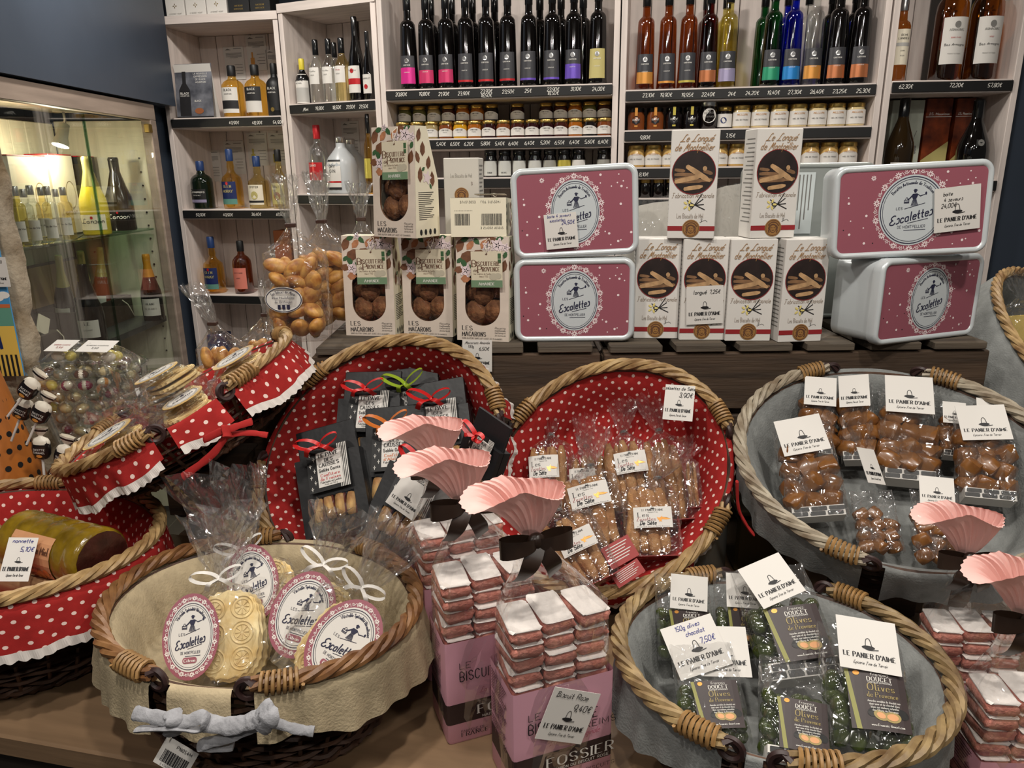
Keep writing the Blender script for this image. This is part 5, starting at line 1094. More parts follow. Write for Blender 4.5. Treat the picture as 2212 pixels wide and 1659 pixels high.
B_BEI = basket('honey coloured wicker basket lined with beige linen holding citrus wafers', (-.364, .943, .95), 0, 0, -.319, .228, .186, [((330, 1482), (216, 1385), (610, 1168)), ((545, 1497), (897, 1310), (765, 1190))], H=.168, liner=beige_c, wick=wick_b, skirt=.062, floor=.085, seed=2)
B_RED = basket('deep wicker basket with red dotted lining holding the honey cake roll', scaled((-.815, 1.049, 1.0), 1.06), 0, 0, -.234, .2745, .214, [((-380, 1230), (-150, 1080), (150, 1056)), ((275, 1075), (340, 1160), (-250, 1330))], H=.186, liner=red_dot, wick=wick_l, skirt=.072, lace=True, floor=.085, seed=3)
B_TIL = basket('tilted wicker basket with red dotted lining propped on a glass vase', scaled((-.535, 1.182, 1.184), 1.10) + V((-.018, .0, .0)), .085, -.445, .528, .224, .200, [((315, 978), (160, 1035), (330, 893)), ((545, 842), (680, 745), (520, 790))], H=.092, liner=red_dot, wick=wick_l, skirt=.042, lace=True, floor=.06, seed=4, so=.010)
B_CEN = basket('wicker basket with red dotted lining full of black biscuit bags', scaled((-.222, 1.144, 1.101), 1.10), .942, -.445, .126, .242, .209, [((655, 838), (873, 732), (1085, 900)), ((553, 1000), (700, 1220), (1062, 1066))], H=.086, liner=red_dot, wick=wick_l, skirt=.034, lace=True, weave=False, floor=.080, seed=5, so=.009, bs=.80)
B_ZEZ = basket('wicker basket with red dotted lining full of bagged finger biscuits', scaled((.167, 1.182, 1.049), 1.04), .824, -.216, .534, .2288, .1976, [((1105, 925), (1365, 795), (1570, 930)), ((1060, 1066), (1285, 1286), (1560, 1092))], H=.105, liner=red_dot, wick=wick_l, skirt=.045, lace=True, so=.009, floor=.092, seed=6)
k = 1.12; gc = scaled((.559, 1.016, 1.134), k)
B_GT = basket('grey washed wicker basket with grey linen holding bags of caramels', gc, .461, -.21, -.716, .22 * k, .19 * k, [((1790, 808), (1592, 930), (1868, 1230)), ((1990, 822), (2212, 900), (2120, 1290))], H=.14, liner=grey_c, wick=wick_g, skirt=.055, floor=.095, seed=7, so=.010)
B_GB = basket('olive brown wicker basket with grey linen holding bags of chocolate olives', scaled((.339, .808, .95), 1.045) + V((-.008, 0, 0)), 0, 0, -.194, .207, .196, [((1562, 1642), (1330, 1380), (1560, 1262)), ((1790, 1284), (2109, 1510), (1700, 1690))], H=.143, liner=grey_c, wick=wick_o, skirt=.060, floor=.09, seed=8, so=.008)
B_FR = basket('wicker basket with grey linen beyond the pink tins', scaled((.942, 1.172, 1.235), 1.35), .535, .50, 1.341, .22 * 1.35, .19 * 1.35, [((2300, 520), (2160, 620), (2300, 900))], H=.2, liner=grey_c, wick=wick_l, skirt=.10, weave=False, floor=.12, seed=9, openings=False)
# cloth ties
def wp(b, px, py, off=0): return b.M.inverted() @ onpl(px, py, b.c + V((0, -b.ry - .02, 0)), V((0, -1, 0)))
def front_tie(b, pix, w, m, depth, name='tie'):
    Mi = b.M.inverted(); pts = []
    for (px, py, *o) in pix:
        pts.append(Mi @ ony(px, py, depth + (o[0] if o else 0)))
    return tie(b.t, pts, w, m, name)
front_tie(B_BEI, [(290, 1540), (340, 1550, -.01), (395, 1560, -.015), (440, 1548, -.012), (435, 1575, -.012), (375, 1572, -.016), (300, 1575, -.005)], .016, white_c, .728)
front_tie(B_BEI, [(372, 1585), (378, 1560, -.012), (372, 1538)], .020, white_c, .722, 'tie_knot')
front_tie(B_BEI, [(440, 1560), (500, 1568, -.008), (560, 1550, -.012), (590, 1535, -.015)], .020, white_c, .722); front_tie(B_BEI, [(565, 1530), (580, 1550, -.014), (560, 1570, -.01)], .026, white_c, .718, 'tie_knot')
front_tie(B_BEI, [(560, 1565), (500, 1590, -.006), (430, 1612, -.004), (505, 1612)], .014, white_c, .725); front_tie(B_BEI, [(590, 1560), (640, 1575), (678, 1580)], .012, white_c, .735)
front_tie(B_TIL, [(545, 910), (500, 925, -.006), (440, 950, -.004), (480, 930, -.01)], .013, red_c, 1.098); front_tie(B_TIL, [(495, 930), (460, 980, -.005), (395, 1030)], .013, red_c, 1.094); front_tie(B_TIL, [(500, 938), (540, 935), (578, 940)], .010, red_c, 1.094); front_tie(B_TIL, [(488, 920), (492, 945, -.01)], .020, red_c, 1.090, 'tie_knot')
front_tie(B_ZEZ, [(1592, 1040), (1595, 1095), (1610, 1130), (1628, 1155)], .012, red_c, 1.10)
# supports that keep the tilted baskets up
def prop_block(label, c, d, m, rz=0, name='wooden_block'):
    t = thing(name, label, 'block', T(*c) @ RZ(rz)); sobj('body', MB().cbox((0, 0, d[2] / 2), d, .003), m, t); sobj('top_plate', MB().cbox((0, 0, d[2] + .004), (d[0] + .01, d[1] + .01, .007), .002), m, t)

# ================================================================== ribbons, film bags
brown_rib = mat('dark_brown_satin', (44, 30, 22), .35, spec=.6); white_rib = mat('white_satin', (214, 210, 204), .4); red_rib = mat('red_satin', (186, 30, 30), .4); green_rib = mat('lime_satin', (140, 164, 44), .4); orange_rib = mat('orange_satin', (190, 104, 40), .4); brown_clip = mat('brown_clip', (58, 34, 24), .5)
def bow(par, M, s, m, wid, thin=False, seed=0, tails=1.0, loops=(1, 1), name='ribbon'):
    """ribbon knot with loops and tails as its own pieces; x right, z up, -y to the viewer"""
    rnd = random.Random(seed); kn = sobj(name, MB().blob((0, -.004, 0), (wid * .55, wid * .4, wid * .6), 8, 6, M=M), m, par, 2.0)
    for sg, on in zip((-1, 1), loops):
        if not on: continue
        up_ = rnd.uniform(.15, .5) if thin else rnd.uniform(-.05, .12); pts = []; sides = []; ws = []
        for i in range(17):
            a = 2 * pi * i / 16; r = s * on
            if thin:
                x = sg * r * .5 * (1 - cos(a)); z = r * (up_ * .5 * (1 - cos(a)) + .22 * sin(a)); y = -.004 - .012 * sin(a / 2); sd = V((sg * -.3, .75, .55)).normalized(); ws.append(wid)
            else:
                x = sg * r * .5 * (1 - cos(a)); y = -.006 - r * .22 * sin(a); z = r * up_ * .5 * (1 - cos(a)); sd = V((0, .12, 1)); ws.append(wid * (.45 + .75 * sin(a / 2)))
            pts.append(M @ V((x, y, z))); sides.append((M.to_3x3() @ sd).normalized())
        obj('ribbon_loop', MB().band(pts, ws, sides).mesh('ribbon_loop', 2.5), m, kn)
        if tails:
            L_ = s * 1.25 * tails * rnd.uniform(.85, 1.15); an = rnd.uniform(.35, .7); pts = []; sides = []
            for i in range(9):
                f = i / 8; x = sg * L_ * f * sin(an) * (1 + .12 * sin(f * 5)); z = -L_ * f * cos(an) * (.35 if thin else 1) ; y = -.006 - .012 * sin(f * pi) ; pts.append(M @ V((x, y, z)))
                sides.append((M.to_3x3() @ V((cos(an), .35 * sin(f * 4 + seed), sg * sin(an) * .7))).normalized())
            obj('ribbon_tail', MB().band(pts, wid * (.9 if thin else 1.0), sides).mesh('ribbon_tail', 2.5), m, kn)
    return kn
def film_bag(par, w, d, hb, hn, ht, seed=0, fw=None, lean=(0, 0), m=None, jit=.0048, nr=.007, pw=4.0, bottom=True, name='film_bag', topw=1.0):
    """crinkled clear bag: body, gathered neck, fanned top; base at z=0, centred on y=0"""
    rnd = random.Random(seed); N = 30; rings = []; fw = fw or w * .7
    def ring(cx, cy, z, a, b_, j, p=pw, pleat=0):
        r = []
        for i in range(N):
            t = 2 * pi * i / N; k_ = 1 / (abs(cos(t)) ** p + abs(sin(t)) ** p) ** (1 / p); q = pleat * (1 if i % 2 else -1)
            r.append(V((cx + a * k_ * cos(t) + rnd.uniform(-j, j), cy + (b_ + q) * k_ * sin(t) + rnd.uniform(-j, j), z + rnd.uniform(-j, j) * (.8 if z > .001 else 0))))
        return r
    for i in range(7): f = i / 6; rings.append(ring(0, 0, hb * f, w / 2 * (1 + (topw - 1) * f) * (1 + .04 * sin(pi * f)), d / 2 * (1 + .05 * sin(pi * f)), jit if i else .0005))
    for i in range(1, 6):
        f = i / 5; s_ = (1 - f) ** 1.3; rings.append(ring(lean[0] * .3 * f, lean[1] * .3 * f, hb + hn * f, nr + (w / 2 * topw - nr) * s_, nr + (d / 2 - nr) * s_, jit * (1 - f * .75), pw - (pw - 2) * f, .0016 * f))
    for i in range(1, 6 if ht else 1):
        f = i / 5; rings.append(ring(lean[0] * (.3 + .7 * f), lean[1] * (.3 + .7 * f), hb + hn + ht * f, nr + (fw / 2 - nr) * f ** .8, nr + (fw * .22) * f ** .8, jit * (.5 + f), 2, .004 + .010 * f * fw / .08))
    mb = MB(); mb.grid(rings, cu=True)
    if bottom: mb.fan(rings[0], True)
    return obj(name, mb, m or cello, par)
# ------------------------------------------------------------------ bags of madeleines
mad_m = mat('madeleine_crust', (222, 172, 92), .5, var=.5, scale=42, bump=.25, bscale=60, var2=(150, 84, 34))
def madeleine_mesh(seed): return MB().blob((0, 0, 0), (.020, .0135, .0265), 12, 8, jit=.05, seed=seed).mesh('madeleine', 2.0)
MADS = [madeleine_mesh(i) for i in range(3)]
def madeleine_bag(label, M, w, d, hb, seed, n=30, hn=.05, ht=.075, lean=(0, 0), oval=False, clip=True):
    t = thing('madeleine_bag', label, 'bag', M, None); film_bag(t, w, d, hb, hn, ht, seed, fw=.055, lean=lean); rnd = random.Random(seed); lay = 0
    z = .030; k_ = 0
    while z < hb * .94:
        for i in range(5):
            if k_ >= n: break
            f = 1 - .25 * max(0, z / hb - .6)
            x = (i % 3 - 1) * w * .29 * f + rnd.uniform(-.006, .006); y = (-.24 if i < 3 else .2) * d + rnd.uniform(-.004, .004)
            if i >= 3: x = (i - 3.5) * w * .4
            obj('madeleine', MADS[k_ % 3], mad_m, t, T(x, y, z + rnd.uniform(-.006, .006)) @ RZ(rnd.uniform(0, 6)) @ RX(rnd.uniform(-1.2, 1.2)) @ RY(rnd.uniform(-1, 1))); k_ += 1
        z += .030
    if clip: sobj('neck_clip', MB().cbox((lean[0] * .3, -.002, hb + hn), (.020, .016, .008), .001), brown_clip, t)
    if oval:
        I = Ink(); I.ell(-w * .18, hb * .50, .037, .026, 30); lb = iobj('oval_label', I, white_paper, t, lambda a, b: (a, -d / 2 - .006 + abs(a + w * .18) * .15, b)); I = Ink(); I.ring(-w * .18, hb * .50, .034, .023, .0015, 30)
        I.text('Les Délices de Marie', 0, 0, .0055, .13, 'hand', arc=(-w * .18, hb * .5 - .002, .028, .0155, pi / 2), width=.05); I.text('Mini Madeleine', -w * .18, hb * .5 + .002, .0048, .13, 'serif', width=.044); I.text('de Bretagne', -w * .18, hb * .5 - .006, .0048, .13, 'serif', width=.034)
        for k2 in (-1, 0, 1): I.rect(-w * .18 + k2 * .009 - .003, hb * .5 - .019, -w * .18 + k2 * .009 + .003, hb * .5 - .010)
        iobj('label_lettering', I, navy_ink, lb, lambda a, b: (a, -d / 2 - .0068 + abs(a + w * .18) * .15, b))
    return t
q = onz(668, 722, CZT); madeleine_bag('cellophane bag of golden madeleines with oval label', T(q.x - .004, 1.505, CZT) @ RZ(.05), .118, .070, .175, 1, 34, hn=.055, ht=.095, lean=(-.008, 0), oval=True)
q = ony(706, 600, 1.62); madeleine_bag('cellophane bag of madeleines standing behind the labelled one', T(q.x, 1.62, CZT) @ RZ(-.1), .112, .066, .17, 2, 26, hn=.06, ht=.10, lean=(-.006, 0))
q = ony(788, 600, 1.69); madeleine_bag('cellophane bag behind the macaron boxes with only its top showing', T(q.x, 1.69, CZT) @ RZ(.2), .085, .06, .17, 3, 12, hn=.06, ht=.08)
# low crate behind the tilted basket carries two smaller bags
cl = thing('wooden_crate', 'low dark crate behind the tilted basket', 'crate', T(-.790, 1.565, TZ)); 
for zz in (.06, .17, .255): sobj('front_board', MB().cbox((.18, 0, zz), (.36, .018, .085), .002), crate_m, cl); sobj('back_board', MB().cbox((.18, .22, zz), (.36, .018, .085), .002), crate_m, cl)
for i in range(4): sobj('top_slat', MB().cbox((.045 + .09 * i, .11, .306), (.08, .24, .014), .002), crate_m2, cl)
for x in (.02, .34):
    for y in (.03, .19): sobj('corner_post', MB().cbox((x, y, .149), (.03, .03, .296), .002), crate_m, cl)
for px, sd, ln, lb in [(497, 4, (-.05, 0), 'small bag of madeleines with its clear top bent sideways'), (556, 5, (.03, 0), 'small bag of madeleines with its clear top upright')]:
    q = ony(px, 780, 1.64); madeleine_bag(lb, T(q.x - .005, 1.62 + (sd - 4) * .10, TZ + .3135), .105, .066, .085, sd, 14, hn=.055, ht=.085, lean=ln)
# ------------------------------------------------------------------ pink biscuit bags
pinkp = mat('pink_paper', (216, 160, 176), .55); pinkt = mat('pale_pink_film', (238, 190, 182), .45); pinkt.node_tree.nodes['Principled BSDF'].inputs['Alpha'].default_value = .9; band_m = mat('dark_brown_band', (48, 32, 32), .5); bisc_m = mat('pink_biscuit', (196, 116, 100), .85, var=.4, scale=80, bump=.8, bscale=140, var2=(214, 150, 134)); sugar = mat('icing_sugar', (236, 228, 222), .9, var=.05, scale=60, bump=.4, bscale=150)
def soft_slab(w, d, h, seed, amp):
    rnd = random.Random(seed); mb = MB(); rings = []
    def rg(o, z):
        r = []; pts = [(x, y) for x, y in rrect(w - 2 * o, d - 2 * o, .006, 3)]
        for x, y in pts: r.append(V((x + rnd.uniform(-amp, amp), y + rnd.uniform(-amp, amp), z + rnd.uniform(-amp, amp) * .6)))
        return r
    rings = [rg(.003, 0), rg(0, h * .3), rg(.0005, h * .7), rg(.003, h)]; mb.grid(rings, cu=True); mb.fan(rings[0], True); mb.fan(rings[-1]); return mb
SL = [soft_slab(.036, .058, .0165, i, .0017).mesh('biscuit', 1.2) for i in range(4)]; SG = [soft_slab(.0345, .0565, .0042, 9 + i, .0018).mesh('sugar_crust', 1.2) for i in range(3)]
PW_, PD_, PH_ = .118, .074, .158
def pink_bag(h=PH_):
    t = thing('pink_biscuit_bag', 'x', 'bag'); w, d = PW_, PD_; full = h > .1
    rows = [[V((x * s_, y * s_, z)) for x, y in rrect(w, d, .004, 2)] for z, s_ in ((0, .97), (.004, 1), (h * .5, 1.0), (h, 1.0))]; mb = MB(); mb.grid(rows, cu=True); mb.fan(rows[0], True); pb = obj('paper_sleeve', mb.mesh('paper_sleeve', .5), pinkp, t)
    if full:
        rows = [[V((x * 1.004, y * 1.006, z)) for x, y in rrect(w, d, .004, 2)] for z in (h * .20, h * .40)]; mb = MB(); mb.grid(rows, cu=True); obj('brown_band', mb, band_m, pb)
    if full:
        F = flat(-d / 2 - .0012); I = Ink(); I.text('LE', -w * .36, h * .74, .009, .09, 'sans', 'l'); I.text('BISCUIT ROSE', -w * .36, h * .62, .014, .09, 'sans', 'l', width=.082); I.text('DE REIMS', w * .02, h * .535, .009, .09, 'sans', 'l'); I.text('PINK BISCUITS', w * .05, h * .12, .0055, .1, 'sans', 'l'); I.text('8 biscuits', w * .05, h * .07, .0055, .1, 'sans', 'l'); I.text('225 g / 7.9 oz', w * .05, h * .02, .0055, .1, 'sans', 'l'); I.text("FABRIQUE EN", -w * .36, h * .11, .003, .12, 'sans', 'l'); I.text('FRANCE', -w * .36, h * .065, .006, .13, 'serif', 'l'); iobj('front_lettering', I, ink, pb, F)
        I = Ink(); I.text('La recette originale', w * .1, h * .47, .008, .08, 'hand', shear=.2, width=.06); iobj('script_lettering', I, mat('dusty_rose_ink', (178, 92, 110), .6), pb, F); I = Ink(); I.text('FOSSIER', w * .16, h * .27, .0135, .13, 'serif'); I.text('MAISON DU BISCUIT ROSE', w * .16, h * .225, .0038, .12); iobj('band_lettering', I, chalk, pb, flat(-d / 2 - .0022)); I = Ink()
    I = Ink()
    for k_ in range(22 if full else 10):
        if k_ % 8 == 7: continue
        I.rect(-.028, h * .93 - k_ * .0042, .020 - (k_ % 5) * .003, h * .93 - k_ * .0042 + .0016)
    iobj('side_lettering', I, mat('maroon_ink', (86, 44, 54), .6), pb, lambda a, b: (-w / 2 - .0012, -a, b))
    rnd = random.Random(5)
    for c_ in range(3):
        for l_ in range(5):
            o = obj('biscuit', SL[(c_ + l_) % 4], bisc_m, t, T((c_ - 1) * .0375 + rnd.uniform(-.0012, .0012), rnd.uniform(-.003, .003), h - .022 + l_ * .0205 + c_ * .0012) @ RZ(rnd.uniform(-.07, .07)) @ RX(rnd.uniform(-.04, .04))); obj('sugar_crust', SG[(c_ + l_) % 3], sugar, o, T(0, 0, .0152))
    LN = -.024; film_bag(t, w * .985, d * .985, h + .085, .10, 0, 3, nr=.010, jit=.003, bottom=False, lean=(LN / .3, 0), m=cello2)
    # fanned pink top
    rnd = random.Random(7); N = 64; rings = []; z0 = h + .183
    for i in range(10):
        f = i / 9; rr = []
        for k_ in range(N): a = 2 * pi * k_ / N; q = (.0022 * (-1) ** k_ + .003 * sin(5 * a + 1) + .002 * sin(9 * a)) * min(1, f * 2.2) * (1.15 - .7 * f); rx_ = .009 + .045 * f ** .8 + q; ry_ = .009 + .024 * f ** .8 + q; rr.append(V((LN - .022 * f * f + rx_ * cos(a), ry_ * sin(a) - .012 * f, z0 + .074 * sin(f * 1.35) - .016 * f * f * abs(cos(a)) + .005 * f * sin(3 * a + .5))))
        rings.append(rr)
    mb = MB(); mb.grid(rings, cu=True); obj('fanned_top', mb.mesh('fanned_top', .9), pinkt, t)
    bow(t, T(LN, -.012, z0 - .002), .040, brown_rib, .019, seed=4, tails=1.15)
    return t
pk = pink_bag()
def pk_place(px, py, rz, first, lb, lean=0):
    q = onz(px, py, TZ); o = pk if first else copy_tree(pk); R_ = RZ(rz); off = R_ @ V((-PW_ / 2 * 1.17, -PD_ / 2 * 1.15, 0)); o.matrix_world = T(q - off) @ R_ @ RX(lean) @ SC(1.17, 1.15, 1.03); o['label'] = lb; o['group'] = 'pink biscuit bags'
pk_place(1110, 1740, .36, True, 'pink biscuit bag with a price card leaning on its front'); pk_place(968, 1612, .35, False, 'pink biscuit bag beside the beige lined basket, its brown bow overlapping the next'); pk_place(925, 1474, .40, False, 'pink biscuit bag tucked against the beige basket, bow ends behind')
pkl = pink_bag(.058); pkl['group'] = 'low pink biscuit bags'
def low_pk(o, x, y, rz, lb): o.matrix_world = T(x, y, TZ) @ RZ(rz) @ T(PW_ / 2 * 1.1, PD_ / 2 * 1.02, 0) @ SC(1.1, 1.02, 1.03); o['label'] = lb
low_pk(pkl, .592, .900, -.10, 'low pink biscuit bag behind the olive basket under the caramels'); low_pk(copy_tree(pkl), .576, .752, -.05, 'low pink biscuit bag beside the olive basket in front of another')
P1m = pk.matrix_world
card('white price card reading biscuit rose against the pink bag', P1m @ SC(1 / 1.17, 1 / 1.15, 1 / 1.03) @ T(-.022, -.006, .004) @ T(.010, -PD_ / 2 - .008, .082) @ RX(-.06) @ RY(.42), .068, .070, [('Biscuit Rose', -.08, .84, .10), ('9,40€', .22, .62, .12)])

# ================================================================== citrus wafers in the beige and the tilted basket
wafer_m = mat('wafer_biscuit', (230, 212, 164), .7, var=.25, scale=40, bump=.2, bscale=120, var2=(208, 176, 112)); wafer_m2 = mat('toasted_wafer', (200, 144, 78), .7, var=.3, scale=40, bump=.2, bscale=120)
def wafer_mesh():
    mb = MB(); N = 48; rings = []
    def rg(k_, y): return [V(((.041 * k_) * math.copysign(abs(cos(a)) ** .72, cos(a)) * (1 + .02 * cos(24 * a)), y, (.058 * k_) * math.copysign(abs(sin(a)) ** .72, sin(a)) * (1 + .02 * cos(24 * a)))) for a in [2 * pi * i / N for i in range(N)]]
    rings = [rg(.96, -.003), rg(1, -.0015), rg(1, .0015), rg(.96, .003)]; mb.grid(rings, cu=True, flip=True); mb.fan(rings[0]); mb.fan(rings[-1], True); return mb
def wafer_relief():
    mb = MB()
    for cx_, cz_ in ((-.019, .034), (.019, .034), (-.019, .0), (.019, .0), (-.019, -.034), (.019, -.034)):
        mb.tube([V((cx_ + .015 * cos(a), -.0034, cz_ + .015 * sin(a))) for a in [2 * pi * i / 24 for i in range(24)]], .0013, 5, closed=True); mb.tube([V((cx_ + .0105 * cos(a), -.0034, cz_ + .0105 * sin(a))) for a in [2 * pi * i / 20 for i in range(20)]], .0009, 5, closed=True)
        for i in range(8): a = 2 * pi * i / 8; mb.tube([V((cx_ + .002 * cos(a), -.0034, cz_ + .002 * sin(a))), V((cx_ + .009 * cos(a), -.0034, cz_ + .009 * sin(a)))], [.0005, .0014], 5)
    return mb
WF = wafer_mesh().mesh('wafer', .6); WR = wafer_relief().mesh('citrus_relief', 1.0)
def oval_tag(par, M, tw, th, bord, border_lace, inner, logo, pill):
    tg = bpy.data.objects.new('oval_tag', None); COL.objects.link(tg); tg.parent = par; tg.matrix_local = M; n = 40
    rg = lambda y: [V((tw / 2 * cos(a), y, th / 2 * sin(a))) for a in [2 * pi * i / n for i in range(n)]]
    mb = MB(); mb.grid([rg(0), rg(.0012)], cu=True); mb.fan(rg(0)); mb.fan(rg(.0012), True); obj('tag_card', mb, bord, tg); orx, ory = tw * .40, th * .405
    I = Ink(); I.ell(0, 0, orx, ory, 40); iobj('tag_oval', I, inner, tg, flat(-.0005)); iobj('tag_lace', lace_ring(orx * .99, ory * .99, 30, .0034), border_lace, tg, flat(-.0005)); iobj('tag_print', esc_logo(orx, ory, 'Véritable Spécialité Héraultaise'), logo, tg, flat(-.0010))
    if pill:
        I = Ink(); I.poly([(x, z - ory * .68) for x, z in rrect(orx * .62, ory * .17, ory * .07, 4)]); iobj('tag_pill', I, bord, tg, flat(-.0012)); I = Ink(); I.text('Citron', 0, -ory * .725, ory * .085, .18, 'serif'); iobj('tag_pill_lettering', I, chalk, tg, flat(-.0018))
def wafer_packet(label, M, seed, tag_x=0, tag_z=.065, tag_r=0, lean=(0, 0), n=6, mat_=None, honey=False, ht=.10, group=None, tagtilt=0, tw=.074, th=.112, fw=.13):
    t = thing('wafer_packet', label, 'packet', M, group); rnd = random.Random(seed)
    for i in range(n):
        o = obj('wafer', WF, mat_ or wafer_m, t, T(.016 + rnd.uniform(-.004, .004), -.024 + i * .0085, .062 + rnd.uniform(-.003, .003)) @ RY(rnd.uniform(-.2, .2)) @ RX(rnd.uniform(-.05, .05)) )
        if i == 0: obj('citrus_relief', WR, mat_ or wafer_m, o)
    film_bag(t, .102, .068, .118, .022, ht, seed, fw=fw, lean=lean, m=cello2, jit=.006)
    oval_tag(t, T(tag_x, -.046, tag_z) @ RX(tagtilt) @ RY(tag_r), tw, th, honey_card if honey else rose, sugar if not honey else white_paper, white_paper, navy_ink, not honey)
    bow(t, T(lean[0] * .3, -.014, .142), .036, white_rib, .0075, thin=True, seed=seed + 3, tails=1.1)
    return t
honey_card = mat('honey_border_card', (212, 178, 112), .5)
nB = V((.10, -.80, .59)).normalized()
def bpk(label, bot, top, zfl, seed, back=0, **k):
    p0 = onz(*bot, zfl); p0 = p0 + V((0, back, 0)); M, h = pl(bot, top, p0, nB); wafer_packet(label, M, seed, **k)
bpk('wafer packet with pale yellow wafers beside its oval lemon tag', (492, 1478), (474, 1285), .872, 1, tag_x=-.030, tag_z=.070, tag_r=.12, lean=(.02, -.01), n=7, fw=.12)
bpk('wafer packet half hidden behind the others with a tall white ribbon loop', (570, 1395), (548, 1195), .885, 2, back=.03, tag_x=.004, tag_z=.090, tag_r=-.05, lean=(-.05, .01), n=4, ht=.14, fw=.16)
bpk('wafer packet with its lemon tag tilted, beside the linen lined back', (632, 1435), (686, 1262), .880, 3, back=.01, tag_x=.0, tag_z=.068, tag_r=.06, lean=(.01, .0), n=4, ht=.09, fw=.12, tw=.088, th=.120)
bpk('wafer packet with toasted wafer and lemon tag resting on the rim', (654, 1470), (752, 1322), .90, 4, back=.036, tag_x=.024, tag_z=.070, tag_r=.05, lean=(.0, .0), n=4, tw=.092, th=.122, mat_=wafer_m2, ht=.11, fw=.11)
# barcode tag tied to the beige basket
q = ony(386, 1622, .775); bt = bpy.data.objects.new('barcode_tag', None); COL.objects.link(bt); bt.parent = B_BEI.t; bt.matrix_local = B_BEI.M.inverted() @ (T(ony(378, 1640, .768)) @ RX(-.35) @ RY(.52) @ T(0, 0, -.018))
obj('tag_card', MB().box((0, .0005, .02), (.046, .001, .036)), white_paper, bt); I = Ink(); rr = random.Random(4); x = -.017
while x < .017: ww = rr.choice((.0006, .0011, .0016)); I.rect(x, .008, x + ww, .024); x += ww + rr.choice((.0005, .0010))
I.text('PN054M', .006, .030, .004, .14); I.text('3 456701 234512', 0, .004, .0025, .12); iobj('barcode_print', I, ink, bt, flat(-.0006)); sobj('tag_string', MB().tube([(-.018, -.001, .034), (-.02, -.004, .06), (-.005, -.006, .085)], .0005, 4), string_m, bt)
# packets in the tilted basket
def tpk(label, cx_, cy_, dep, roll, seed, **k):
    R3 = B_TIL.A.to_3x3(); xd = V((cos(roll), sin(roll), 0)); zd = V((-sin(roll), cos(roll), 0)); o = V((cx_, cy_, -dep)) - zd * .062 - xd * .016
    wafer_packet(label, frame(B_TIL.A @ o, R3 @ xd, R3 @ zd), seed, honey=True, **k)
tpk('wafer packet with honey bordered oval tag near the low end of the tilted basket', -.125, -.020, .022, -.25, 11, tag_x=.012, tag_z=.062, n=3, ht=.06, fw=.08, tw=.085, th=.12)
tpk('wafer packet with honey bordered oval tag near the raised end of the tilted basket', .125, .005, .022, -.25, 12, tag_x=.012, tag_z=.062, n=3, ht=.06, fw=.09, tw=.085, th=.12)
tpk('wafer packet with crumpled film in the middle of the tilted basket', 0, -.070, .026, .0, 13, tag_x=.02, tag_z=.05, n=3, ht=.13, fw=.19)
tpk('wafer packet with loose film behind the middle one in the tilted basket', .005, .068, .026, .0, 14, tag_x=.0, tag_z=.05, n=3, ht=.13, fw=.19)
tpk('wafer packet lying across two others in the tilted basket', .004, .0, -.026, .35, 15, tag_x=.0, tag_z=.05, n=3, ht=.13, fw=.18)

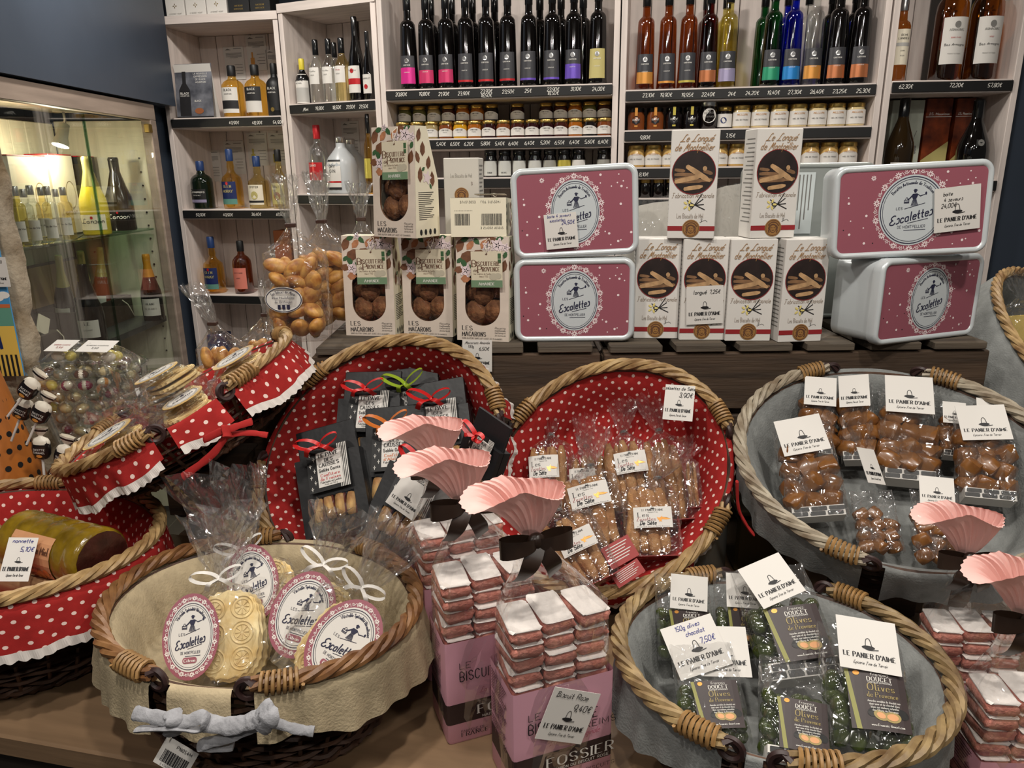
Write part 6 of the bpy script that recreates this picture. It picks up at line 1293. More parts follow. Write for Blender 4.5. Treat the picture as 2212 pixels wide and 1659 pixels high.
# ================================================================== black biscuit bags
bag_k = mat('black_paper', (22, 22, 24), .45, bump=.3, bscale=30); jam_b = mat('jam_sandwich_biscuit', (206, 168, 108), .7, var=.5, scale=46, bump=.3, bscale=60, var2=(150, 96, 52)); jam_r = mat('dark_jam', (96, 36, 20), .3)
def pave_bag(label, M, seed, ribbon, flav, flavm, tilt=0, win=True, low=.0):
    t = thing('black_biscuit_bag', label, 'bag', M, 'black biscuit bags'); w, d, h = .104, .026, .118; rnd = random.Random(seed); X = w / 2
    # body with a window in the front
    z0, z1, xa = .020, .056, .034; mb = MB(); mb.box((0, d * .5 + .005, h / 2), (w, d - .011, h)); obj('paper_bag', mb, bag_k, t); fr = MB()
    for (x0, x1, a, b_) in ((-X, X, 0, z0), (-X, X, z1, h), (-X, -xa, z0, z1), (xa, X, z0, z1)): fr.box(((x0 + x1) / 2, .004, (a + b_) / 2), (x1 - x0, .010, b_ - a))
    obj('front_fold', fr, bag_k, t)
    for i in range(4): o = sobj('sandwich_biscuit', MB().blob((0, 0, 0), (.009, .006, .019), 8, 6, jit=.1, seed=seed + i, pw=.7), jam_b, t, 2.0, T(-.026 + i * .0172, .004, (z0 + z1) / 2 + rnd.uniform(-.002, .002)) @ RY(rnd.uniform(-.15, .15))); obj('jam_line', MB().box((.0085, .0, 0), (.0022, .009, .030)), jam_r, o)
    obj('window_film', MB().box((0, -.0014, (z0 + z1) / 2), (2 * xa, .0004, z1 - z0)), film, t)
    # folded header
    obj('header_fold', MB().cbox((0, .012, h + .022), (w * .92, .006, .050), .001, T(0, 0, 0)), bag_k, t)
    # label card
    lw, lh = .066, .068; lb = bpy.data.objects.new('label_card', None); COL.objects.link(lb); lb.parent = t; lb.matrix_local = T(.002, -.010, .062) @ RX(-.10) @ RY(tilt)
    obj('card', MB().box((0, .0005, lh / 2), (lw, .001, lh)), black_matte, lb); I = Ink()
    for k_ in range(6): x = lw * .5 - .0012 - k_ * .0026; I.rect(x - .0012, 0, x, lh)
    for k_ in range(7): x, z = -lw * .42 + (k_ % 2) * .006, .006 + k_ * .009; I.line([(x, z - .003), (x, z + .003)], .0007); I.line([(x - .002, z + .001), (x, z - .001), (x + .002, z + .001)], .0006, 2)
    iobj('stripe_print', I, chalk, lb, flat(-.0004)); I = Ink(); I.rect(-lw * .26, .006, lw * .34, lh - .008); iobj('white_panel', I, white_paper, lb, flat(-.0008)); I = Ink(); cx_ = lw * .04
    for k_, (tx, hh, st) in enumerate((('LE PAVE', .0056, 'serif'), ('DES', .005, 'serif'), ('CAUSSES', .0056, 'serif'), ('Sablés Garnis', .0046, 'sans'))): I.text(tx, cx_, lh - .016 - k_ * .0076, hh, .17, st, width=min(.034, len(tx) * .0046))
    I.text('Fabriqués en Lozère', cx_, .0115, .0028, .16, width=.033); I.text('Poids net 160 g', cx_, .0078, .0022, .12, width=.02); iobj('panel_lettering', I, ink, lb, flat(-.0013)); I = Ink()
    for k_, tx in enumerate(flav): I.text(tx, cx_, .0215 - k_ * .0058, .0042, .16, 'serif', width=min(.032, len(tx) * .0034))
    iobj('flavour_lettering', I, flavm, lb, flat(-.0013))
    bow(t, T(0, -.016, .062 + lh - .002), .034, ribbon, .0085, thin=True, seed=seed, tails=.9)
    return t
def cpk(label, bot, top, dep, seed, *a, n=None, **k):
    M, h = pl(bot, top, B_CEN.c - B_CEN.n * dep, n or nC); return pave_bag(label, M @ SC(1.17, 1.17, 1.17), seed, *a, **k)
nC = (B_CEN.n + V((.06, -.10, 0))).normalized()
fr_ = ('Confiture', 'de Fraises'); redp = mat('strawberry_ink', (190, 44, 50), .5); orp = mat('apricot_ink', (206, 110, 50), .5)
cpk('black biscuit bag with red ribbon hanging straight, against the dotted lining', (786, 1020), (800, 830), .006, 21, red_rib, fr_, redp)
cpk('black biscuit bag tied with a lime green ribbon', (896, 1006), (882, 812), .038, 22, green_rib, ('Pâte à Tartiner', 'Chocolat Noisette'), leafp)
cpk('black biscuit bag with red ribbon whose window shows striped biscuits', (958, 1044), (938, 850), .006, 23, red_rib, fr_, redp)
cpk('black biscuit bag tied with an orange ribbon', (850, 1108), (848, 905), -.026, 24, orange_rib, ("Confiture", "d'Abricots"), orp)
cpk('black biscuit bag with a double red bow, lowest against the rim', (732, 1148), (700, 950), -.050, 25, red_rib, fr_, redp)
cpk('black biscuit bag lying low behind the pink bag tops', (838, 1190), (906, 1032), -.078, 26, red_rib, fr_, redp)
M, h = pl((1000, 1078), (1040, 960), B_CEN.c + B_CEN.n * .010, (B_CEN.n + V((-.9, -.2, -.1))).normalized()); M = M @ SC(.85, .85, .85); pave_bag('black biscuit bag turned edge on against the right handle', M, 27, red_rib, fr_, redp)
M, h = pl((862, 1105), (882, 1050), B_CEN.c + B_CEN.n * .108, nC); card('white shop card lying among the black bags', M @ RY(.25), .058, .056)

# ================================================================== finger biscuits
fing_m = mat('sugared_finger_biscuit', (184, 142, 94), .75, var=.45, scale=40, bump=.7, bscale=160, var2=(138, 86, 42)); redcard = mat('red_info_card', (150, 34, 30), .5)
FG = []
for s_ in range(3):
    rnd = random.Random(s_); pts = [V((.002 * sin(i * .9 + s_), .0015 * cos(i * 1.1), .128 * i / 9)) for i in range(10)]; FG.append(MB().tube(pts, [.006, .0098, .0112, .0116, .0112, .0118, .0114, .011, .0095, .005], 9).mesh('finger_biscuit', 2.0))
def zez_bag(label, M, seed, lab=True, lean=(0, 0), n=5, labz=.060, labx=0, labr=0, fw=.06, k_=1.0, wx=1.0):
    t = thing('finger_biscuit_bag', label, 'bag', M @ SC(k_ * wx, k_ * 1.0, k_), 'finger biscuit bags'); rnd = random.Random(seed)
    for i in range(n): obj('finger_biscuit', FG[i % 3], fing_m, t, T((i - (n - 1) / 2) * .0165 if i < 4 else -.005, -.008 + .010 * (i % 2) + (.012 if i > 3 else 0), rnd.uniform(.002, .010)) @ RY(rnd.uniform(-.05, .05)) @ RX(rnd.uniform(-.05, .05)) @ RZ(seed))
    film_bag(t, .082, .052, .130, .026, .060, seed, fw=fw, lean=lean, m=cello, jit=.0042); obj('base_card', MB().box((0, 0, .001), (.07, .04, .0015)), redcard, t)
    if lab:
        cv = lambda y: (lambda a, b: (a, -.031 - y + 2.2 * (a - labx) ** 2 * 2, b)); lo_ = bpy.data.objects.new('label', None); rot = labr
        I = Ink(); I.rect(labx - .030, labz - .020, labx + .030, labz + .020, 8); l_ = iobj('label', I, white_paper, t, cv(0)); I = Ink(); I.text('LE PANIER D AIME', labx, labz + .012, .0036, .12, 'serif', width=.034); I.text('Epicerie Fine', labx, labz + .0085, .002, .1, 'hand'); I.text('Les', labx - .024, labz + .001, .0085, .1, 'serif', 'l'); I.text('De Sète', labx - .022, labz - .0145, .0075, .16, 'script', 'l', shear=.2, width=.026); I.text('Fabriqué par la Belle Epoque', labx, labz - .0185, .0018, .1, width=.05); basket_mark(I, labx, labz + .0165, .006); iobj('label_lettering', I, ink, l_, cv(.0005)); I = Ink(); I.text('Zezettes', labx - .026, labz - .0068, .0068, .09, 'serif', 'l', width=.030); iobj('label_title', I, redline, l_, cv(.0005)); I = Ink(); leafpoly(I, labx + .018, labz - .003, .020, .005, -.1); leafpoly(I, labx + .012, labz - .004, .013, .004, 1.2); leafpoly(I, labx + .010, labz - .005, .012, .004, -.9); iobj('label_picture', I, orangef, l_, cv(.0005))
    sobj('neck_twist', MB().lathe([(.0075, -.003), (.009, 0), (.0075, .003)], 10, M=T(lean[0] * .3, lean[1] * .3, .156)), silver, t)
    return t
nZ = (B_ZEZ.n + V((0, -.06, 0))).normalized()
def zpk(label, bot, top, dep, seed, **k): M, h = pl(bot, top, B_ZEZ.c - B_ZEZ.n * dep, nZ); k.setdefault('k_', h / .156); return zez_bag(label, M, seed, **k)
zpk('bag of finger biscuits leaning on the left lining, clear top standing up', (1202, 1128), (1190, 940), .050, 31, wx=.85, labx=-.016, labz=.090)
zpk('bag of finger biscuits half hidden behind another one', (1278, 1140), (1266, 965), .055, 32, wx=.80, n=4, labx=-.012, labz=.085)
zpk('bag of finger biscuits with its label high and slanted', (1375, 1110), (1342, 935), .050, 33, wx=.95, labx=.006, labz=.088, lean=(.015, 0))
zpk('bag of finger biscuits without label below the price card', (1458, 1130), (1430, 930), .052, 34, wx=.85, lab=False, lean=(-.02, 0))
zpk('bag of finger biscuits in the middle with its label folded over', (1312, 1195), (1262, 1010), -.002, 35, wx=1.15, labx=-.004, labz=.098, lean=(.03, 0))
zpk('bag of finger biscuits in front with a flat square label', (1416, 1206), (1402, 1034), -.010, 36, wx=1.2, labx=0, labz=.072, lean=(.05, 0), fw=.08)
zpk('bag of finger biscuits in front with a slanted label', (1290, 1262), (1212, 1100), -.048, 37, wx=1.15, labx=0, labz=.082, lean=(-.02, 0))
zpk('bag of finger biscuits at the back behind the unlabelled one', (1500, 1100), (1490, 985), .040, 38, wx=.55, lab=False, n=3)
M, h = pl((1463, 908), (1470, 832), B_ZEZ.c - B_ZEZ.n * .004 + V((0, -.004, 0)), (B_ZEZ.n + V((-.25, -.4, 0))).normalized()); card('white price card tucked in the lining beside the finger biscuits', M, .052, h, [('zézettes de Sète', 0, .86, .085), ('3,90€', .2, .66, .12)])
for (bp, tp, lb) in [((1366, 1252), (1356, 1220), 'red information card at the rim of the finger biscuit basket'), ((1352, 1215), (1340, 1165), 'red information card between the finger biscuit bags')]:
    M, h = pl(bp, tp, B_ZEZ.c + B_ZEZ.n * .040, nZ); t = thing('information_card', lb, 'card', M @ RY(-.3)); obj('card_sheet', MB().box((0, .0005, h / 2), (.052, .001, h)), redcard, t); I = Ink()
    for k_ in range(6): I.rect(-.02, h * (.82 - k_ * .12), .02 - (k_ % 3) * .004, h * (.86 - k_ * .12))
    iobj('card_lettering', I, white_paper, t, flat(-.0006))

# ================================================================== caramels
car_m = mat('caramel', (128, 84, 40), .3, var=.3, scale=30, coat=.3, var2=(96, 54, 22)); patt = mat('black_card_print', (26, 26, 26), .5)
CR = [MB().blob((0, 0, 0), (.0185, .0145, .0155), 8, 6, jit=.12, seed=i, pw=.45).mesh('caramel', .9) for i in range(3)]
def base_board(t, w, d, h):
    o = obj('base_card', MB().box((0, 0, h / 2), (w, d, h)), white_paper, t); I = Ink(); rnd = random.Random(3); n = max(3, int(w / .02))
    for r_ in range(2):
        for k_ in range(n): x = -w / 2 + w * (k_ + .5) / n + (r_ % 2) * w * .04 - w * .02; I.poly([(x + a, h * (.28 + r_ * .44) + b_) for a, b_ in rrect(w / n * .88, h * .40, .0016, 3)])
    iobj('base_print', I, patt, o, flat(-d / 2 - .0006))
def caramel_bag(label, M, seed, w=.10, h=.105, cardM=None, n=11, base=True, chw=.068, chh=.066, top=.055):
    t = thing('caramel_bag', label, 'bag', M, 'caramel bags'); rnd = random.Random(seed); rws = (n + 2) // 3; z = .026 if base else .012
    for i in range(n):
        x = (i % 3 - 1) * w * .30 + rnd.uniform(-.004, .004); zz = z + .004 + (i // 3) * .0265 + rnd.uniform(-.004, .004)
        o = obj('caramel', CR[i % 3], car_m, t, T(x, rnd.uniform(-.009, .004), zz) @ RZ(rnd.uniform(-.8, .8)) @ RX(rnd.uniform(-.6, .6)) @ RY(rnd.uniform(-.9, .9)))
    rings = []; N = 30
    for i in range(9):
        f = i / 8; zz = (h + top) * f; dd = .021 if f < .6 else .021 * (1 - (f - .6) / .4) + .0015; rings.append([V((w / 2 * (1 / (abs(cos(a)) ** 5 + abs(sin(a)) ** 5) ** .2) * cos(a) + rnd.uniform(-.002, .002), dd * (1 / (abs(cos(a)) ** 3 + abs(sin(a)) ** 3) ** .33) * sin(a) * 1.1 + rnd.uniform(-.0045, .0045) * min(1, dd / .01), zz + rnd.uniform(-.002, .002))) for a in [2 * pi * k_ / N for k_ in range(N)]])
    mb = MB(); mb.grid(rings, cu=True); obj('film_bag', mb, cello2, t)
    # wrappers: loose crumpled film around the sweets
    for i in range(5):
        mb = MB(); g = 7; sx, sz = rnd.uniform(.014, .022), rnd.uniform(.014, .022); mb.grid([[V(((u_ / g - .5) * 2 * sx, rnd.uniform(-.006, .006), (v_ / g - .5) * 2 * sz)) for u_ in range(g + 1)] for v_ in range(g + 1)]); obj('sweet_wrapper', mb, cello2, t, T(rnd.uniform(-.34, .34) * w, -.014, rnd.uniform(.03, h - .015)) @ RZ(rnd.uniform(-.4, .4)) @ RX(rnd.uniform(-.4, .4)))
    if base: base_board(t, w * .86, .034, .017)
    if cardM is not None: card('', cardM, chw, chh, parent=t)
    return t
def gpk(label, bot, top, dep, seed, n=None, cx_=0, cz_=.098, cr=0, card_=True, **k):
    M, h = pl(bot, top, B_GT.at(*bot, dep), n or nG); k_ = h / .16; return caramel_bag(label, M @ SC(k_, k_, k_), seed, cardM=(T(cx_, -.028, cz_) @ RX(-.06) @ RY(cr)) if card_ else None, **k)
nG = (B_GT.n + V((-.12, -.45, .0))).normalized()
gpk('caramel bag with its card by the hinge at the back of the basket', (1764, 985), (1770, 830), .050, 41, w=.064, chw=.060)
gpk('caramel bag whose card is turned edgewise', (1856, 1000), (1846, 828), .054, 42, n=(nG + V((-.25, 0, 0))).normalized(), cz_=.100, chw=.052, w=.058)
gpk('caramel bag with a square card and its base card showing', (1962, 1045), (1956, 842), .054, 43, w=.080, cz_=.106, n=None)
gpk('caramel bag with a tilted card beside the pink biscuit bag', (2134, 1085), (2118, 895), .046, 44, w=.086, cr=-.12, cz_=.100, chw=.075)
gpk('caramel bag with a tilted card and patterned base against the left rim', (1768, 1122), (1728, 925), .036, 45, w=.092, cr=-.10, cz_=.104, chw=.074)
gpk('caramel bag hidden at the back with a shaded card', (2058, 990), (2056, 874), .048, 46, w=.056, chw=.056, cz_=.090)
gpk('caramel bag in front without a card', (1905, 1195), (1880, 1060), .045, 47, card_=False, base=False)
gpk('caramel bag in front with its card folded back', (2030, 1215), (2015, 1060), .045, 48, w=.092, cz_=.118, base=False, cr=.05)
gpk('caramel bag at the end behind the pink film top', (2128, 962), (2124, 872), .020, 49, n=(B_GT.n + V((-.1, -.25, 0))).normalized(), w=.056, chw=.05, cz_=.1)
M, h = pl((1895, 1045), (1868, 965), B_GT.at(1895, 1045, -.012), nG); card('narrow white card standing edgewise between the caramel bags', M @ RZ(.7), .040, .062)

# ================================================================== chocolate olives
ol_m = mat('green_sugar_shell', (62, 74, 26), .18, var=.35, scale=60, coat=.6, var2=(38, 46, 14)); olab = mat('brown_olive_label', (56, 44, 44), .45, var=.15, scale=20); olstripe = mat('olive_stripe', (140, 138, 72), .5); olgold = mat('olive_gold_ink', (160, 142, 88), .5)
OL = [MB().blob((0, 0, 0), (.0118, .0118, .0160), 10, 8, jit=.03, seed=i).mesh('olive', 2.0) for i in range(2)]
def olive_bag(label, M, seed, cardM=None, base=True, lab=True, w=.098, h=.098, n=25, chw=.066, chh=.064, extra=None):
    t = thing('olive_bag', label, 'bag', M, 'olive bags'); rnd = random.Random(seed)
    for i in range(n):
        c_ = i % 5; r_ = i // 5; obj('olive', OL[i % 2], ol_m, t, T((c_ - 2) * .0195 + rnd.uniform(-.003, .003), rnd.uniform(-.012, .010), (.028 if base else .014) + r_ * .0165 + rnd.uniform(-.003, .003)) @ RZ(rnd.uniform(0, 6)) @ RX(rnd.uniform(0, 3)))
    rings = []; N = 30
    for i in range(10):
        f = i / 9; zz = (h + .062) * f; dd = .027 if f < .58 else .027 * (1 - (f - .58) / .42) + .0015
        rings.append([V((w / 2 * 1.06 * (1 / (abs(cos(a)) ** 5 + abs(sin(a)) ** 5) ** .2) * cos(a) + rnd.uniform(-.0015, .0015), dd * (1 / (abs(cos(a)) ** 3 + abs(sin(a)) ** 3) ** .33) * sin(a) + rnd.uniform(-.003, .003) * min(1, dd / .01), zz + rnd.uniform(-.002, .002))) for a in [2 * pi * k_ / N for k_ in range(N)]])
    mb = MB(); mb.grid(rings, cu=True); obj('film_bag', mb, cello2, t)
    if base: base_board(t, w * .95, .05, .022)
    if lab:
        cv = lambda y: (lambda a, b: (a, -.031 - y + 3 * (a - .006) ** 2, b)); x0, x1, z0, z1 = -.030, .042, .020, .092
        I = Ink(); I.rect(x0, z0, x1, z1, 8); l_ = iobj('label', I, olab, t, cv(0)); I = Ink(); I.poly([(x0 - .002, z1), (x0 + .003, z1), (x0 + .012, z0), (x0 + .006, z0)]); iobj('label_stripe', I, olstripe, l_, cv(.0004)); cx_ = .010
        I = Ink(); I.text('françois', cx_, z1 - .0062, .0040, .11, 'script', width=.022); I.text('DOUCET', cx_, z1 - .0128, .0050, .16, 'serif', width=.032); I.text('CONFISEUR EN PROVENCE', cx_, z1 - .0155, .0018, .16, width=.030)
        for k_, tx in enumerate(('Amandes enrobées de chocolat noir', 'demi-amer et de chocolat blanc', 'blanc aux couleurs naturelles', 'des Olives de Provence')): I.text(tx, cx_ + .002, z1 - .0385 - k_ * .0036, .0024, .14, width=.040 - .003 * k_)
        I.text('www.francois-doucet.com', cx_ + .003, z0 + .005, .003, .13, 'serif', width=.040); iobj('label_lettering', I, chalk, l_, cv(.0006)); I = Ink(); I.text('Olives', cx_, z1 - .0245, .0085, .12, 'serif', width=.034); I.text('de Provence', cx_ + .001, z1 - .0325, .0058, .12, 'serif', width=.038); iobj('label_title', I, olgold, l_, cv(.0006))
        I = Ink(); I.ell(cx_ - .010, z0 + .022, .010, .006, 16, .3); I.ell(cx_ + .010, z0 + .026, .009, .0065, 16); I.ell(cx_ + .022, z0 + .022, .009, .006, 16, -.3); iobj('label_olives', I, patt, l_, cv(.0005)); I = Ink(); I.ell(cx_ - .004, z0 + .018, .009, .0058, 16, -.3); I.ell(cx_ + .010, z0 + .017, .0105, .0065, 16); iobj('label_shells', I, olgold, l_, cv(.0007)); I = Ink(); I.ell(cx_ - .004, z0 + .018, .0055, .0036, 14, -.3); I.ell(cx_ + .010, z0 + .017, .0072, .0042, 14); iobj('label_almonds', I, mat('almond_flesh_print', (220, 160, 110), .5) if 'almond_flesh_print' not in MATS else MATS['almond_flesh_print'], l_, cv(.0009)); I = Ink(); I.ell(x0 + .012, z1 - .004, .004, .003, 12); iobj('label_seal', I, orangef, l_, cv(.0006))
    if cardM is not None: card('', cardM, chw, chh, parent=t)
    return t
nO = V((-.05, -.62, .78)).normalized()
def opk(label, bot, top, zf, seed, n=None, cx_=0, cz_=.094, cr=0, card_=True, **k):
    p0 = onz(*bot, zf); M, h = pl(bot, top, p0, n or nO); k_ = h / .16; return olive_bag(label, M @ SC(k_, k_, k_), seed, cardM=(T(cx_, -.034, cz_) @ RX(-.10) @ RY(cr)) if card_ else None, **k)
ZF = B_GB.c.z - .085
nO2 = V((-.05, -.85, .52)).normalized()
opk('olive bag at the back with its card leaning right', (1482, 1425), (1472, 1238), ZF + .035, 51, n=nO2, cx_=.004, cr=.10, base=False, chw=.070, cz_=.092)
opk('olive bag with a card half covered by the next one', (1602, 1420), (1600, 1235), ZF + .035, 52, n=nO2, base=False, chw=.07, cz_=.092)
opk('olive bag on top of the heap with an upright card and patterned base', (1735, 1472), (1655, 1226), ZF + .055, 53, n=nO, cx_=0, cr=-.28, cz_=.100, chw=.068)
opk('olive bag under the handwritten price card', (1552, 1612), (1512, 1390), ZF + .022, 54, card_=False, base=False)
opk('olive bag below the topmost one with its base card facing out', (1720, 1660), (1712, 1425), ZF + .022, 55, card_=False)
opk('olive bag beside the right rim with a large white card', (1884, 1625), (1848, 1352), ZF + .045, 56, cr=.06, chw=.076, chh=.072, cz_=.090, base=False)
p0 = onz(1560, 1460, ZF + .075); M, h = pl((1528, 1452), (1486, 1356), p0, nO); card('handwritten olive price card lying on the bags', M, .074, .070, [('150g olives', -.02, .86, .085), ('chocolat', .08, .72, .085), ('7,50€', .24, .52, .10)], blue=True)
M2_, h = pl((1570, 1462), (1548, 1370), p0 - nO * .004, nO); card('plain shop card under the handwritten olive price card', M2_ @ RY(.12), .066, .066)
# ================================================================== honey cakes in the red basket
roll_m = mat('mustard_wrapped_cake', (146, 118, 30), .22, var=.5, scale=26, bump=.5, bscale=40, coat=.5, var2=(96, 74, 14)); choc = mat('dark_gingerbread', (62, 26, 20), .35, var=.4, scale=40, bump=.6, bscale=50, coat=.3); orange_lab = mat('apricot_paper', (206, 150, 108), .6, var=.1, scale=30); kraft_l = mat('kraft_newsprint', (170, 134, 96), .6, var=.1, scale=20)
pa = onz(50, 1163, B_RED.c.z + .008); pb_ = onz(222, 1208, B_RED.c.z + .012); ax = (pb_ - pa); Lr = ax.length; ax.normalize()
rt = thing('honey_cake_roll', 'roll of six honey cakes in mustard coloured film with an apricot label', 'cake', frame(pa, ax, (0, 0, 1))); prof = []
for i in range(43): f = i / 42; prof.append((.047 + .0022 * abs(sin(f * pi * 6)) - (.004 if i in (0, 42) else 0), Lr * f))
sobj('film_wrapped_cakes', MB().lathe(prof, 28, M=RY(pi / 2)), roll_m, rt, 1.0)
mb = MB(); rnd = random.Random(3); rings = [[V((Lr + .001 + .004 * (1 - s_), .044 * s_ * cos(a) + rnd.uniform(-.001, .001), .044 * s_ * sin(a))) for a in [2 * pi * k_ / 20 for k_ in range(20)]] for s_ in (1, .7, .4, .05)]; mb.grid(rings, cu=True); mb.fan(rings[-1]); obj('gingerbread_end', mb, choc, rt)
lf = lambda off: (lambda a, b: (a, (.0496 + off) * -cos(b / .0496), (.0496 + off) * sin(b / .0496)))
def irect(I, x0, z0, x1, z1, n=8):
    for k_ in range(n): I.rect(x0, z0 + (z1 - z0) * k_ / n, x1, z0 + (z1 - z0) * (k_ + 1) / n, 1)
I = Ink(); irect(I, Lr * .22, -.045, Lr * .72, .045); lb_ = iobj('label', I, orange_lab, rt, lf(.0005)); I = Ink(); I.text('6 Nonnettes au Miel', Lr * .47, .018, .011, .13, 'serif', width=Lr * .46); I.text('à l Orange', Lr * .47, -.01, .008, .1, 'script')
for k_ in range(5): I.rect(Lr * .26, -.02 - k_ * .004, Lr * .5 - (k_ % 2) * .008, -.0185 - k_ * .004)
iobj('label_lettering', I, brown_ink, lb_, lf(.0012)); I = Ink(); I.ell(Lr * .58, -.018, .010, .010, 16); I.ell(Lr * .66, -.012, .007, .007, 16); iobj('label_oranges', I, orangef, lb_, lf(.0012))
bx_ = onz(70, 1262, B_RED.c.z - .055); kb = thing('honey_cake_pack', 'flat kraft printed honey cake pack with orange picture under the roll', 'cake', frame(bx_, (1, -.35, 0), (0, .0, 1)) @ RX(.35)); sobj('kraft_sleeve', MB().cbox((0, .03, .02), (.22, .12, .05), .008), kraft_l, kb, .9)
def topf(I, m, nm, dz=.0006): iobj(nm, I, m, kb, lambda a, b: (a, b, .045 + dz))
I = Ink(); I.text('à l Orange', .0, .045, .014, .12, 'serif')
for k_ in range(12): I.rect(-.10, .075 - k_ * .008, -.035 - (k_ % 3) * .006, .0768 - k_ * .008); I.rect(.04, .075 - k_ * .008, .10 - (k_ % 3) * .006, .0768 - k_ * .008)
topf(I, brown_ink, 'pack_lettering'); I = Ink(); I.ell(.0, .015, .014, .012, 18); I.ell(.018, .020, .010, .009, 18); topf(I, orangef, 'pack_oranges')
q = onz(-18, 1175, B_RED.c.z - .005); r2 = thing('honey_cake_roll', 'pale wrapped honey cake roll beside the mustard one', 'cake', frame(q, (.9, .1, 0), (0, 0, 1)) @ T(-.16, .01, -.01)); sobj('film_wrapped_cakes', MB().lathe([(.03, 0), (.042, .004), (.044, .05), (.042, .08), (.044, .12), (.04, .156), (.02, .165)], 20, M=RY(pi / 2)), mat('pale_cake_film', (200, 170, 120), .3, var=.4, scale=30, coat=.4), r2, 1.0); sobj('label', MB().lathe([(.0448, .04), (.0452, .06), (.0452, .09), (.0448, .11)], 20, M=RY(pi / 2)), orange_lab, r2, 1.0)
pc = onz(38, 1230, B_RED.c.z + .02); M, h = pl((28, 1256), (52, 1160), pc, V((.25, -.7, .66)).normalized()); card('white price card for the honey cakes leaning on the roll', M, .040, .066, [('nonnette', 0, .88, .09), ('5,10€', .2, .68, .10)], blue=True)

# ================================================================== candy vase
vb = onz(244, 1092, TZ); vt = ony(244, 790, vb.y); VH = vt.z - TZ; RV0, RV1 = .060, .122
vase = thing('glass_vase', 'wide clear glass vase full of wrapped candies', 'vase', T(vb.x, vb.y, TZ)); P = [(0, .004), (RV0 * .9, .002), (RV0, .006), (RV0 * 1.05, .05), (RV1 * .98, VH * .92), (RV1, VH)]
sobj('glass_wall', MB().lathe(P, 36), clear_glass, vase, .9); sobj('glass_base', MB().lathe([(0, .006), (RV0 * .94, .006), (RV0 * .98, .030), (0, .034)], 30), shelf_glass, vase, .9); sobj('rim', MB().tube([V((RV1 * cos(a), RV1 * sin(a), VH)) for a in [2 * pi * i / 48 for i in range(48)]], .0028, 6, closed=True), clear_glass, vase)
cols = dict(white=(222, 212, 192), cream=(206, 188, 140), magenta=(150, 44, 84), yellow=(206, 190, 96), grey=(120, 116, 96), orange=(206, 138, 70), brown=(86, 54, 38)); cm_ = {k_: mat('candy_' + k_, c_, .2, coat=.5) for k_, c_ in cols.items()}
sw = MB().blob((0, 0, 0), (.0155, .0112, .0112), 10, 7).mesh('sweet', 2.0); st_ = MB().lathe([(.0106, -.0045), (.0116, -.0018), (.0116, .0018), (.0106, .0045)], 12, M=RY(pi / 2)).mesh('stripe', 1.0)
def wrapper_mesh(seed):
    rnd = random.Random(seed); mb = MB(); N = 12; rings = []
    for x, r in ((-.040, .014), (-.030, .010), (-.021, .0025), (-.014, .012), (0, .0150), (.014, .012), (.021, .0025), (.030, .010), (.040, .014)):
        rings.append([V((x + rnd.uniform(-.0015, .0015), r * cos(2 * pi * k_ / N) * (1 + .25 * (k_ % 2) * (abs(x) > .02)) + rnd.uniform(-.001, .001), r * sin(2 * pi * k_ / N) * (.5 if abs(x) > .02 else 1) + rnd.uniform(-.001, .001))) for k_ in range(N)])
    mb.grid(rings, cu=True); return mb.mesh('wrapper')
WRP = [wrapper_mesh(i) for i in range(3)]
kinds = [('white', 'magenta', 'white candy with a magenta stripe in the glass vase'), ('cream', None, 'plain cream candy in the glass vase'), ('magenta', 'white', 'magenta candy with a white stripe in the glass vase'), ('yellow', None, 'yellow candy in the glass vase'), ('grey', None, 'grey green candy in the glass vase'), ('white', 'orange', 'white candy with an orange stripe in the glass vase'), ('brown', 'white', 'brown candy with a white stripe in the glass vase'), ('cream', 'grey', 'cream candy with a grey stripe in the glass vase')]
CK = []
rnd = random.Random(12); ci = 0
def candy(M, kidx):
    a_, b_, lb = kinds[kidx]
    t = thing('wrapped_candy', lb, 'candy', M, 'candies in the glass vase'); o = obj('sweet', sw, None, t)
    if not sw.materials: sw.materials.append(cm_['white'])
    o.material_slots[0].link = 'OBJECT'; o.material_slots[0].material = cm_[a_]
    if b_:
        s2 = obj('stripe', st_, None, t)
        if not st_.materials: st_.materials.append(cm_['white'])
        s2.material_slots[0].link = 'OBJECT'; s2.material_slots[0].material = cm_[b_]
    obj('wrapper', WRP[rnd.randrange(3)], cello2, t)
lay = 0; zc = TZ + .05
while zc < TZ + VH - .005:
    rad = RV0 * 1.05 + (RV1 * .98 - RV0 * 1.05) * (zc - TZ - .05) / (VH * .92 - .05) - .026
    n = int(2 * pi * rad / .036)
    for i in range(n):
        a = 2 * pi * (i + .5 * (lay % 2)) / n; da = (a + pi / 2 - .45 + pi) % (2 * pi) - pi
        if abs(da) > 1.75: continue
        candy(T(vb.x + rad * cos(a), vb.y + rad * sin(a), zc + rnd.uniform(-.002, .002)) @ RZ(a + pi / 2 + rnd.uniform(-.3, .3)) @ RY(rnd.uniform(-.45, .45)), rnd.choice((0, 0, 1, 1, 2, 3, 4, 4, 5, 6, 7, 1)))
    zc += .028; lay += 1
for i in range(16):
    r, a = ((.0, 0), (.038, 1.2566 * i))[min(i, 1)] if i < 6 else (.078, .6283 * (i - 6)); candy(T(vb.x + r * cos(a), vb.y + r * sin(a), zc - .008) @ RZ(a + pi / 2 + rnd.uniform(-.2, .2)) @ RY(rnd.uniform(-.15, .15)), rnd.choice((0, 1, 4, 6, 7)))
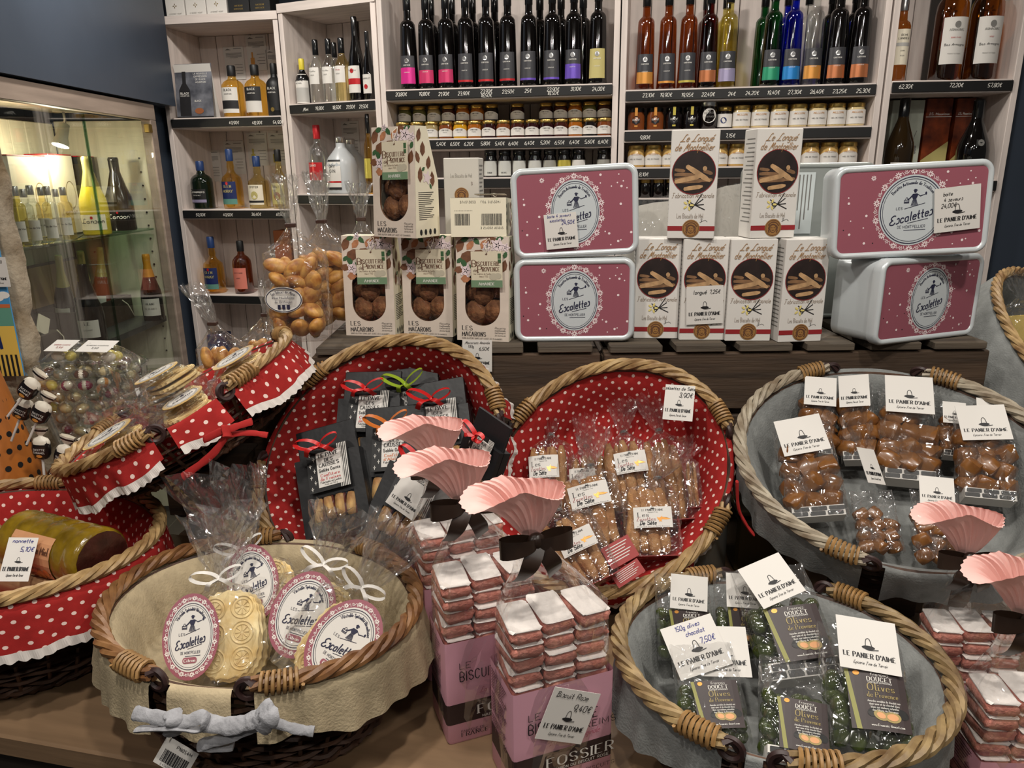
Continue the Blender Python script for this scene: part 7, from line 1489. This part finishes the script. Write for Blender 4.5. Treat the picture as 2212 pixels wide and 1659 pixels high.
# packet of candies lying on top
q = V((vb.x + .02, vb.y - .02, zc + .006)); cb = thing('candy_packet', 'clear packet of candies with two white labels lying on the vase', 'packet', T(q) @ RZ(-.12) @ RX(-.15)); mb = MB(); rr = random.Random(5); rows = [[], []]; g = 12
tp = [[V(((u_ / g - .5) * .19, (v_ / 7 - .5) * .10, (.040 + rr.uniform(-.004, .004)) * (1 - (2 * u_ / g - 1) ** 4) * (1 - (2 * v_ / 7 - 1) ** 4) + .004)) for u_ in range(g + 1)] for v_ in range(8)]; mb.grid(tp); mb.grid([[V((p.x, p.y, .0)) for p in r_] for r_ in tp], flip=True); obj('film_packet', mb, cello2, cb)
for i in range(14): o = obj('sweet', sw, None, cb, T((i % 5 - 2) * .030, (i // 5 - 1) * .026, .016) @ RZ(rr.uniform(0, 6))); o.material_slots[0].link = 'OBJECT'; o.material_slots[0].material = cm_[('white', 'yellow', 'grey', 'cream')[i % 4]]
for x, nm, w_ in ((-.045, 'round_label', .055), (.04, 'label', .075)):
    l_ = obj(nm, MB().box((x, -.012, .050), (w_, .050, .0008), RX(.45)), white_paper, cb); I = Ink(); I.text('BONBONS ASSORTIS', x, -.03, .004, .13, width=w_ * .7); I.text('7,50', x, -.042, .006, .16); iobj('label_lettering', I, redline if x < 0 else ink, l_, lambda a, b: tuple(RX(.45) @ V((a, b + .018, .0508))))
# ================================================================== lollipop stand
cw = mat('honey_brown_wood', (160, 92, 30), .45, var=.3, scale=7, stretch=(3, 3, .5)); cc = ony(-52, 930, 1.46); zb = TZ; zt_ = ony(0, 760, 1.46).z; 
stand = thing('lollipop_stand', 'honey brown wooden cone with holes for lollipops', 'stand', T(cc.x, 1.46, TZ)); rb = .135; ht_ = zt_ - TZ; rt_ = .050; sobj('cone', MB().lathe([(rb, 0), (rb * .99, .01), (rt_ + .004, ht_ - .004), (rt_, ht_)], 40), cw, stand, .6)
def cone_pt(a, z, off=0): r = rb + (rt_ - rb) * z / ht_ + off; return V((r * cos(a), r * sin(a), z))
hole = MB().lathe([(.0062, 0), (.0062, .0012)], 12).mesh('peg_hole'); hi = 0
for k_ in range(12):
    for i in range(12):
        a = -2.2 + i * .26 + (k_ % 2) * .13; z = .03 + k_ * ht_ / 13.0
        if z > ht_ - .02: continue
        p = cone_pt(a, z, .0010); nn = V((cos(a) * ht_, sin(a) * ht_, rb - rt_)).normalized(); obj('peg_hole', hole, black_matte, stand, T(p) @ nn.to_track_quat('Z', 'Y').to_matrix().to_4x4())
lolb = mat('black_wax_paper', (24, 20, 20), .3, coat=.3); lolw = mat('white_wax_paper', (216, 208, 192), .4)
def lollipop(label, px, py, Y, ang, sx=1, group='caramel lollipops'):
    p = ony(px, py, Y); t = thing('lollipop', label, 'lollipop', T(p) @ RY(ang), group)
    sobj('stick', MB().tube([(0, 0, -.016), (0, 0, -.075)], .0024, 8), white_paper, t); sobj('wrapped_sweet', MB().blob((0, 0, 0), (.018, .010, .023), 12, 8, pw=.75), lolb, t, 1.0); sobj('white_cap', MB().lathe([(.0172, .010), (.0165, .014), (.0135, .020), (.005, .024), (.003, .027)], 14, sy=.62), lolw, t, 1.0)
    mb = MB(); rr = random.Random(int(px)); mb.grid([[V((r * cos(2 * pi * k_ / 12) * (1 + .3 * (k_ % 2)), r * .5 * sin(2 * pi * k_ / 12), z)) for k_ in range(12)] for z, r in ((.026, .003), (.034, .010), (.044, .013))], cu=True); obj('paper_twist', mb, lolw, t)
    mb = MB(); mb.grid([[V((r * 1.04 * cos(2 * pi * k_ / 12) * (1 + .3 * (k_ % 2)), r * .53 * sin(2 * pi * k_ / 12), z)) for k_ in range(12)] for z, r in ((.036, .0108), (.040, .012))], cu=True); obj('twist_band', mb, lolb, t)
    I = Ink(); I.text('SUCETTE', 0, -.002, .0035, .15, width=.022); I.text('CARAMEL', 0, -.008, .0035, .15, width=.022); iobj('sweet_lettering', I, chalk, t, lambda a, b: (a, -.0108 + 14 * a * a, b)); I = Ink(); I.ell(0, -.0135, .006, .003, 10); iobj('sweet_picture', I, orangef, t, lambda a, b: (a, -.0102 + 14 * a * a, b)); return t
for px, py, Y, an, lb in [(62, 840, 1.36, .75, 'lollipop with white twist leaning out highest from the cone'), (50, 884, 1.39, .5, 'lollipop tucked close to the cone under the highest one'), (88, 892, 1.35, .55, 'lollipop with its sweet resting against the glass vase'), (90, 968, 1.36, .10, 'upright lollipop with white cap beside the vase'), (138, 985, 1.36, .35, 'lollipop with striped twist in front of the vase'), (176, 968, 1.40, .75, 'lollipop with striped twist behind the basket rim'), (126, 1022, 1.45, .9, 'lollipop lying low behind the red lined basket')]: lollipop(lb, px, py, Y, an)
# ================================================================== poster on the pillar
py_ = PIL.y - .03; tr = ony(22, 600, py_); br = ony(52, 812, py_); hh = tr.z - br.z + .25; pw_ = .20
po = thing('beach_poster', 'beach scene poster with black and yellow stripes on the stone pillar', 'poster', T(br.x - pw_ / 2, py_, br.z)); sheet = mat('sky_blue_print', (70, 140, 190), .5)
obj('sheet', MB().box((0, .002, hh / 2), (pw_, .004, hh)), sheet, po)
def pr(nm, I, m, dy): iobj(nm, I, m, po, flat(-dy))
I = Ink(); I.rect(-pw_ / 2, 0, pw_ / 2, .115); pr('sand_print', I, mat('sand_yellow_print', (222, 184, 84), .5), .0004); I = Ink()
for k_ in range(19): I.rect(-pw_ / 2 + k_ * .0105, 0, -pw_ / 2 + k_ * .0105 + .005, .050)
pr('stripe_print', I, ink, .0010); I = Ink(); I.rect(-pw_ / 2, .115, pw_ / 2, .16); pr('sea_print', I, mat('sea_green_print', (96, 150, 130), .5), .0004); I = Ink()
for k_ in range(6): I.ell(.02 + k_ * .014, .178 + .006 * (k_ % 2), .014, .008, 14)
pr('cloud_print', I, chalk, .0006); I = Ink(); I.rect(-.02, .156, pw_ / 2, .164); I.poly([(.05, .164), (.056, .172), (.062, .164)]); pr('roof_print', I, mat('roof_print_red', (196, 104, 60), .5), .0008); I = Ink()
I.poly([(.040, .062), (.047, .062), (.05, .100), (.053, .100), (.060, .062), (.067, .064), (.064, .112), (.044, .112)]); pr('trouser_print', I, bluelab, .0010); I = Ink(); I.poly([(.042, .112), (.064, .112), (.070, .150), (.056, .156), (.040, .146)]); pr('shirt_print', I, chalk, .0010); I = Ink(); I.ell(.040, .157, .006, .007, 12); I.line([(.066, .145), (.060, .132), (.048, .128)], .004, 2); I.line([(.040, .145), (.030, .130), (.034, .115)], .004, 2); pr('skin_print', I, mat('skin_print', (206, 150, 110), .5), .0012); I = Ink(); I.line([(.03, .112), (.02, .095), (.028, .075), (.012, .068)], .0014, 2); I.line([(.062, .168), (.048, .120)], .0018); I.ell(.040, .162, .007, .004, 10); pr('outline_print', I, ink, .0014)
cp_ = ony(4, 620, py_ - .01); card('white shop card pinned above the beach poster', T(cp_.x - .012, py_ - .008, cp_.z), .060, .064, [('5,10', .25, .80, .09)])
# ================================================================== things standing on the table behind the baskets
q = onz(1520, 1222, TZ); t = thing('metal_canister', 'grey metal canister behind the finger biscuit basket', 'tin', T(q.x - .01, q.y - .002, TZ)); sobj('body', MB().lathe([(.048, 0), (.05, .004), (.05, .13), (.048, .134)], 28), tin_s, t, .6); sobj('lid', MB().lathe([(.052, .118), (.0525, .12), (.0525, .138), (.049, .141)], 28), tin_w, t, .6)
q = onz(1605, 1215, TZ); t = thing('metal_box', 'olive brown metal box beside the canister', 'tin', T(q.x + .022, q.y - .002, TZ) @ RZ(-.05)); obx = mat('olive_brown_metal', (84, 76, 50), .35, metal=.4); sobj('body', MB().cbox((0, 0, .06), (.10, .08, .12), .006), obx, t); sobj('lid', MB().cbox((0, 0, .127), (.104, .084, .012), .004), obx, t)
prop_block('dark block supporting the caramel basket', (gc.x + .027, gc.y + .062, TZ), (.12, .10, .142), crate_m)
prop_block('dark block supporting the tilted basket', (-.56, 1.32, TZ), (.09, .14, .246), crate_m)
f_ = B_FR.c; prop_block('dark block supporting the far basket', (1.20, 1.62, TZ), (.10, .08, .087), crate_m)
prop_block('dark low block under the finger biscuit basket', (.19, 1.20, TZ), (.12, .05, .040), crate_m)
prop_block('dark low block under the black bag basket', (-.22, 1.235, TZ), (.12, .05, .075), crate_m)
q = B_FR.at(2212, 690, .02); nF = V((-.5, -.8, .3)).normalized(); M, h = pl((2212, 740), (2205, 640), q, nF); t = thing('yellow_packet', 'yellow packet in the basket beyond the pink tins', 'packet', M); sobj('carton', MB().cbox((0, .02, h * .3), (.10, .04, h * .6), .002), mat('yellow_carton', (206, 176, 84), .5), t); film_bag(t, .11, .05, h * .7, .03, .06, 71)
